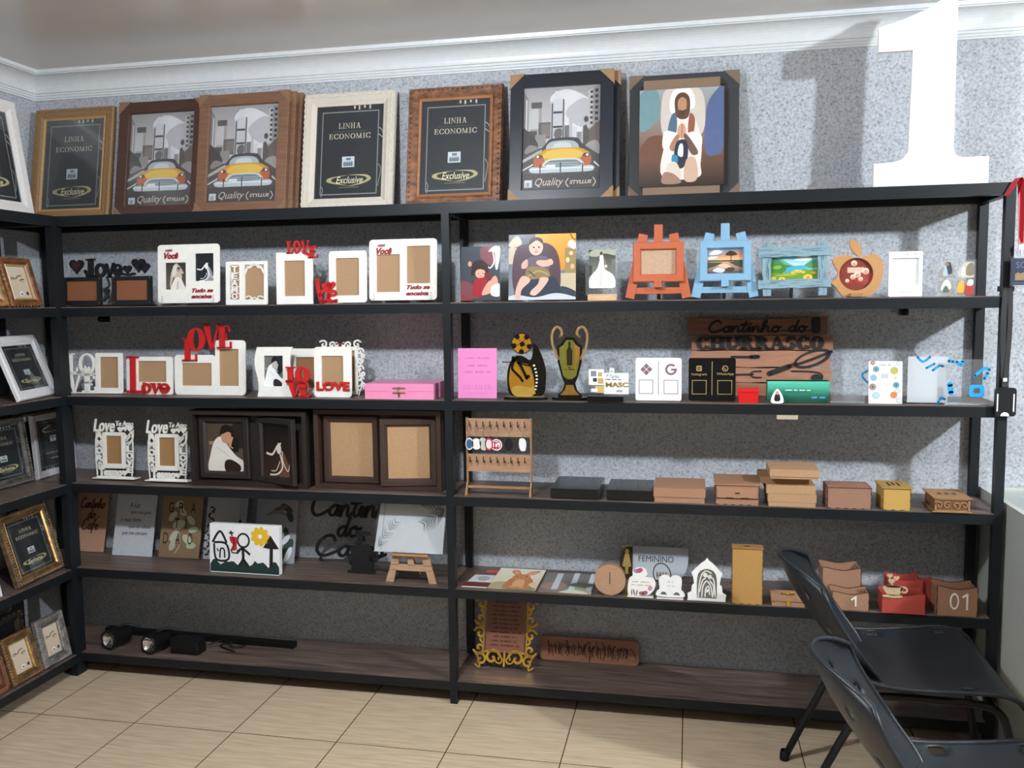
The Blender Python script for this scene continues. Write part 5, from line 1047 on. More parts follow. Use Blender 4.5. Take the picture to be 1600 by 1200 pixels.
# D3, D4 deep double frames
def deep(label, loc, w, h, d, col, wins, open_=None):
    r = T('double_picture_frame', label, 'photo frame', loc, .0, 0, 'brown deep double photo frames')
    g = G('wood', col); g.loops(-w/2, 0, w/2, h, [(0, .02), (0, -d), (.018, -d), (.018, -.004)]); g.build('outer_case', r)
    g = G('wood', col); g.box(-w/2+.01, w/2-.01, -.004, .0, .01, h-.01); g.build('back_board', r)
    for (x0, z0, x1, z1, bd, yaw, hinge, pic, bk) in wins:
        e = bpy.data.objects.new('inner_frame', None)
        g = G('wood', col); W = x1-x0; H = z1-z0; sx = 0 if hinge == 'l' else -W
        g.loops(sx, 0, sx+W, H, [(0, -.0), (0, -.018), (.003, -.021), (bd*.7, -.020), (bd, -.010), (bd, -.004)])
        o = g.build('inner_frame', r); o.location = (x0 if hinge == 'l' else x1, -.008, z0); o.rotation_euler = (0, 0, yaw)
        g = G('paper' if pic else 'mdf', bk); g.box(sx+bd*.9, sx+W-bd*.9, -.006, -.001, bd*.9, H-bd*.9)
        if pic: art(g, pic, sx+bd, sx+W-bd, bd, H-bd, -.0062)
        q = g.build('print' if pic else 'backing_board', o)
        bpy.data.objects.remove(e)
    return r
deep('very dark brown deep double frame with a couple photo and a dancing bride photo', (.800, .085, L4), .515, .312, .055, '251c18', [(-.232, .025, -.010, .285, .030, 0, 'l', sh_couple(False), '2a211c'), (.034, .018, .238, .284, .028, -.36, 'l', sh_bride_dance('0f0d0d', True), '1a1412')])
deep('reddish brown deep double frame with two bare kraft panels at the centre post', (1.348, .100, L4), .528, .320, .055, '3a271f', [(-.235, .020, -.004, .292, .026, 0, 'l', None, 'b78f64'), (.010, .018, .235, .286, .030, .18, 'r', None, 'b78f64')])

# D5 keychain rack with hanging key tags
r = T('keychain_rack', 'light wooden rack with two rows of hooks for key rings', 'rack', (1.846, .035, L4))
for x in (-.128, .122):
    g = G('wood', '9c7350'); g.box(x, x+.005, -.006, .012, .0, .300); g.slab([(x, -.035), (x+.005, -.035), (x+.005, .04), (x, .04)], 0, .006); g.raw([(x, -.035, .006), (x, .04, .006), (x, .012, .05), (x, -.006, .05), (x+.005, -.035, .006), (x+.005, .04, .006), (x+.005, .012, .05), (x+.005, -.006, .05)], [(0, 1, 2, 3), (4, 7, 6, 5), (0, 3, 7, 4), (1, 5, 6, 2)]); g.build('side_post', r)
for z0, z1 in ((.226, .296), (.090, .158)):
    g = G('wood', 'a58064'); g.box(-.123, .122, 0, .004, z0, z1); g.build('hook_board', r)
g = G('wood', '9c7350'); g.box(-.123, .122, -.004, .010, .026, .034); g.build('crossbar', r)
for zt, nn in ((.288, 9), (.150, 9)):
    for k in range(nn):
        x = -.112+k*.0268; g = G('matte', '241a14'); g.box(x-.0015, x+.0015, -.016, 0, zt-.022, zt-.018); g.box(x-.0015, x+.0015, -.018, -.014, zt-.022, zt); g.build('hook', r)
def keytag(label, x, kind, c1, c2, rz=0.):
    t = T('key_tag', label, 'key tag', (1.846+x, .035-.016, L4+.268), 0, rz); t['hangs'] = 1; t['group'] = 'key tags on the top hooks'
    g = G('chrome', 'b9b9bc'); g.tube([(.008*math.cos(a), 0, -.010+.012*math.sin(a)) for a in [i*2*PI/10 for i in range(10)]], .0009, 5, True, True, 2); g.tube([(0, 0, -.022), (0, 0, -.045)], .0010, 5); g.build('ring', t)
    g = G('satin', c1); s = .022
    if kind == 'o': g.plate(ell(0, -.068, .016, .024, 20), -.002, .001); g.set('satin', c2); g.plate(ell(0, -.068, .012, .018, 20), -.0026, -.002)
    elif kind == 'c': g.plate(ell(0, -.070, s, s, 24), -.002, .001); g.set('satin', c2); g.ring(ell(0, -.070, s*.82, s*.82, 24), ell(0, -.070, s*.66, s*.66, 24), -.0026, -.002); g.plate(rect(-.009, -.064, .006, -.059), -.0026, -.002); g.plate(rect(-.009, -.083, -.004, -.059), -.0026, -.002); g.plate(rect(-.009, -.083, .008, -.078), -.0026, -.002); g.plate(rect(.003, -.083, .008, -.070), -.0026, -.002)
    elif kind == 'w': g.plate(ell(0, -.068, s*.86, s*.98, 20), -.002, .001)
    else: g.plate(cr_closed([(-.010, -.045), (-.014, -.065), (-.008, -.088), (.004, -.092), (.012, -.086), (.014, -.062), (.008, -.046)], 4), -.002, .001)
    g.build('tag_plate', t)
for a in (('blue oval key tag with a silver rim, far left on the rack', -.112, 'o', 'c3cbd3', '3f5c86'), ('white round key tag, second from the left on the rack', -.085, 'w', 'e9e9e4', 'ffffff'), ('grey irregular key tag between the white and the red tags', -.058, 'x', 'b9bab0', 'b9bab0'), ('dark red and white narrow key tag behind the round red one', -.035, 'o', 'b23a48', 'e6cfd2'), ('white and red round key tag with crest letters', -.006, 'c', 'f0e6e8', 'b8304a'), ('black oval key tag hanging alone on the rack', .042, 'o', '17181b', '1b1c20'), ('white scalloped key tag, rightmost on the rack', .095, 'x', 'e4e7ea', 'e4e7ea')): keytag(*a)

def cardboard(label, x, y, z, w, d, h, colr, lidh=None, name='gift_box', mat='mdf', yaw=0, group=None, tabs=None, cat='box', grow=.003):
    r = T(name, label, cat, (x, y, z), 0, yaw, group)
    if lidh:
        g = G(mat, colr); g.box(-w/2+grow, w/2-grow, grow, d-grow, 0, h-.004); g.build('body', r)
        g = G(mat, colr); g.box(-w/2, w/2, 0, d, h-lidh, h); g.build('lid', r)
    else: g = G(mat, colr); g.box(-w/2, w/2, 0, d, 0, h); g.build('body', r)
    if tabs:
        g = G('matte', tabs); e = .0007
        for (a, b_, c_, d_, f_, h_) in ((-w/2, w/2, -e, .0012, h-.0016, h+e), (-w/2-e, -w/2+.0012, -e, .0012, 0, h), (w/2-.0012, w/2+e, -e, .0012, 0, h), (-w/2-e, -w/2+.0012, 0, d, h-.0012, h+e), (w/2-.0012, w/2+e, 0, d, h-.0012, h+e), (-w/2, w/2, d-.0012, d+e, h-.0012, h+e)): g.box(a, b_, c_, d_, f_, h_)
        g.build('burnt_edges', r, 'dark burnt edges')
        g = G('matte', tabs); n = max(int(h/.012), 1)
        for k in range(n):
            if k % 2 == 0:
                for s in (-1, 1): g.box(s*w/2-.0025, s*w/2+.0006, -.0006, .003, h*k/n, h*(k+1)/n)
        for k in range(max(int(w/.014), 1)):
            if k % 2 == 0: xx = -w/2+.014*k; g.box(xx, xx+.012, -.0005, .001, 0, .0025)
        g.build('finger_joints', r, 'burnt dark finger joints')
    return r
KB = 'b58a66'
cardboard('glossy black lidded box beside the keychain rack', 2.140, -.0, L4, .182, .235, .040, '15171a', .034, mat='glossy', group='flat boxes on the fourth shelf')
cardboard('glossy black lidded box left of the kraft boxes', 2.342, .005, L4, .168, .205, .040, '15171a', .034, mat='glossy', group='flat boxes on the fourth shelf')
cardboard('wide kraft box with a deep lid beside the black boxes', 2.525, -.0, L4, .186, .19, .055, 'a97c5c', .034, group='flat boxes on the fourth shelf')
r = cardboard('kraft box with a drawer and half-moon pull between other kraft boxes', 2.730, .0, L4, .152, .18, .072, 'a67858', None, tabs='3a2216', group='flat boxes on the fourth shelf')
g = G('mdf', 'a67858'); g.box(-.080, .080, -.004, .185, .072, .0765); g.build('top_panel', r)
g = G('mdf', 'ab7e5c'); g.box(-.070, .070, -.004, -.0005, .026, .062); g.build('drawer', r)
g = G('matte', '2a1a10'); g.plate([(-.010, .046), (.010, .046), (.006, .041), (-.006, .041)], -.0046, -.004); g.box(-.074, .074, -.0012, -.0005, .0215, .0250); g.box(-.040, -.015, -.0042, -.001, .024, .028); g.box(.012, .040, -.0042, -.001, .024, .028); g.build('pull_slot', r, 'dark cut pull slot')
# stack of kraft boxes
zz = L4
for i, (dx, w, hh, lb, y0) in enumerate(((.004, .160, .016, 'thin kraft tray at the bottom of the stack', .0), (.004, .166, .030, 'kraft lid above the bottom tray of the stack', .0), (.000, .168, .030, 'kraft box in the middle of the stack', .004))):
    cardboard(lb, 2.915+dx, y0, zz, w, .17, hh-.0008, 'b78d62', None, group='stacked kraft boxes'); zz += hh
cardboard('kraft box near the top of the stack, shifted left and set back', 2.895, .03, zz, .170, .15, .024, '9c7650', None, group='stacked kraft boxes'); 
cardboard('kraft box slightly offset on top of the stack', 2.925, -.008, zz+.025, .168, .16, .034, 'bb9066', .026, group='stacked kraft boxes')
cardboard('reddish kraft box with dark burnt edges right of the stack', 3.112, .0, L4, .146, .115, .074, 'a0745a', None, tabs='3a2216', group='flat boxes on the fourth shelf')
for nm in (): pass
r = cardboard('small yellowish wooden box with a burnt squiggle on its lid', 3.268, -.0, L4, .090, .12, .076, 'c59a4c', None, group='flat boxes on the fourth shelf', tabs='5a3a1c')
g = G('mdf', 'b08a4a'); g.box(-.051, .053, -.004, .125, .0765, .080); g.set('matte', '3a2614')
for k in range(3): g.box(-.02+k*.016, -.014+k*.016, .03+.01*(k % 2), .09, .0802, .0806)
g.build('lid', r)
r = cardboard('flat box with fretwork sides and pierced lid, rightmost on its shelf', 3.446, -.0, L4, .106, .14, .046, '7d5434', None, group='flat boxes on the fourth shelf')
g = G('mdf', 'a47a50'); g.box(-.062, .062, -.008, .148, 0, .003); g.build('base', r)
g = G('mdf', 'a47a50'); g.box(-.060, .062, -.006, .15, .0465, .050); g.set('matte', '38240f')
for k in range(3):
    for j in range(2): g.slab(ell(-.025+k*.024, .06+j*.016, .008, .006, 8), .0502, .0506)
g.build('lid', r)
g = G('mdf', 'a87d50'); y0, y1 = -.004, -.0006
for k in range(4): scroll(g, -.042+k*.027, .024, .014, 1 if k % 2 else -1, 1 if k < 2 else -1, k, .0035, y0, y1)
g.stroke([(-.053, .004), (-.053, .044)], .006, y0, y1); g.stroke([(.053, .004), (.053, .044)], .006, y0, y1); g.stroke([(-.053, .005), (.053, .005)], .003, y0, y1); g.stroke([(-.053, .044), (.053, .044)], .003, y0, y1); g.build('fretwork', r)

# ================================================================ fifth level
def sign5(label, x, w, h, colr, draw, y=.200, mat='matte', name='wall_plaque', t=.005, lean=.25):
    r = T(name, label, 'sign', (x, y, L5), lean, 0, None); g = G(mat, colr); g.plate(rr(-w/2, 0, w/2, h, .002), -t, 0); g.build('board', r)
    g = G('matte', '1a1512'); draw(g, -t-.0006, r); g.build('lettering', r) if g.f else None; return r
def d1(g, y, r):
    g.set('matte', '4a1c12'); script_text(g, 'Cantinho', -.066, .060, .196, .022, .006, y); script_text(g, 'do', -.022, .018, .150, .020, .006, y); script_text(g, 'Cafe', -.050, .036, .098, .024, .006, y); g.stroke([(.03, .152), (.038, .160)], .005, y)
sign5('copper coloured plaque with burnt script Cantinho do Café, next to the corner post', -.110, .156, .276, 'b58c74', d1, .222, 'satin')
def d2(g, y, r):
    g.set('matte', '33353a')
    for s, x0, x1, z0, z1 in (('A luz', -.035, .02, .212, .235), ('que me guia', -.025, .075, .182, .200), ('é mais forte', -.072, .030, .150, .168), ('que os olhos', -.030, .080, .118, .136), ('que me cercam', -.060, .066, .088, .104)): text(g, s, x0, x1, z0, z1, y, 0, .35, .01)
sign5('pale grey plaque with five lines of dark script about a guiding light', .134, .196, .272, 'b9bdc4', d2, .190)
def d3(g, y, r):
    g.set('matte', 'b9bda6')
    for a, b, c, rot in ((-.02, .235, .022, .5), (.0, .20, .024, -.6), (-.045, .18, .026, .9), (.045, .165, .026, -.8), (-.01, .145, .034, .3), (.06, .125, .024, .2), (-.03, .095, .030, .9), (.035, .08, .030, -.7), (-.035, .055, .026, 1.2), (.055, .055, .024, .1)): g.plate(ell(a, b, c, c*.55, 12, rot=rot), y+.0004, y+.0006)
    g.stroke([(-.02, .02), (0, .06), (-.01, .13), (.005, .22)], .004, y+.0003)
    g.set('matte', '17120e')
    for s, z0, z1, xs in (('GRA', .196, .242, (-.056, -.006, .052)), ('TI', .128, .172, (-.022, .022)), ('DAO', .060, .108, (-.070, -.010, .048))):
        for ch, x in zip(s, xs): text(g, ch, x-(.012 if ch != 'I' else .003), x+(.012 if ch != 'I' else .003), z0, z1, y-.0004)
    g.stroke([(-.018, .116), (-.011, .121), (-.005, .116), (.002, .121)], .003, y-.0004)
sign5('brown plaque reading Gratidão in tall thin letters over pale leaves', .360, .196, .275, '8a7256', d3, .196)
def d4(g, y, r):
    g.set('matte', '4a4c50'); text(g, 'HAPPY', -.050, .050, .118, .150, y, 0, 0, .01); g.set('matte', '2e3133')
    for k in range(9): a = k*1.3; g.plate(ell(-.072+.012*math.sin(a), .225-k*.010, .010, .005, 8, rot=a), y, y+.0003); g.plate(ell(-.080+.010*math.sin(a*1.7), .02+k*.012, .010, .005, 8, rot=a), y, y+.0003)
    g.stroke([(.066, .262), (.066, .16)], .0015, y); g.stroke([(.080, .262), (.080, .19)], .0015, y); g.plate(ell(.067, .165, .008, .012, 10), y, y+.0003)
sign5('grey plaque reading HAPPY with dark foliage, half behind the child drawing', .572, .192, .272, 'a3a5a9', d4, .200)
def d5(g, y, r):
    g.set('matte', '777b80')
    for p in ([(-.08, .09), (-.03, .13), (.04, .10)], [(-.05, .2), (.0, .23), (.06, .20)]): g.plate(cr_closed(p+[(p[1][0], p[1][1]-.02)], 4), y+.0002, y+.0004)
    g.set('matte', '35463c')
    for a, b, c, d, rot in ((.045, .235, .04, .013, -.5), (.062, .200, .034, .014, -1.1), (.05, .13, .03, .012, -1.3), (.062, .07, .050, .020, 1.1), (.040, .035, .040, .016, .8)): g.plate(ell(a, b, c*.8, d, 14, rot=rot), y, y+.0002)
    g.set('matte', '6e5546'); g.plate(ell(.02, .235, .035, .010, 12, rot=.3), y-.0002, y); g.set('matte', 'dfe3e6'); g.plate(ell(.05, .10, .026, .012, 12, rot=.9), y-.0003, y); g.plate(ell(.066, .04, .034, .012, 12, rot=1.2), y-.0003, y)
sign5('grey plaque with dark green leaves, right behind the child drawing', .812, .190, .276, '989a9f', d5, .194)
# black script letters
r = T('coffee_corner_sign', 'large black cut-out script reading Cantinho do Café, leaning on the wall', 'sign', (1.150, .225, L5), .12)
g = G('matte', '101113'); script_text(g, 'Cantinho', -.195, .215, .190, .044, .0135, -.006, 0); script_text(g, 'do', -.065, .035, .105, .040, .0135, -.006, 0); script_text(g, 'Cafes', -.175, .15, .020, .042, .0135, -.006, 0)
g.build('cut_letters', r)
r = T('coffee_cup_cutout', 'small black cup and steam silhouette standing in front of the black script', 'decoration', (1.242, .12, L5), .05)
g = G('matte', '0e0f11'); g.plate([(-.045, .012), (-.038, .06), (-.05, .10), (-.02, .12), (.03, .12), (.05, .10), (.06, .06), (.045, .012)], -.005, 0); g.ring(ell(.055, .07, .022, .022, 16), ell(.055, .07, .012, .012, 16), -.005, 0); g.plate(rect(-.06, 0, .06, .012), -.005, 0); g.stroke([(-.01, .12), (0, .15), (-.02, .17), (.03, .165)], .014, -.005, 0); g.build('silhouette', r)
# child's drawing block
r = T('drawing_canvas', 'thick white canvas with a childlike painted house, stick figure, tree and sun', 'canvas', (.765, .030, L5), .06, -.02)
g = G('satin', 'e9ebee'); g.plate(rr(-.158, 0, .158, .205, .006), -.0, .022); g.build('canvas_block', r)
y = -.0006; g = G('matte', '14302d'); pts = [(-.156, .004), (.156, .004)]+[(.156-.312*k/26, .034+.020*abs(math.sin(k*2.3))*(1.3 if k in (9, 15) else .8)+.008*math.sin(k*1.1)) for k in range(27)]; g.dec(pts, y)
g.set('matte', '141414')
for p, w in (([(-.145, .125), (-.110, .172), (-.080, .125)], .010), ([(-.138, .12), (-.128, .055), (-.072, .058), (-.082, .12), (-.138, .125)], .009), ([(-.112, .06), (-.108, .098), (-.092, .096), (-.090, .062)], .007), ([(-.125, .100), (-.118, .088)], .006), ([(-.008, .110), (-.006, .060), (-.028, .028)], .012), ([(-.006, .062), (.018, .028)], .012), ([(-.034, .082), (-.010, .104), (.026, .080)], .010), ([(.120, .030), (.122, .115)], .015), ([(-.062, .176), (-.055, .155)], .007), ([(-.070, .166), (-.048, .168)], .006)): g.stroke(p, w, y-.0002)
g.ring(ell(-.004, .138, .030, .032, 22), ell(-.004, .138, .022, .024, 22), y-.0004, y-.0001); g.plate([(.085, .112), (.118, .165), (.156, .110), (.125, .108)], y-.0004, y-.0001)
g.set('matte', 'b3202c'); g.plate(cr_closed([(-.066, .150), (-.062, .130), (-.052, .118), (-.060, .095), (-.036, .098), (-.034, .120), (-.028, .145), (-.048, .152)], 4), y-.0005, y-.0002); g.set('matte', '141414'); g.stroke([(-.060, .10), (-.055, .086), (-.035, .086), (-.03, .1)], .005, y-.0006); g.stroke([(-.052, .15), (-.046, .125), (-.056, .10)], .004, y-.0007)
g.set('matte', 'e2b52a')
for k in range(9): a = k*2*PI/9; g.plate(ell(.072+.030*math.cos(a), .158+.028*math.sin(a), .013, .011, 10, rot=a), y-.0004, y-.0001)
g.ring(ell(.072, .158, .020, .019, 16), ell(.072, .158, .009, .009, 16), y-.0006, y-.0003); g.build('painting', r)
# palm panel on small easel
r = T('wooden_easel', 'small light wooden easel stand with two square cut-outs', 'easel', (1.482, .045, L5))
g = G('wood', 'b39072')
for s in (-1, 1): g.plate([(s*.090, .050), (s*.106, 0), (s*.074, 0), (s*.062, .050)], -.012, 0)
g.plate([(-.088, .052), (-.066, .118), (.066, .118), (.088, .052), (.066, .048), (-.066, .048)], -.012, -.002) if False else None
for x0, x1, za, zb in ((-.090, .090, .048, .072), (-.074, .074, .100, .116)): g.plate([(x0, za), (x1, za), (x1*.93, zb), (x0*.93, zb)], -.012, -.0)
for xa, xb in ((-.084, -.052), (-.012, .012), (.052, .084)): g.plate([(xa, .070), (xb, .070), (xb*.93, .102), (xa*.93, .102)], -.012, -.0)
g.build('front_frame', r)
g = G('wood', 'a97e58'); g.box(-.075, .075, -.030, .0005, .112, .118); g.build('ledge', r)
g = G('wood', 'a97e58'); g.tube([(0, 0, .105), (0, .10, .003)], .006, 6, False); g.build('rear_leg', r)
r = T('photo_print', 'wrapped white panel printed with palm leaves, resting on the wooden easel', 'print', (1.478, .040, L5+.1195), .30)
g = G('paper', 'd3d9de'); g.plate([(-.145, 0), (.137, -.0), (.137, .205), (-.132, .205)], -.012, 0); g.build('panel', r)
y = -.0128; 
def palm(g, pts, n, L_, w, side=1):
    P_ = cr_open(pts, 6)
    for i in range(n):
        q = P_[int(i/(n-1)*(len(P_)-1))]
        for s in (-1, 1):
            a = math.atan2(pts[-1][1]-pts[0][1], pts[-1][0]-pts[0][0])+s*(.75+.2*i/n); l = L_*(1-.6*abs(i/n-.35))
            e = (min(max(q[0]+l*math.cos(a), -.130), .134), min(max(q[1]+l*math.sin(a), .006), .200)); g.stroke([q, ((q[0]+e[0])/2, (q[1]+e[1])/2+.002), e], w, y, taper=lambda t: 1.25-t)
g = G('matte', '5f6b68'); palm(g, [(.132, .175), (.10, .14), (.055, .115)], 11, .045, .004); g.set('matte', '84908f'); palm(g, [(-.128, .02), (-.10, .07), (-.065, .115)], 10, .036, .003); g.set('matte', '55605e'); palm(g, [(.03, .195), (.07, .19), (.11, .195)], 7, .03, .005)
g.set('matte', '2c3033'); g.stroke([(-.118, .006), (-.112, .202)], .0012, y-.0003); g.build('leaf_print', r)
g = G('wrap'); g.box(-.144, .136, -.0165, -.0155, .001, .204); g.build('plastic_wrap', r)

# E10..E12 flat lying
r = T('brochure', 'dark brown folded brochure with white cards lying by the centre post', 'brochure', (1.745, .0, L5))
g = G('satin', '5f4a41'); g.slab([(-.066, .0), (.062, .0), (.066, .27), (-.030, .27)], 0, .003); g.set('satin', '6b3029'); g.slab([(-.056, .016), (.056, .016), (.058, .07), (-.05, .07)], .0032, .0036); g.set('satin', 'd5d6da'); g.slab([(-.044, .080), (.060, .080), (.062, .17), (-.034, .17)], .0032, .0036); g.slab([(-.052, .008), (.05, .008), (.05, .022), (-.05, .022)], .0038, .0042); g.set('satin', 'a8aab0'); g.slab(ell(.012, .125, .026, .030, 16), .0038, .0042); g.set('satin', 'c0454a'); g.slab([(.0, .20), (.05, .20), (.052, .235), (.004, .235)], .0034, .0042)
g.set('satin', 'd9c9c0'); text(g, 'SUCESSO', -.035, .04, .038, .048, L5*0+.0038, up=lambda v: v) if False else None
g.build('folded_sheet', r)
def flatart(label, x, y, w, d, h, shapes, skew=0., edge='6a5a4a', name='printed_tile', cat='tile'):
    r = T(name, label, cat, (x, y, L5)); g = G('satin', edge); g.slab([(-w/2, 0), (w/2, 0), (w/2, d), (-w/2, d)], 0, h); g.build('tile_body', r)
    g = G('paper'); art(g, shapes, -w/2+.001, w/2-.001, 0, d, 0); g.v = [(vx, vz, h+.0004-vy) for vx, vy, vz in g.v]; g.build('print', r); return r
flatart('square tile printed with a sketchy brown rabbit, lying flat', 1.893, .0, .190, .262, .007, sh_rabbit())
flatart('grey brochure with pale vertical strips lying right of the rabbit tile', 2.098, .0, .205, .262, .004, [('r', 0, 0, 1, 1, '77736f'), ('b', [(0, .3), (.3, .5), (.5, .3), (.2, .1)], '9a7c74'), ('b', [(.5, .0), (.6, .3), (.9, .25), (1, .0)], '9ba08a'), ('r', 0, .93, 1, 1, '4a3a3c'), ('r', .22, .15, .34, .9, 'b9c4c9'), ('r', .55, .1, .66, .95, 'c5ced2'), ('r', .88, .15, .98, .95, 'c5ced2'), ('b', [(.5, .35), (.7, .5), (1, .45), (.9, .3)], '5f6b5c'), ('b', [(.4, .02), (.6, .15), (.85, .1), (.9, .0)], 'c9cdb4')], name='brochure', cat='brochure')
# E13 coin box
r = T('coin_box', 'round kraft coin box with a vertical slot standing on edge', 'coin box', (2.270, .020, L5))
g = G('mdf', 'b58b69'); g.plate(ell(0, .060, .059, .059, 40), -.003, 0); g.build('front_disc', r); g = G('mdf', '9c7453'); g.plate(ell(0, .060, .057, .057, 40), 0, .030); g.build('drum', r)
g = G('matte', '3a2618'); g.box(-.0015, .0015, -.0036, -.003, .045, .090); g.build('slot', r, 'dark vertical slot')
# E14
r = T('restroom_sign', 'mirror silver plaque reading FEMININO with a curved corner', 'sign', (2.438, .235, L5), .22)
g = G('glossy', 'b4bac0'); g.plate([(-.098, 0), (.070, 0), (.095, .012), (.112, .035), (.120, .07), (.120, .128), (-.098, .128)], -.003, 0); g.build('mirror_plate', r); g = G('matte', '2b2e32'); text(g, 'FEMININO', -.074, .064, .068, .092, -.0036); g.build('lettering', r)
r = T('restroom_sign', 'dark plaque with a gold woman pictogram left of FEMININO', 'sign', (2.318, .225, L5), .22)
g = G('satin', '2a2416'); g.plate([(-.028, 0), (.022, 0), (.022, .130), (0, .126), (-.020, .108), (-.028, .08)], -.003, 0); g.build('plate', r); g = G('gold', 'd0b465'); g.plate(ell(.0, .108, .008, .010, 12), -.0042, -.003); g.plate([(-.008, .098), (.008, .098), (.018, .050), (.006, .046), (.006, .02), (-.006, .02), (-.006, .046), (-.018, .050)], -.0042, -.003); g.stroke([(-.022, .125), (0, .130), (.018, .129)], .004, -.0042, -.003); g.build('pictogram', r, 'gold woman pictogram')
# E15 flower stand
r = T('message_card_stand', 'white scalloped card stand with pink flowers beside the coin box', 'card stand', (2.386, .015, L5), .04)
g = G('satin', 'ebe8e4'); g.plate(cr_closed([(-.046, .004), (-.045, .062), (-.030, .078), (-.030, .098), (-.008, .110), (.016, .104), (.024, .084), (.016, .074), (.044, .070), (.054, .050), (.046, .024), (.028, .008), (0, .004)], 4), -.004, 0)
for a, b, c, d, rot, cc in ((-.005, .098, .013, .009, .5, 'b8588e'), (-.018, .095, .010, .008, -.5, 'a98a9a'), (.014, .014, .012, .008, .3, 'a94a84'), (.002, .012, .010, .007, 0, '8a6650'), (.034, .032, .010, .008, 1.0, 'c08aa8'), (-.034, .014, .003, .012, 0, '7b8088'), (-.025, .014, .003, .014, .2, '8b7078'), (-.015, .014, .003, .012, -.2, '7b8088')): g.set('satin', cc); g.plate(ell(a, b, c, d, 12, rot=rot), -.0046, -.004)
g.set('satin', 'b39aa4'); text(g, '~~~ ~~~~', -.034, .030, .052, .057, -.0045, 0, .3); text(g, '~~ ~~~~ ~~~', -.036, .036, .040, .045, -.0045, 0, .3); g.build('card_plate', r); g = G('satin', 'e6e3de'); g.box(-.050, .046, -.010, .03, -.003, .0); g.build('base', r)
# E16 basketball-hoop key tag, dark
r = T('oval_keepsake', 'dark oval loop with a lattice panel standing behind the flower card', 'decoration', (2.462, .060, L5), .12)
g = G('matte', '3d2a20'); g.ring(ell(0, .072, .034, .044, 26, rot=.25), ell(0, .072, .030, .040, 26, rot=.25), -.003, 0); g.set('matte', 'a59c96'); g.plate([(-.026, .082), (.024, .078), (.018, .058), (-.014, .056)], -.003, -.001); g.set('matte', '2c211b')
for k in range(4): g.box(-.020+k*.011, -.017+k*.011, -.0036, -.003, .058, .080)
g.box(-.022, .022, -.0036, -.003, .068, .070); g.set('matte', '4a2f22'); g.plate(cr_closed([(-.014, 0), (-.012, .03), (0, .04), (.012, .03), (.014, 0)], 3), -.004, 0); g.build('loop', r)
# E17
r = T('napkin_holder', 'small white napkin holder with a double arched top', 'napkin holder', (2.494, .012, L5), .03)
g = G('satin', 'e9ebe9'); g.plate(cr_closed([(-.046, .006), (-.048, .026), (-.040, .034), (-.042, .070), (-.028, .086), (-.010, .086), (0, .078), (.010, .086), (.030, .086), (.042, .070), (.040, .034), (.048, .026), (.046, .006)], 4), -.004, 0); g.set('matte', '55504c')
for x in (-.024, .024): g.plate([(x-.014, .014), (x+.012, .013), (x+.006, .022), (x-.004, .024)], -.0046, -.004)
g.set('satin', 'b9c0c0'); text(g, '~~ ~', -.010, .010, .058, .066, -.0046); text(g, '~~~ ~~', -.014, .016, .044, .049, -.0046); g.build('front_plate', r); g = G('satin', 'e4e6e4'); g.box(-.050, .048, -.008, .035, -.003, 0); g.build('base', r)
# E18 nativity arch
r = T('nativity_ornament', 'white filigree shrine ornament with a family silhouette under a pointed roof', 'ornament', (2.626, .015, L5), .03)
P0 = [(-.066, .0), (-.070, .022), (-.056, .030), (-.054, .052), (-.046, .060), (-.050, .086), (-.056, .100), (-.040, .118), (-.020, .138), (-.008, .146), (0, .158), (.008, .146), (.020, .138), (.040, .118), (.056, .100), (.050, .086), (.046, .060), (.054, .052), (.056, .030), (.070, .022), (.066, .0)]
g = G('satin', 'eceeec'); inn = [(-.034, .006), (-.036, .022), (-.036, .030), (-.036, .052), (-.036, .060), (-.035, .080), (-.032, .096), (-.024, .108), (-.014, .113), (-.006, .115), (0, .116), (.006, .115), (.014, .113), (.024, .108), (.032, .096), (.035, .080), (.036, .060), (.036, .052), (.036, .030), (.036, .022), (.034, .006)]
g.ring(P0[::-1], inn[::-1], -.004, 0); g.build('shrine_border', r)
g = G('matte', '6a665e'); g.plate(inn, .0005, .002); g.build('dark_backing', r, 'dark backing')
g = G('satin', 'e4e4e0')
for p in ([(-.030, .010), (-.028, .05), (-.020, .09), (-.004, .108), (.016, .100)], [(-.018, .010), (-.014, .05), (.0, .07), (.014, .05), (.020, .012)], [(-.006, .012), (-.004, .04), (.006, .05), (.010, .02)], [(.030, .012), (.028, .05), (.022, .08), (.0, .088)], [(.022, .012), (.024, .05), (.012, .07)], [(-.026, .03), (-.016, .07), (-.006, .08)]): g.stroke(p, .0042, -.002, .0004)
g.plate(ell(-.006, .092, .008, .009, 12), -.002, .0004); g.plate(ell(.010, .086, .007, .008, 12), -.002, .0004); g.plate(ell(0, .034, .007, .006, 12), -.002, .0004); g.build('family_cutout', r); g = G('satin', 'e6e8e6'); g.box(-.070, .068, -.008, .03, -.003, 0); g.build('base', r)
# E19
r = cardboard('tall yellowish kraft box with a dark slot in its lid and finger joints', 2.769, .0, L5, .108, .050, .205, 'b98a4a', None, tabs='5a3c1c')
g = G('mdf', 'a27242'); g.box(-.055, .055, -.002, .0515, .2055, .209); g.set('matte', '2a1a0e'); g.slab(ell(0, .025, .012, .008, 16), .2092, .2096); g.build('lid', r)
# E20
r = cardboard('small flat kraft box with a tiny gold bow beside the chair', 2.912, -.004, L5, .118, .085, .034, 'a47858', .014)
g = G('gold', 'd0a848')
for s in (-1, 1): g.tube([(0, .03, .038), (s*.016, .024, .046), (s*.024, .03, .040), (s*.012, .034, .036), (0, .03, .038)], .0022, 6, True)
g.blob((0, .03, .039), (.005, .005, .004), 5); g.box(-.005, .005, -.0008, 0, .002, .034); g.build('gold_bow', r, 'gold bow')
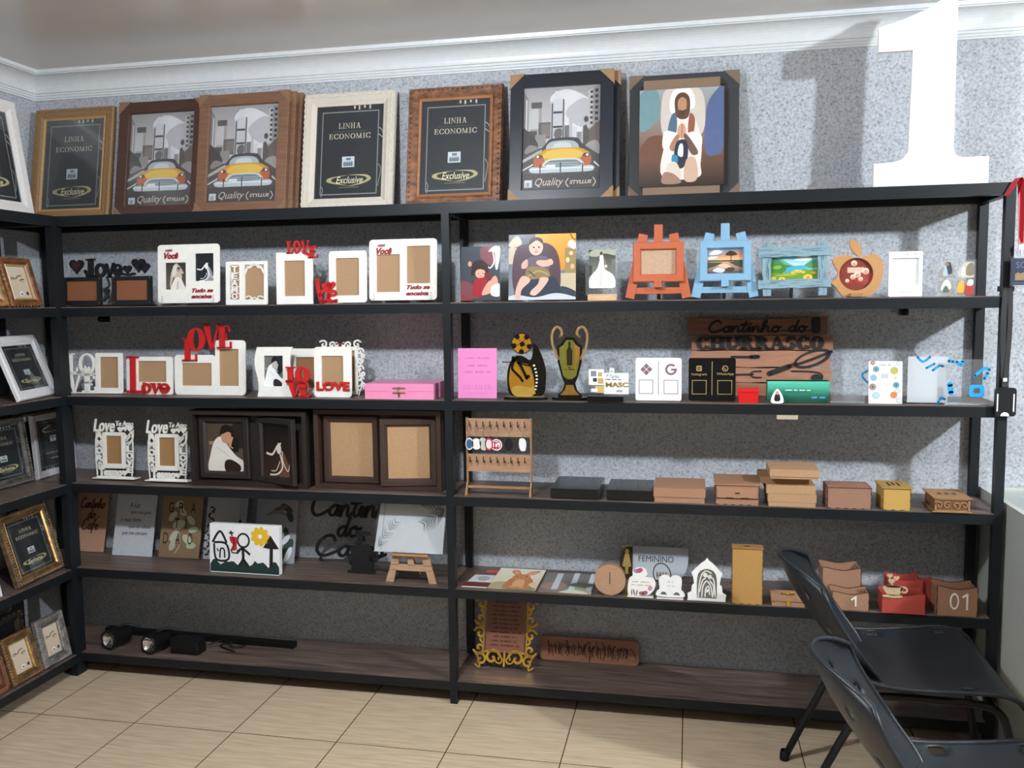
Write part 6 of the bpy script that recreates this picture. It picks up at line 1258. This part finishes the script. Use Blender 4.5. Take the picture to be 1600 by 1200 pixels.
# E21..E24
def wavybox(label, x, y, w, d, h, colr, num=None, cut=.010, name='storage_box', yaw=0, tabs=True, wall=.003):
    r = T(name, label, 'box', (x, y, L5), 0, yaw); 
    def prof(): return [(-w/2, 0), (w/2, 0), (w/2, h-.006)]+[(w/2-w*k/12, h-cut*math.sin(PI*k/12)**2) for k in range(13)]+[(-w/2, h-.006)]
    g = G('mdf', colr); g.plate(prof(), 0, wall); g.build('front_panel', r); g = G('mdf', colr); g.plate(prof(), d-wall, d); g.build('back_panel', r)
    for s in (-1, 1): g = G('mdf', colr); x0 = s*w/2; g.box(min(x0, x0-s*wall), max(x0, x0-s*wall), wall, d-wall, 0, h-.008); g.build('side_panel', r)
    g = G('mdf', colr); g.box(-w/2+wall, w/2-wall, wall, d-wall, 0, wall); g.build('bottom_panel', r)
    if tabs:
        g = G('matte', '3a2416')
        for k in range(12):
            za = h-cut*math.sin(PI*k/12)**2; zb_ = h-cut*math.sin(PI*(k+1)/12)**2; xa = -w/2+w*k/12; xb = -w/2+w*(k+1)/12
            for ya, yb in ((-.0006, wall+.0004), (d-wall-.0004, d+.0006)): g.plate([(xa, za-.0006), (xb, zb_-.0006), (xb, zb_+.0008), (xa, za+.0008)], ya, yb)
        for s in (-1, 1): g.box(s*w/2-.0009, s*w/2+.0007, -.0006, .001, 0, h-.006)
        for s in (-1, 1):
            for k in range(0, 5, 2): g.box(s*w/2-.0022, s*w/2+.0006, -.0006, .001, h*k/5, h*(k+1)/5)
        g.build('finger_joints', r, 'burnt dark finger joints')
    if num:
        g = G('satin', 'dedad2'); a, b_, z0, z1 = num[1], num[2], h*.22, h*.78
        if len(num[0]) == 2: g.ring(ell(a+.012, (z0+z1)/2, .015, (z1-z0)/2, 24), ell(a+.012, (z0+z1)/2, .010, (z1-z0)/2-.006, 24), -.002, 0)
        g.plate([(b_-.006, z0), (b_, z0), (b_, z1), (b_-.005, z1), (b_-.020, z1-.012), (b_-.017, z1-.017), (b_-.006, z1-.009)], -.002, 0); g.build('numeral', r, 'white numeral')
    return r
wavybox('open kraft box with a wavy rim set back behind the box numbered 1', 3.106, .080, .134, .10, .128, 'a4785a')
wavybox('low open kraft box numbered 1 beside the chair back', 3.124, .0, .124, .075, .066, 'a4785a', ('1', .004, .020))
cupbox = wavybox('low red open box with a pale coffee cup cut-out on its front', 3.298, -.008, .140, .075, .072, 'b04638', tabs=False, name='coffee_pod_box')
wavybox('taller red open box at the back of the red coffee set', 3.325, .085, .115, .08, .098, 'a84034', tabs=False, name='coffee_pod_box')
wavybox('small red box beside the taller red one', 3.400, .10, .060, .06, .086, 'b0463a', tabs=False, name='coffee_pod_box', cut=.004)
g = G('mdf', 'c9a878'); X0 = -.030; y0, y1 = -.0035, -.0008
g.plate([(p[0]+X0, p[1]) for p in cr_closed([(-.036, .098), (-.034, .080), (-.020, .066), (.010, .066), (.022, .082), (.024, .098)], 3)], y0, y1)
g.ring([(p[0]+X0, p[1]) for p in ell(.030, .086, .013, .012, 14)], [(p[0]+X0, p[1]) for p in ell(.030, .086, .007, .006, 14)], y0, y1)
g.plate(ell(-.008+X0, .062, .034, .006, 18), y0, y1)
for hx, hz, hr in ((-.018, .135, .010), (.004, .128, .010), (-.012, .116, .012)): g.plate(heart(hx+X0, hz, hr), y0, y1)
g.stroke([(-.01+X0, .11), (-.008+X0, .097)], .004, y0, y1); g.set('matte', '2a1a10'); g.plate(ell(-.006+X0, .097, .026, .004, 16), y0-.0005, y0)
g.build('cup_cutout', cupbox, 'pale wooden coffee cup with hearts of steam')
wavybox('open kraft box numbered 01 near the right end post', 3.474, .0, .130, .085, .104, 'a07252', ('01', -.022, .034))

# ================================================================ bottom level
r = T('gold_frame_mirror', 'ornate gold scroll frame around an engraved copper plaque, bottom shelf', 'plaque', (1.832, .135, L6), .30)
g = G('satin', '7d5240'); g.box(-.080, .080, -.004, 0, .062, .330); g.set('satin', '4a281c'); y = -.0046
for k in range(12): z = .085+k*.017; ww = (.06, .055, .05, .065, .05, .06, .055, .062, .05, .058, .045, .03)[k]; text(g, '~~~~ ~~~~~~ ~~ ~~~~ ~~~~~'[:14+k], -ww, ww, z, z+.009, y, 0, .2)
g.ring(ell(0, .306, .058, .012, 18), ell(0, .306, .050, .007, 18), y-.0002, y+.0003); g.build('engraved_plate', r)
g = G('gold', 'e0ae48')
for sx in (-1, 1):
    for k in range(5):
        zc = .075+k*.058; scroll(g, sx*.105, zc, .026, sx, 1 if k % 2 else -1, .4, .009, -.007, 0); g.stroke([(sx*.088, zc+.018), (sx*.104, zc+.034), (sx*.092, zc+.046)], .007, -.007, 0)
    g.stroke([(sx*.086, .05), (sx*.090, .19), (sx*.086, .33)], .005, -.007, 0)
    scroll(g, sx*.050, .040, .034, -sx, 1, .2, .010, -.007, 0); scroll(g, sx*.098, .030, .026, sx, 1, .8, .009, -.007, 0); scroll(g, sx*.02, .035, .018, sx, -1, .2, .006, -.007, 0); g.stroke([(sx*.02, .06), (sx*.06, .066), (sx*.11, .055)], .007, -.007, 0); g.stroke([(sx*.12, .01), (sx*.10, .0), (sx*.112, .045)], .006, -.007, 0)
g.stroke([(0, .01), (0, .064)], .008, -.007, 0); g.build('scroll_border', r)
r = T('engraved_board', 'oblong rounded brown board with dark engraved grass lettering on the bottom shelf', 'board', (2.165, .268, L6), .10)
g = G('wood', '98674e'); g.plate(rr(-.205, 0, .200, .100, .018), -.010, 0); g.build('board', r); g = G('matte', '2e1a12')
rnd = random.Random(3)
for k in range(34):
    x = -.170+k*.0098; g.stroke([(x, .022+rnd.uniform(-.008, .01)), (x+rnd.uniform(-.01, .01), .05), (x+rnd.uniform(-.012, .012), .080+rnd.uniform(-.02, .008))], .0034, -.0106); 
    if k % 2: scroll(g, x, .06, .008, 1, 1, k, .0028, -.0106, -.010)
g.stroke([(.165, .07), (.180, .05), (.188, .025)], .003, -.0106); g.stroke([(0, .0), (0, .085)], .004, -.0106); g.build('engraving', r)
# spotlights on track
r = T('track_rail', 'long thin black track rail lying at the back of the bottom shelf', 'track rail', (.42, .215, L6), 0, -.03)
g = G('tube', '0e0f11'); g.box(-.46, .46, -.016, .016, 0, .024); g.set('tube', '060607'); g.box(-.458, .458, -.006, .006, .0241, .0245); g.build('rail', r)
g = G('tube', '16171a'); g.box(.46, .475, -.017, .017, 0, .025); g.build('end_cap', r)
def spot(label, x, y, yaw):
    s = T('track_spotlight', label, 'spotlight', (x, y, L6), 0, yaw, 'loose track spotlights')
    g = G('tube', '0f1012'); g.lathe([(.0, .10), (.034, .10), (.040, .085), (.040, .005), (.042, 0), (.036, -.002), (.034, .006)], (0, -.05, .043), 24, 'y'); g.build('housing', s)
    g = G('chrome', 'd9d9d9'); g.lathe([(.034, .004), (.028, .012), (.018, .022), (.008, .028), (0.0, .029)], (0, -.05, .043), 24, 'y'); g.build('reflector', s)
    g = G('tube', '0f1012'); g.tube([(.0, .0, .083), (.03, .03, .092), (.07, .06, .075)], .006, 8); g.build('bracket', s)
spot('black spotlight with a silver reflector, nearer the corner post', .115, .085, -.25); spot('black spotlight with a silver reflector beside the driver box', .318, .070, -.20)
r = T('led_driver_box', 'black oblong spotlight driver lying beside the second spotlight', 'driver box', (.455, .080, L6), 0, -.05)
g = G('tube', '111215'); g.slab(rr(-.065, -.030, .070, .035, .006), 0, .058); g.build('housing', r); g = G('tube', '1c1d21'); g.box(-.066, -.060, -.02, .02, .01, .05); g.build('end_cap', r)
r = T('power_cable', 'thin black cable coiled behind the driver box on the bottom shelf', 'cable', (.62, .13, L6)); g = G('tube', '0c0d0e'); g.tube([(-.09, .0, .02), (-.04, .03, .03), (.02, .0, .018), (.06, .04, .012), (-.01, .06, .012), (-.05, .02, .008), (.04, -.02, .006)], .0035, 6); g.build('cord', r)

# ================================================================ left unit: ornate frames facing into the room
Y9 = PI/2
def sh_sul(): return [('g', 0, 0, 1, 1, 'bfae98', 'c9bba6'), ('s', [(.15, .60), (.25, .66), (.4, .62), (.55, .70), (.75, .72)], .05, '5d5145'), ('s', [(.2, .57), (.3, .61), (.5, .63)], .03, '6d6155'), ('s', [(.6, .55), (.7, .60), (.85, .60)], .05, '5d5145'), ('s', [(.68, .52), (.78, .53)], .03, '6d6155'), ('b', [(.42, .10), (.45, .22), (.60, .22), (.62, .12)], 'dfe0e2'), ('r', .46, .12, .58, .18, '6f7378'), ('e', .82, .17, .07, .055, '3a332d')]
GL = 'ornate frames on the left shelving unit'
moulded('white frame with a black insert standing on top of the left unit', 'picture frame', (-.100, -.212, L1), .386, .462, .050, .022, 'cfcbc9', 'matte', .14, Y9, None, pic=linha)
moulded('small antique brown frame with chipped gilt edges, upper shelf of the left unit', 'picture frame', (-.100, -.088, L2), .170, .204, .034, .024, '6e4326', 'carved', .27, Y9, GL, pic=sh_sul(), inner=('a5825a', 'satin'), beads=('c2a06a', 'foil', .004, .018, .008, -.018), glass=None)
moulded('gilt frame cut off by the photo edge on the left unit upper shelf', 'picture frame', (-.095, -.278, L2), .170, .204, .034, .024, '8a6238', 'carved', .27, Y9, GL, pic=sh_sul(), inner=('a5825a', 'satin'), glass=None)
moulded('plain white frame around a black insert, third shelf of the left unit', 'picture frame', (-.052, -.105, L3), .306, .268, .040, .018, 'cdccd0', 'matte', .35, Y9+.22, GL, pic=linha)
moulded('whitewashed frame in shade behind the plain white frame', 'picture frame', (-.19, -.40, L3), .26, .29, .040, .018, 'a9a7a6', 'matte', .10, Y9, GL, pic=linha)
def upside(sh):
    out = []
    for s in sh:
        k = s[0]
        if k == 'g': out.append(('g', s[1], 1-s[4], s[3], 1-s[2], s[6], s[5]))
        elif k == 'r': out.append(('r', 1-s[3], 1-s[4], 1-s[1], 1-s[2], s[5]))
        elif k in 'sb': out.append((k, [(1-a, 1-b) for a, b in s[1]])+tuple(s[2:]))
        elif k == 'f': out += [('s', [(1-s[4]*.95, 1-s[3]-.03), (1-s[2], 1-s[3]-.028)], .03, '8d866f')]
    return out
linha_up = upside(linha)
moulded('white frame with its black insert upside down, behind the corner post', 'picture frame', (-.205, .158, L4), .258, .278, .030, .020, 'bdbcc0', 'satin', .06, Y9+.05, GL, pic=linha_up)
moulded('thin white frame behind the upside-down one in the corner', 'picture frame', (-.240, .132, L4), .262, .280, .030, .018, 'c4c3c5', 'satin', .06, Y9+.05, GL, pic=linha_up)
moulded('dark silver ornate frame with a black insert, fourth shelf of the left unit', 'picture frame', (-.200, -.125, L4), .270, .284, .034, .020, '4c4944', 'carved', .14, Y9, GL, pic=linha, beads=('b9b4aa', 'foil', .008, .014, .006, -.017))
moulded('bronze and gold beaded frame with a black insert, fifth shelf of the left unit', 'picture frame', (-.050, -.160, L5), .288, .292, .036, .024, '5a4632', 'carved', .27, Y9+.08, GL, pic=linha, inner=('b58f52', 'foil'), beads=('d9bd86', 'foil', .010, .012, .0065, -.020))
moulded('white frame cut off by the photo edge, fifth shelf of the left unit', 'picture frame', (-.030, -.475, L5), .170, .200, .034, .018, 'c6c5ca', 'satin', .20, Y9, GL, pic=[('r', 0, 0, 1, 1, '24262c')])
moulded('small silver ornate frame, bottom shelf of the left unit', 'picture frame', (-.032, -.118, L6), .158, .198, .036, .022, '6d6a66', 'carved', .20, Y9, GL, pic=sh_sul(), inner=('8a8a8c', 'foil'), beads=('a9a9ab', 'foil', .006, .012, .006, -.018), glass=None)
moulded('small gold beaded frame, bottom shelf of the left unit', 'picture frame', (-.030, -.288, L6), .158, .190, .034, .022, '5f452a', 'carved', .28, Y9, GL, pic=sh_sul(), inner=('a8864e', 'foil'), beads=('d2b27a', 'foil', .006, .012, .006, -.018), glass=None)
moulded('woven brown frame cut off by the photo edge, bottom shelf of the left unit', 'picture frame', (-.035, -.460, L6), .160, .150, .050, .020, '5c3522', 'carved', .26, Y9, GL, pic=sh_sul(), slats=('8a6048', 'matte', 16), glass=None)
for i, (x, lb, c, h_) in enumerate(((-.150, 'dark bronze frame at the front of the row behind the small frames', '33271d', .238), (-.190, 'dark brown frame in the middle of the row behind the small frames', '2f241c', .262), (-.232, 'brown beaded frame at the back of the row on the bottom shelf', '5f4636', .285))):
    moulded(lb, 'picture frame', (x, -.29-.01*i, L6), .260, h_, .040, .026, c, 'carved', .05, Y9, 'frames standing in a row on the bottom left shelf', pic=[('r', 0, 0, 1, 1, '1c1d20')], beads=('a98c66', 'foil', .006, .026, .007, -.022), glass=None)

# brackets fixing the shelves to the wall
for x in (3.335, -.01):
    g = G('tube', '0e0f11'); g.box(x-.012, x+.012, .262, YW-.001, L2-.068, L2-.0405); g.lathe([(0, -.016), (.010, -.014), (.012, 0)], (x, .262, L2-.056), 10, 'y'); g.build('wall_bracket', unit)

# ================================================================ badges hanging at the right end
r = T('badge_lanyard', 'red lanyard with a navy badge hanging over the top right corner', 'badge', (3.600, -.0105, L1)); r['hangs'] = 1
def ribbon(g, pts, w, wd=(1, 0, 0), n=6, t=.0012):
    P_ = cr_open(pts, n); W_ = Vector(wd)*w/2; vs = []
    for i, p in enumerate(P_):
        a = Vector(P_[max(i-1, 0)]); b_ = Vector(P_[min(i+1, len(P_)-1)]); nn = (b_-a).cross(W_)
        nn = nn.normalized()*t/2 if nn.length > 1e-9 else Vector((0, 0, 0)); p = Vector(p)
        vs += [tuple(p-W_-nn), tuple(p+W_-nn), tuple(p+W_+nn), tuple(p-W_+nn)]
    fs = []
    for i in range(len(P_)-1):
        for j in range(4): fs.append((4*i+j, 4*i+(j+1) % 4, 4*i+4+(j+1) % 4, 4*i+4+j))
    g.raw(vs, fs)
g = G('satin', 'c0202c'); ribbon(g, [(-.028, -.004, -.046), (-.012, -.006, -.020), (.0, -.004, .003), (.012, .004, .012), (.022, .010, .004), (.0235, .0, -.06), (.022, -.008, -.20)], .016, (.6, -.8, 0)); ribbon(g, [(-.028, -.003, -.046), (-.016, -.0025, -.026), (-.002, -.001, .001), (.010, .012, .006), (.018, .014, -.02), (.020, .006, -.12), (.020, -.007, -.205)], .012, (.8, -.6, 0)); g.build('ribbon', r, 'red ribbon')
g = G('satin', 'c9ccd0'); g.box(.014, .030, -.012, -.006, -.222, -.205); g.tube([(.022, -.010, -.222), (.022, -.014, -.232), (.022, -.010, -.243)], .003, 6); g.build('metal_clip', r)
g = G('wrap'); g.box(-.010, .054, -.0155, -.0150, -.345, -.243); g.build('badge_sleeve', r)
g = G('satin', '1d2c4c'); g.box(-.006, .050, -.014, -.012, -.338, -.250); g.set('satin', '6f7f9c'); text(g, 'SO', .008, .040, -.282, -.262, -.0142, 0, 0); g.set('satin', 'a68a62'); g.plate([(.006, -.322), (.006, -.302), (.014, -.296), (.022, -.300), (.032, -.296), (.040, -.304), (.040, -.322)], -.0146, -.0142); g.set('satin', '5c6b86'); g.box(.0, .044, -.0143, -.014, -.332, -.330); g.build('badge_card', r)
r = T('phone_holder_strap', 'black strap with a rounded black clip case hanging down the right end post', 'badge', (3.592, .0, 1.60)); r['hangs'] = 1
g = G('matte', '0e0f12'); 
g.box(-.020, .0205, -.0045, -.001, -.012, .006); g.box(-.020, -.0175, -.001, .034, -.012, .006); g.box(.0175, .0205, -.001, .034, -.012, .006); g.build('wrap_band', r)
g = G('matte', '101216'); ribbon(g, [(-.006, -.006, .0), (-.010, -.008, -.12), (-.004, -.010, -.30)], .018); ribbon(g, [(.008, -.007, .0), (.010, -.008, -.15), (.002, -.012, -.30)], .015); g.build('strap', r)
g = G('satin', 'd4d6d9'); g.box(-.006, .006, -.016, -.010, -.312, -.300); g.set('chrome', '9a9ca0'); g.box(-.009, .009, -.018, -.010, -.330, -.314); g.build('metal_clip', r)
g = G('satin', '15171b'); g.plate(rr(-.030, -.428, .034, -.332, .010), -.024, -.008); g.set('satin', 'eceef0'); g.plate(rr(-.026, -.412, -.022, -.352, .0018), -.0252, -.024); g.plate(rr(.024, -.412, .028, -.352, .0018), -.0252, -.024); g.plate(ell(0, -.426, .013, .012, 14, 0, PI)+[(-.013, -.427), (.013, -.427)], -.0252, -.024); g.build('clip_case', r, 'black case with white slits')

# ================================================================ counter at the right
ct = T('display_counter', 'off-white counter with a glass top beside the shelving unit', 'counter', (3.622, YW-.002, 0))
def cpart(nm, mat, colr, bx, lab=None): g = G(mat, colr); g.box(*bx); return g.build(nm, ct, lab)
cpart('side_panel', 'satin', 'b9bdb4', (0, .020, -1.80, -.0, 0, .866))
cpart('back_panel', 'satin', 'b9bdb4', (.020, .70, -.018, 0, 0, .866))
cpart('far_side_panel', 'satin', 'b9bdb4', (.68, .70, -1.80, -.018, 0, .866))
cpart('top_panel', 'satin', 'c4c8c0', (.020, .68, -1.80, -.018, .800, .8478))
cpart('glass_top', 'glass', 'ffffff', (.022, .69, -1.79, -.020, .8545, .8605), 'thick glass top')
cpart('rail', 'satin', 'd5d9d2', (.020, .030, -1.80, -.018, .848, .854))
for i, (x, y, w, d, a, c, lb) in enumerate(((.24, -.19, .21, .29, .2, 'd9dfe2', 'white printed sheet under the counter glass nearest the wall'), (.20, -.48, .21, .29, -.15, 'd3dade', 'white printed sheet under the counter glass further along'), (.48, -.30, .21, .29, .05, 'dfe3e4', 'white printed sheet under the counter glass on the far side'), (.22, -.82, .30, .21, .1, 'd5dbdd', 'wide white sheet under the counter glass, nearest the viewer'))):
    p_ = T('printed_sheet', lb, 'paper', (3.622+x, YW+y, .8486), 0, a, 'sheets under the counter glass')
    g = G('paper', c); g.slab(rect(-w/2, -d/2, w/2, d/2), 0, .0008+.0006*i); g.set('paper', '5b6468')
    zt = .0010+.0006*i
    g.slab(rect(-w/2+.01, -.004, w/2-.01, 0), zt, zt+.0002); g.slab(rect(-w*.12, -d/2+.01, -w*.10, d/2-.01), zt, zt+.0002); g.slab(rect(-w/2+.02, d*.2, w*.3, d*.22), zt, zt+.0002); g.build('sheet', p_)

# ================================================================ plastic chairs
def make_chair(label, loc, yaw):
    r = T('plastic_chair', label, 'chair', loc, 0, yaw, 'black plastic chairs by the counter')
    def shell(nm, fn, nu, nv, th, slots):
        g = G('plastic', '1c2127'); g.smooth = True; vs = []; N1 = (nu+1)*(nv+1)
        def nrm(u, v):
            e = 1e-3; a = Vector(fn(min(u+e, 1), v))-Vector(fn(max(u-e, -1), v)); b_ = Vector(fn(u, min(v+e, 1)))-Vector(fn(u, max(v-e, 0))); n_ = a.cross(b_); return n_.normalized() if n_.length > 1e-12 else Vector((0, 0, 1))
        top = []; bot = []
        for j in range(nv+1):
            for i in range(nu+1):
                u = -1+2*i/nu; v = j/nv; q = Vector(fn(u, v)); n_ = nrm(u, v); top.append(tuple(q+n_*th/2)); bot.append(tuple(q-n_*th/2))
        fs = []; cut = {(min(int((u+1)/2*nu)+di, nu-1), min(int(v*nv)+dj, nv-2)) for u, v, a in slots for di in ((0, 1) if nm == 'seat' else (0,)) for dj in (0, 1)}
        for j in range(nv):
            for i in range(nu):
                a = j*(nu+1)+i
                if (i, j) in cut:
                    q = (a, a+1, a+nu+2, a+nu+1)
                    for k, (ei, ej) in enumerate(((i, j-1), (i+1, j), (i, j+1), (i-1, j))):
                        if (ei, ej) not in cut: fs.append((q[k], q[(k+1) % 4], N1+q[(k+1) % 4], N1+q[k]))
                    continue
                fs += [(a, a+1, a+nu+2, a+nu+1), (N1+a, N1+a+nu+1, N1+a+nu+2, N1+a+1)]
        ring_ = [i for i in range(nu+1)]+[j*(nu+1)+nu for j in range(1, nv+1)]+[nv*(nu+1)+i for i in range(nu-1, -1, -1)]+[j*(nu+1) for j in range(nv-1, 0, -1)]
        for k in range(len(ring_)): a, b_ = ring_[k], ring_[(k+1) % len(ring_)]; fs.append((a, N1+a, N1+b_, b_))
        g.raw(top+bot, fs); g.smooth = False
        rim = [Vector(fn(-1+2*(i % (nu+1))/nu, (i//(nu+1))/nv)) for i in ring_]
        g.set('plastic', '1c2127'); g.tube([tuple(q) for q in rim], th*1.1, 6, True, True, 1)
        return g.build(nm, r)
    def lerp(t, pts):
        t = t*(len(pts)-1); i = min(int(t), len(pts)-2); f = t-i; return tuple(pts[i][k]+(pts[i+1][k]-pts[i][k])*f for k in range(len(pts[0])))
    prof_b = cr_open([(-.418, .768), (-.385, .690), (-.335, .610), (-.275, .530), (-.222, .470), (-.195, .440)], 5)
    def back(u, v):
        x, z = lerp(v, prof_b); hw = .205-.035*(1-min(v/.18, 1))**2-.05*max(v-.55, 0)/.45
        k = (1-abs(u)**2.2*.0); zz = z-(.045*abs(u)**3)*(1-v)**3; return (x+(.105-.05*v)*u*u, u*hw, zz)
    shell('backrest', back, 30, 30, .006, [(u, v, .3) for u in (-.62, -.1, .5) for v in (.17, .45, .72)]+[(.78, .35, .2), (-.8, .62, .2)])
    prof_s = cr_open([(-.195, .452), (-.16, .436), (-.08, .430), (.05, .438), (.15, .446), (.205, .436), (.235, .405)], 5)
    def seat(u, v):
        x, z = lerp(v, prof_s); hw = .205+.055*min(v/.6, 1)-.02*max(0, .15-v)/.15*2; up = .028*abs(u)**2.5*(1-.7*max(v-.6, 0)/.4)
        return (x-.02*u*u*(1-v), u*hw, z+up)
    shell('seat', seat, 34, 34, .006, [(.86, .30, .78), (.86, .60, .78), (.84, .85, .78), (-.84, .55, .78), (-.5, .93, .3), (.3, .93, .3)])
    g = G('tube', '17181b'); g.tube([(-.17, -.185, .385), (-.16, -.19, .412), (0, -.195, .416), (.13, -.195, .412), (.155, -.18, .405), (.16, 0, .404), (.155, .18, .405), (.13, .195, .412), (0, .195, .416), (-.16, .19, .412), (-.17, .185, .385)], .011, 10); g.build('seat_frame', r)
    g = G('tube', '17181b'); g.tube([(-.175, -.185, .40), (-.175, .185, .40)], .010, 8); g.build('crossbar', r)
    for s in (-1, 1):
        g = G('tube', '17181b'); g.tube([(-.170, s*.185, .405), (-.235, s*.183, .30), (-.366, s*.180, .020)], .012, 10); o = g.build('leg', r)
        g = G('matte', '08080a'); g.lathe([(0, 0), (.016, 0), (.016, .022), (.013, .034)], (-.372, s*.180, 0), 12); g.build('rubber_foot', o)
        g = G('tube', '17181b'); g.tube([(.120, s*.195, .412), (.165, s*.195, .395), (.195, s*.20, .33), (.245, s*.205, .020)], .012, 10); o = g.build('leg', r)
        g = G('matte', '08080a'); g.lathe([(0, 0), (.016, 0), (.016, .022), (.013, .034)], (.248, s*.205, 0), 12); g.build('rubber_foot', o)
        g = G('tube', '17181b'); g.tube([(-.175, s*.150, .405), (-.215, s*.150, .43), (-.240, s*.150, .52), (-.262, s*.145, .56)], .009, 8); g.build('back_support', r)
        g = G('chrome', '8c8c90'); g.lathe([(0, -.004), (.007, -.003), (.008, 0)], (-.205, s*.16, .425), 10, 'y'); g.build('bolt', r)
    return r
make_chair('black plastic chair nearer the shelves, facing the counter', (3.258, -.385, 0), 0.0)
make_chair('black plastic chair nearest the viewer, cut off by the photo corner', (3.255, -1.165, 0), -.03)

# ---------------------------------------------------------------- let every thing stand exactly on what carries it
bpy.context.view_layer.update()
for o, zr in ROOTS:
    if o.get('hangs'): continue
    lo = 1e9
    for c in o.children_recursive:
        if c.type == 'MESH':
            mw = c.matrix_world
            for v in c.data.vertices: lo = min(lo, (mw @ v.co).z)
    if lo < 1e8 and o['category'] != 'shelving unit': o.location.z += zr-lo+.0006
for o, zr in ROOTS:
    if 'hangs' in o: del o['hangs']
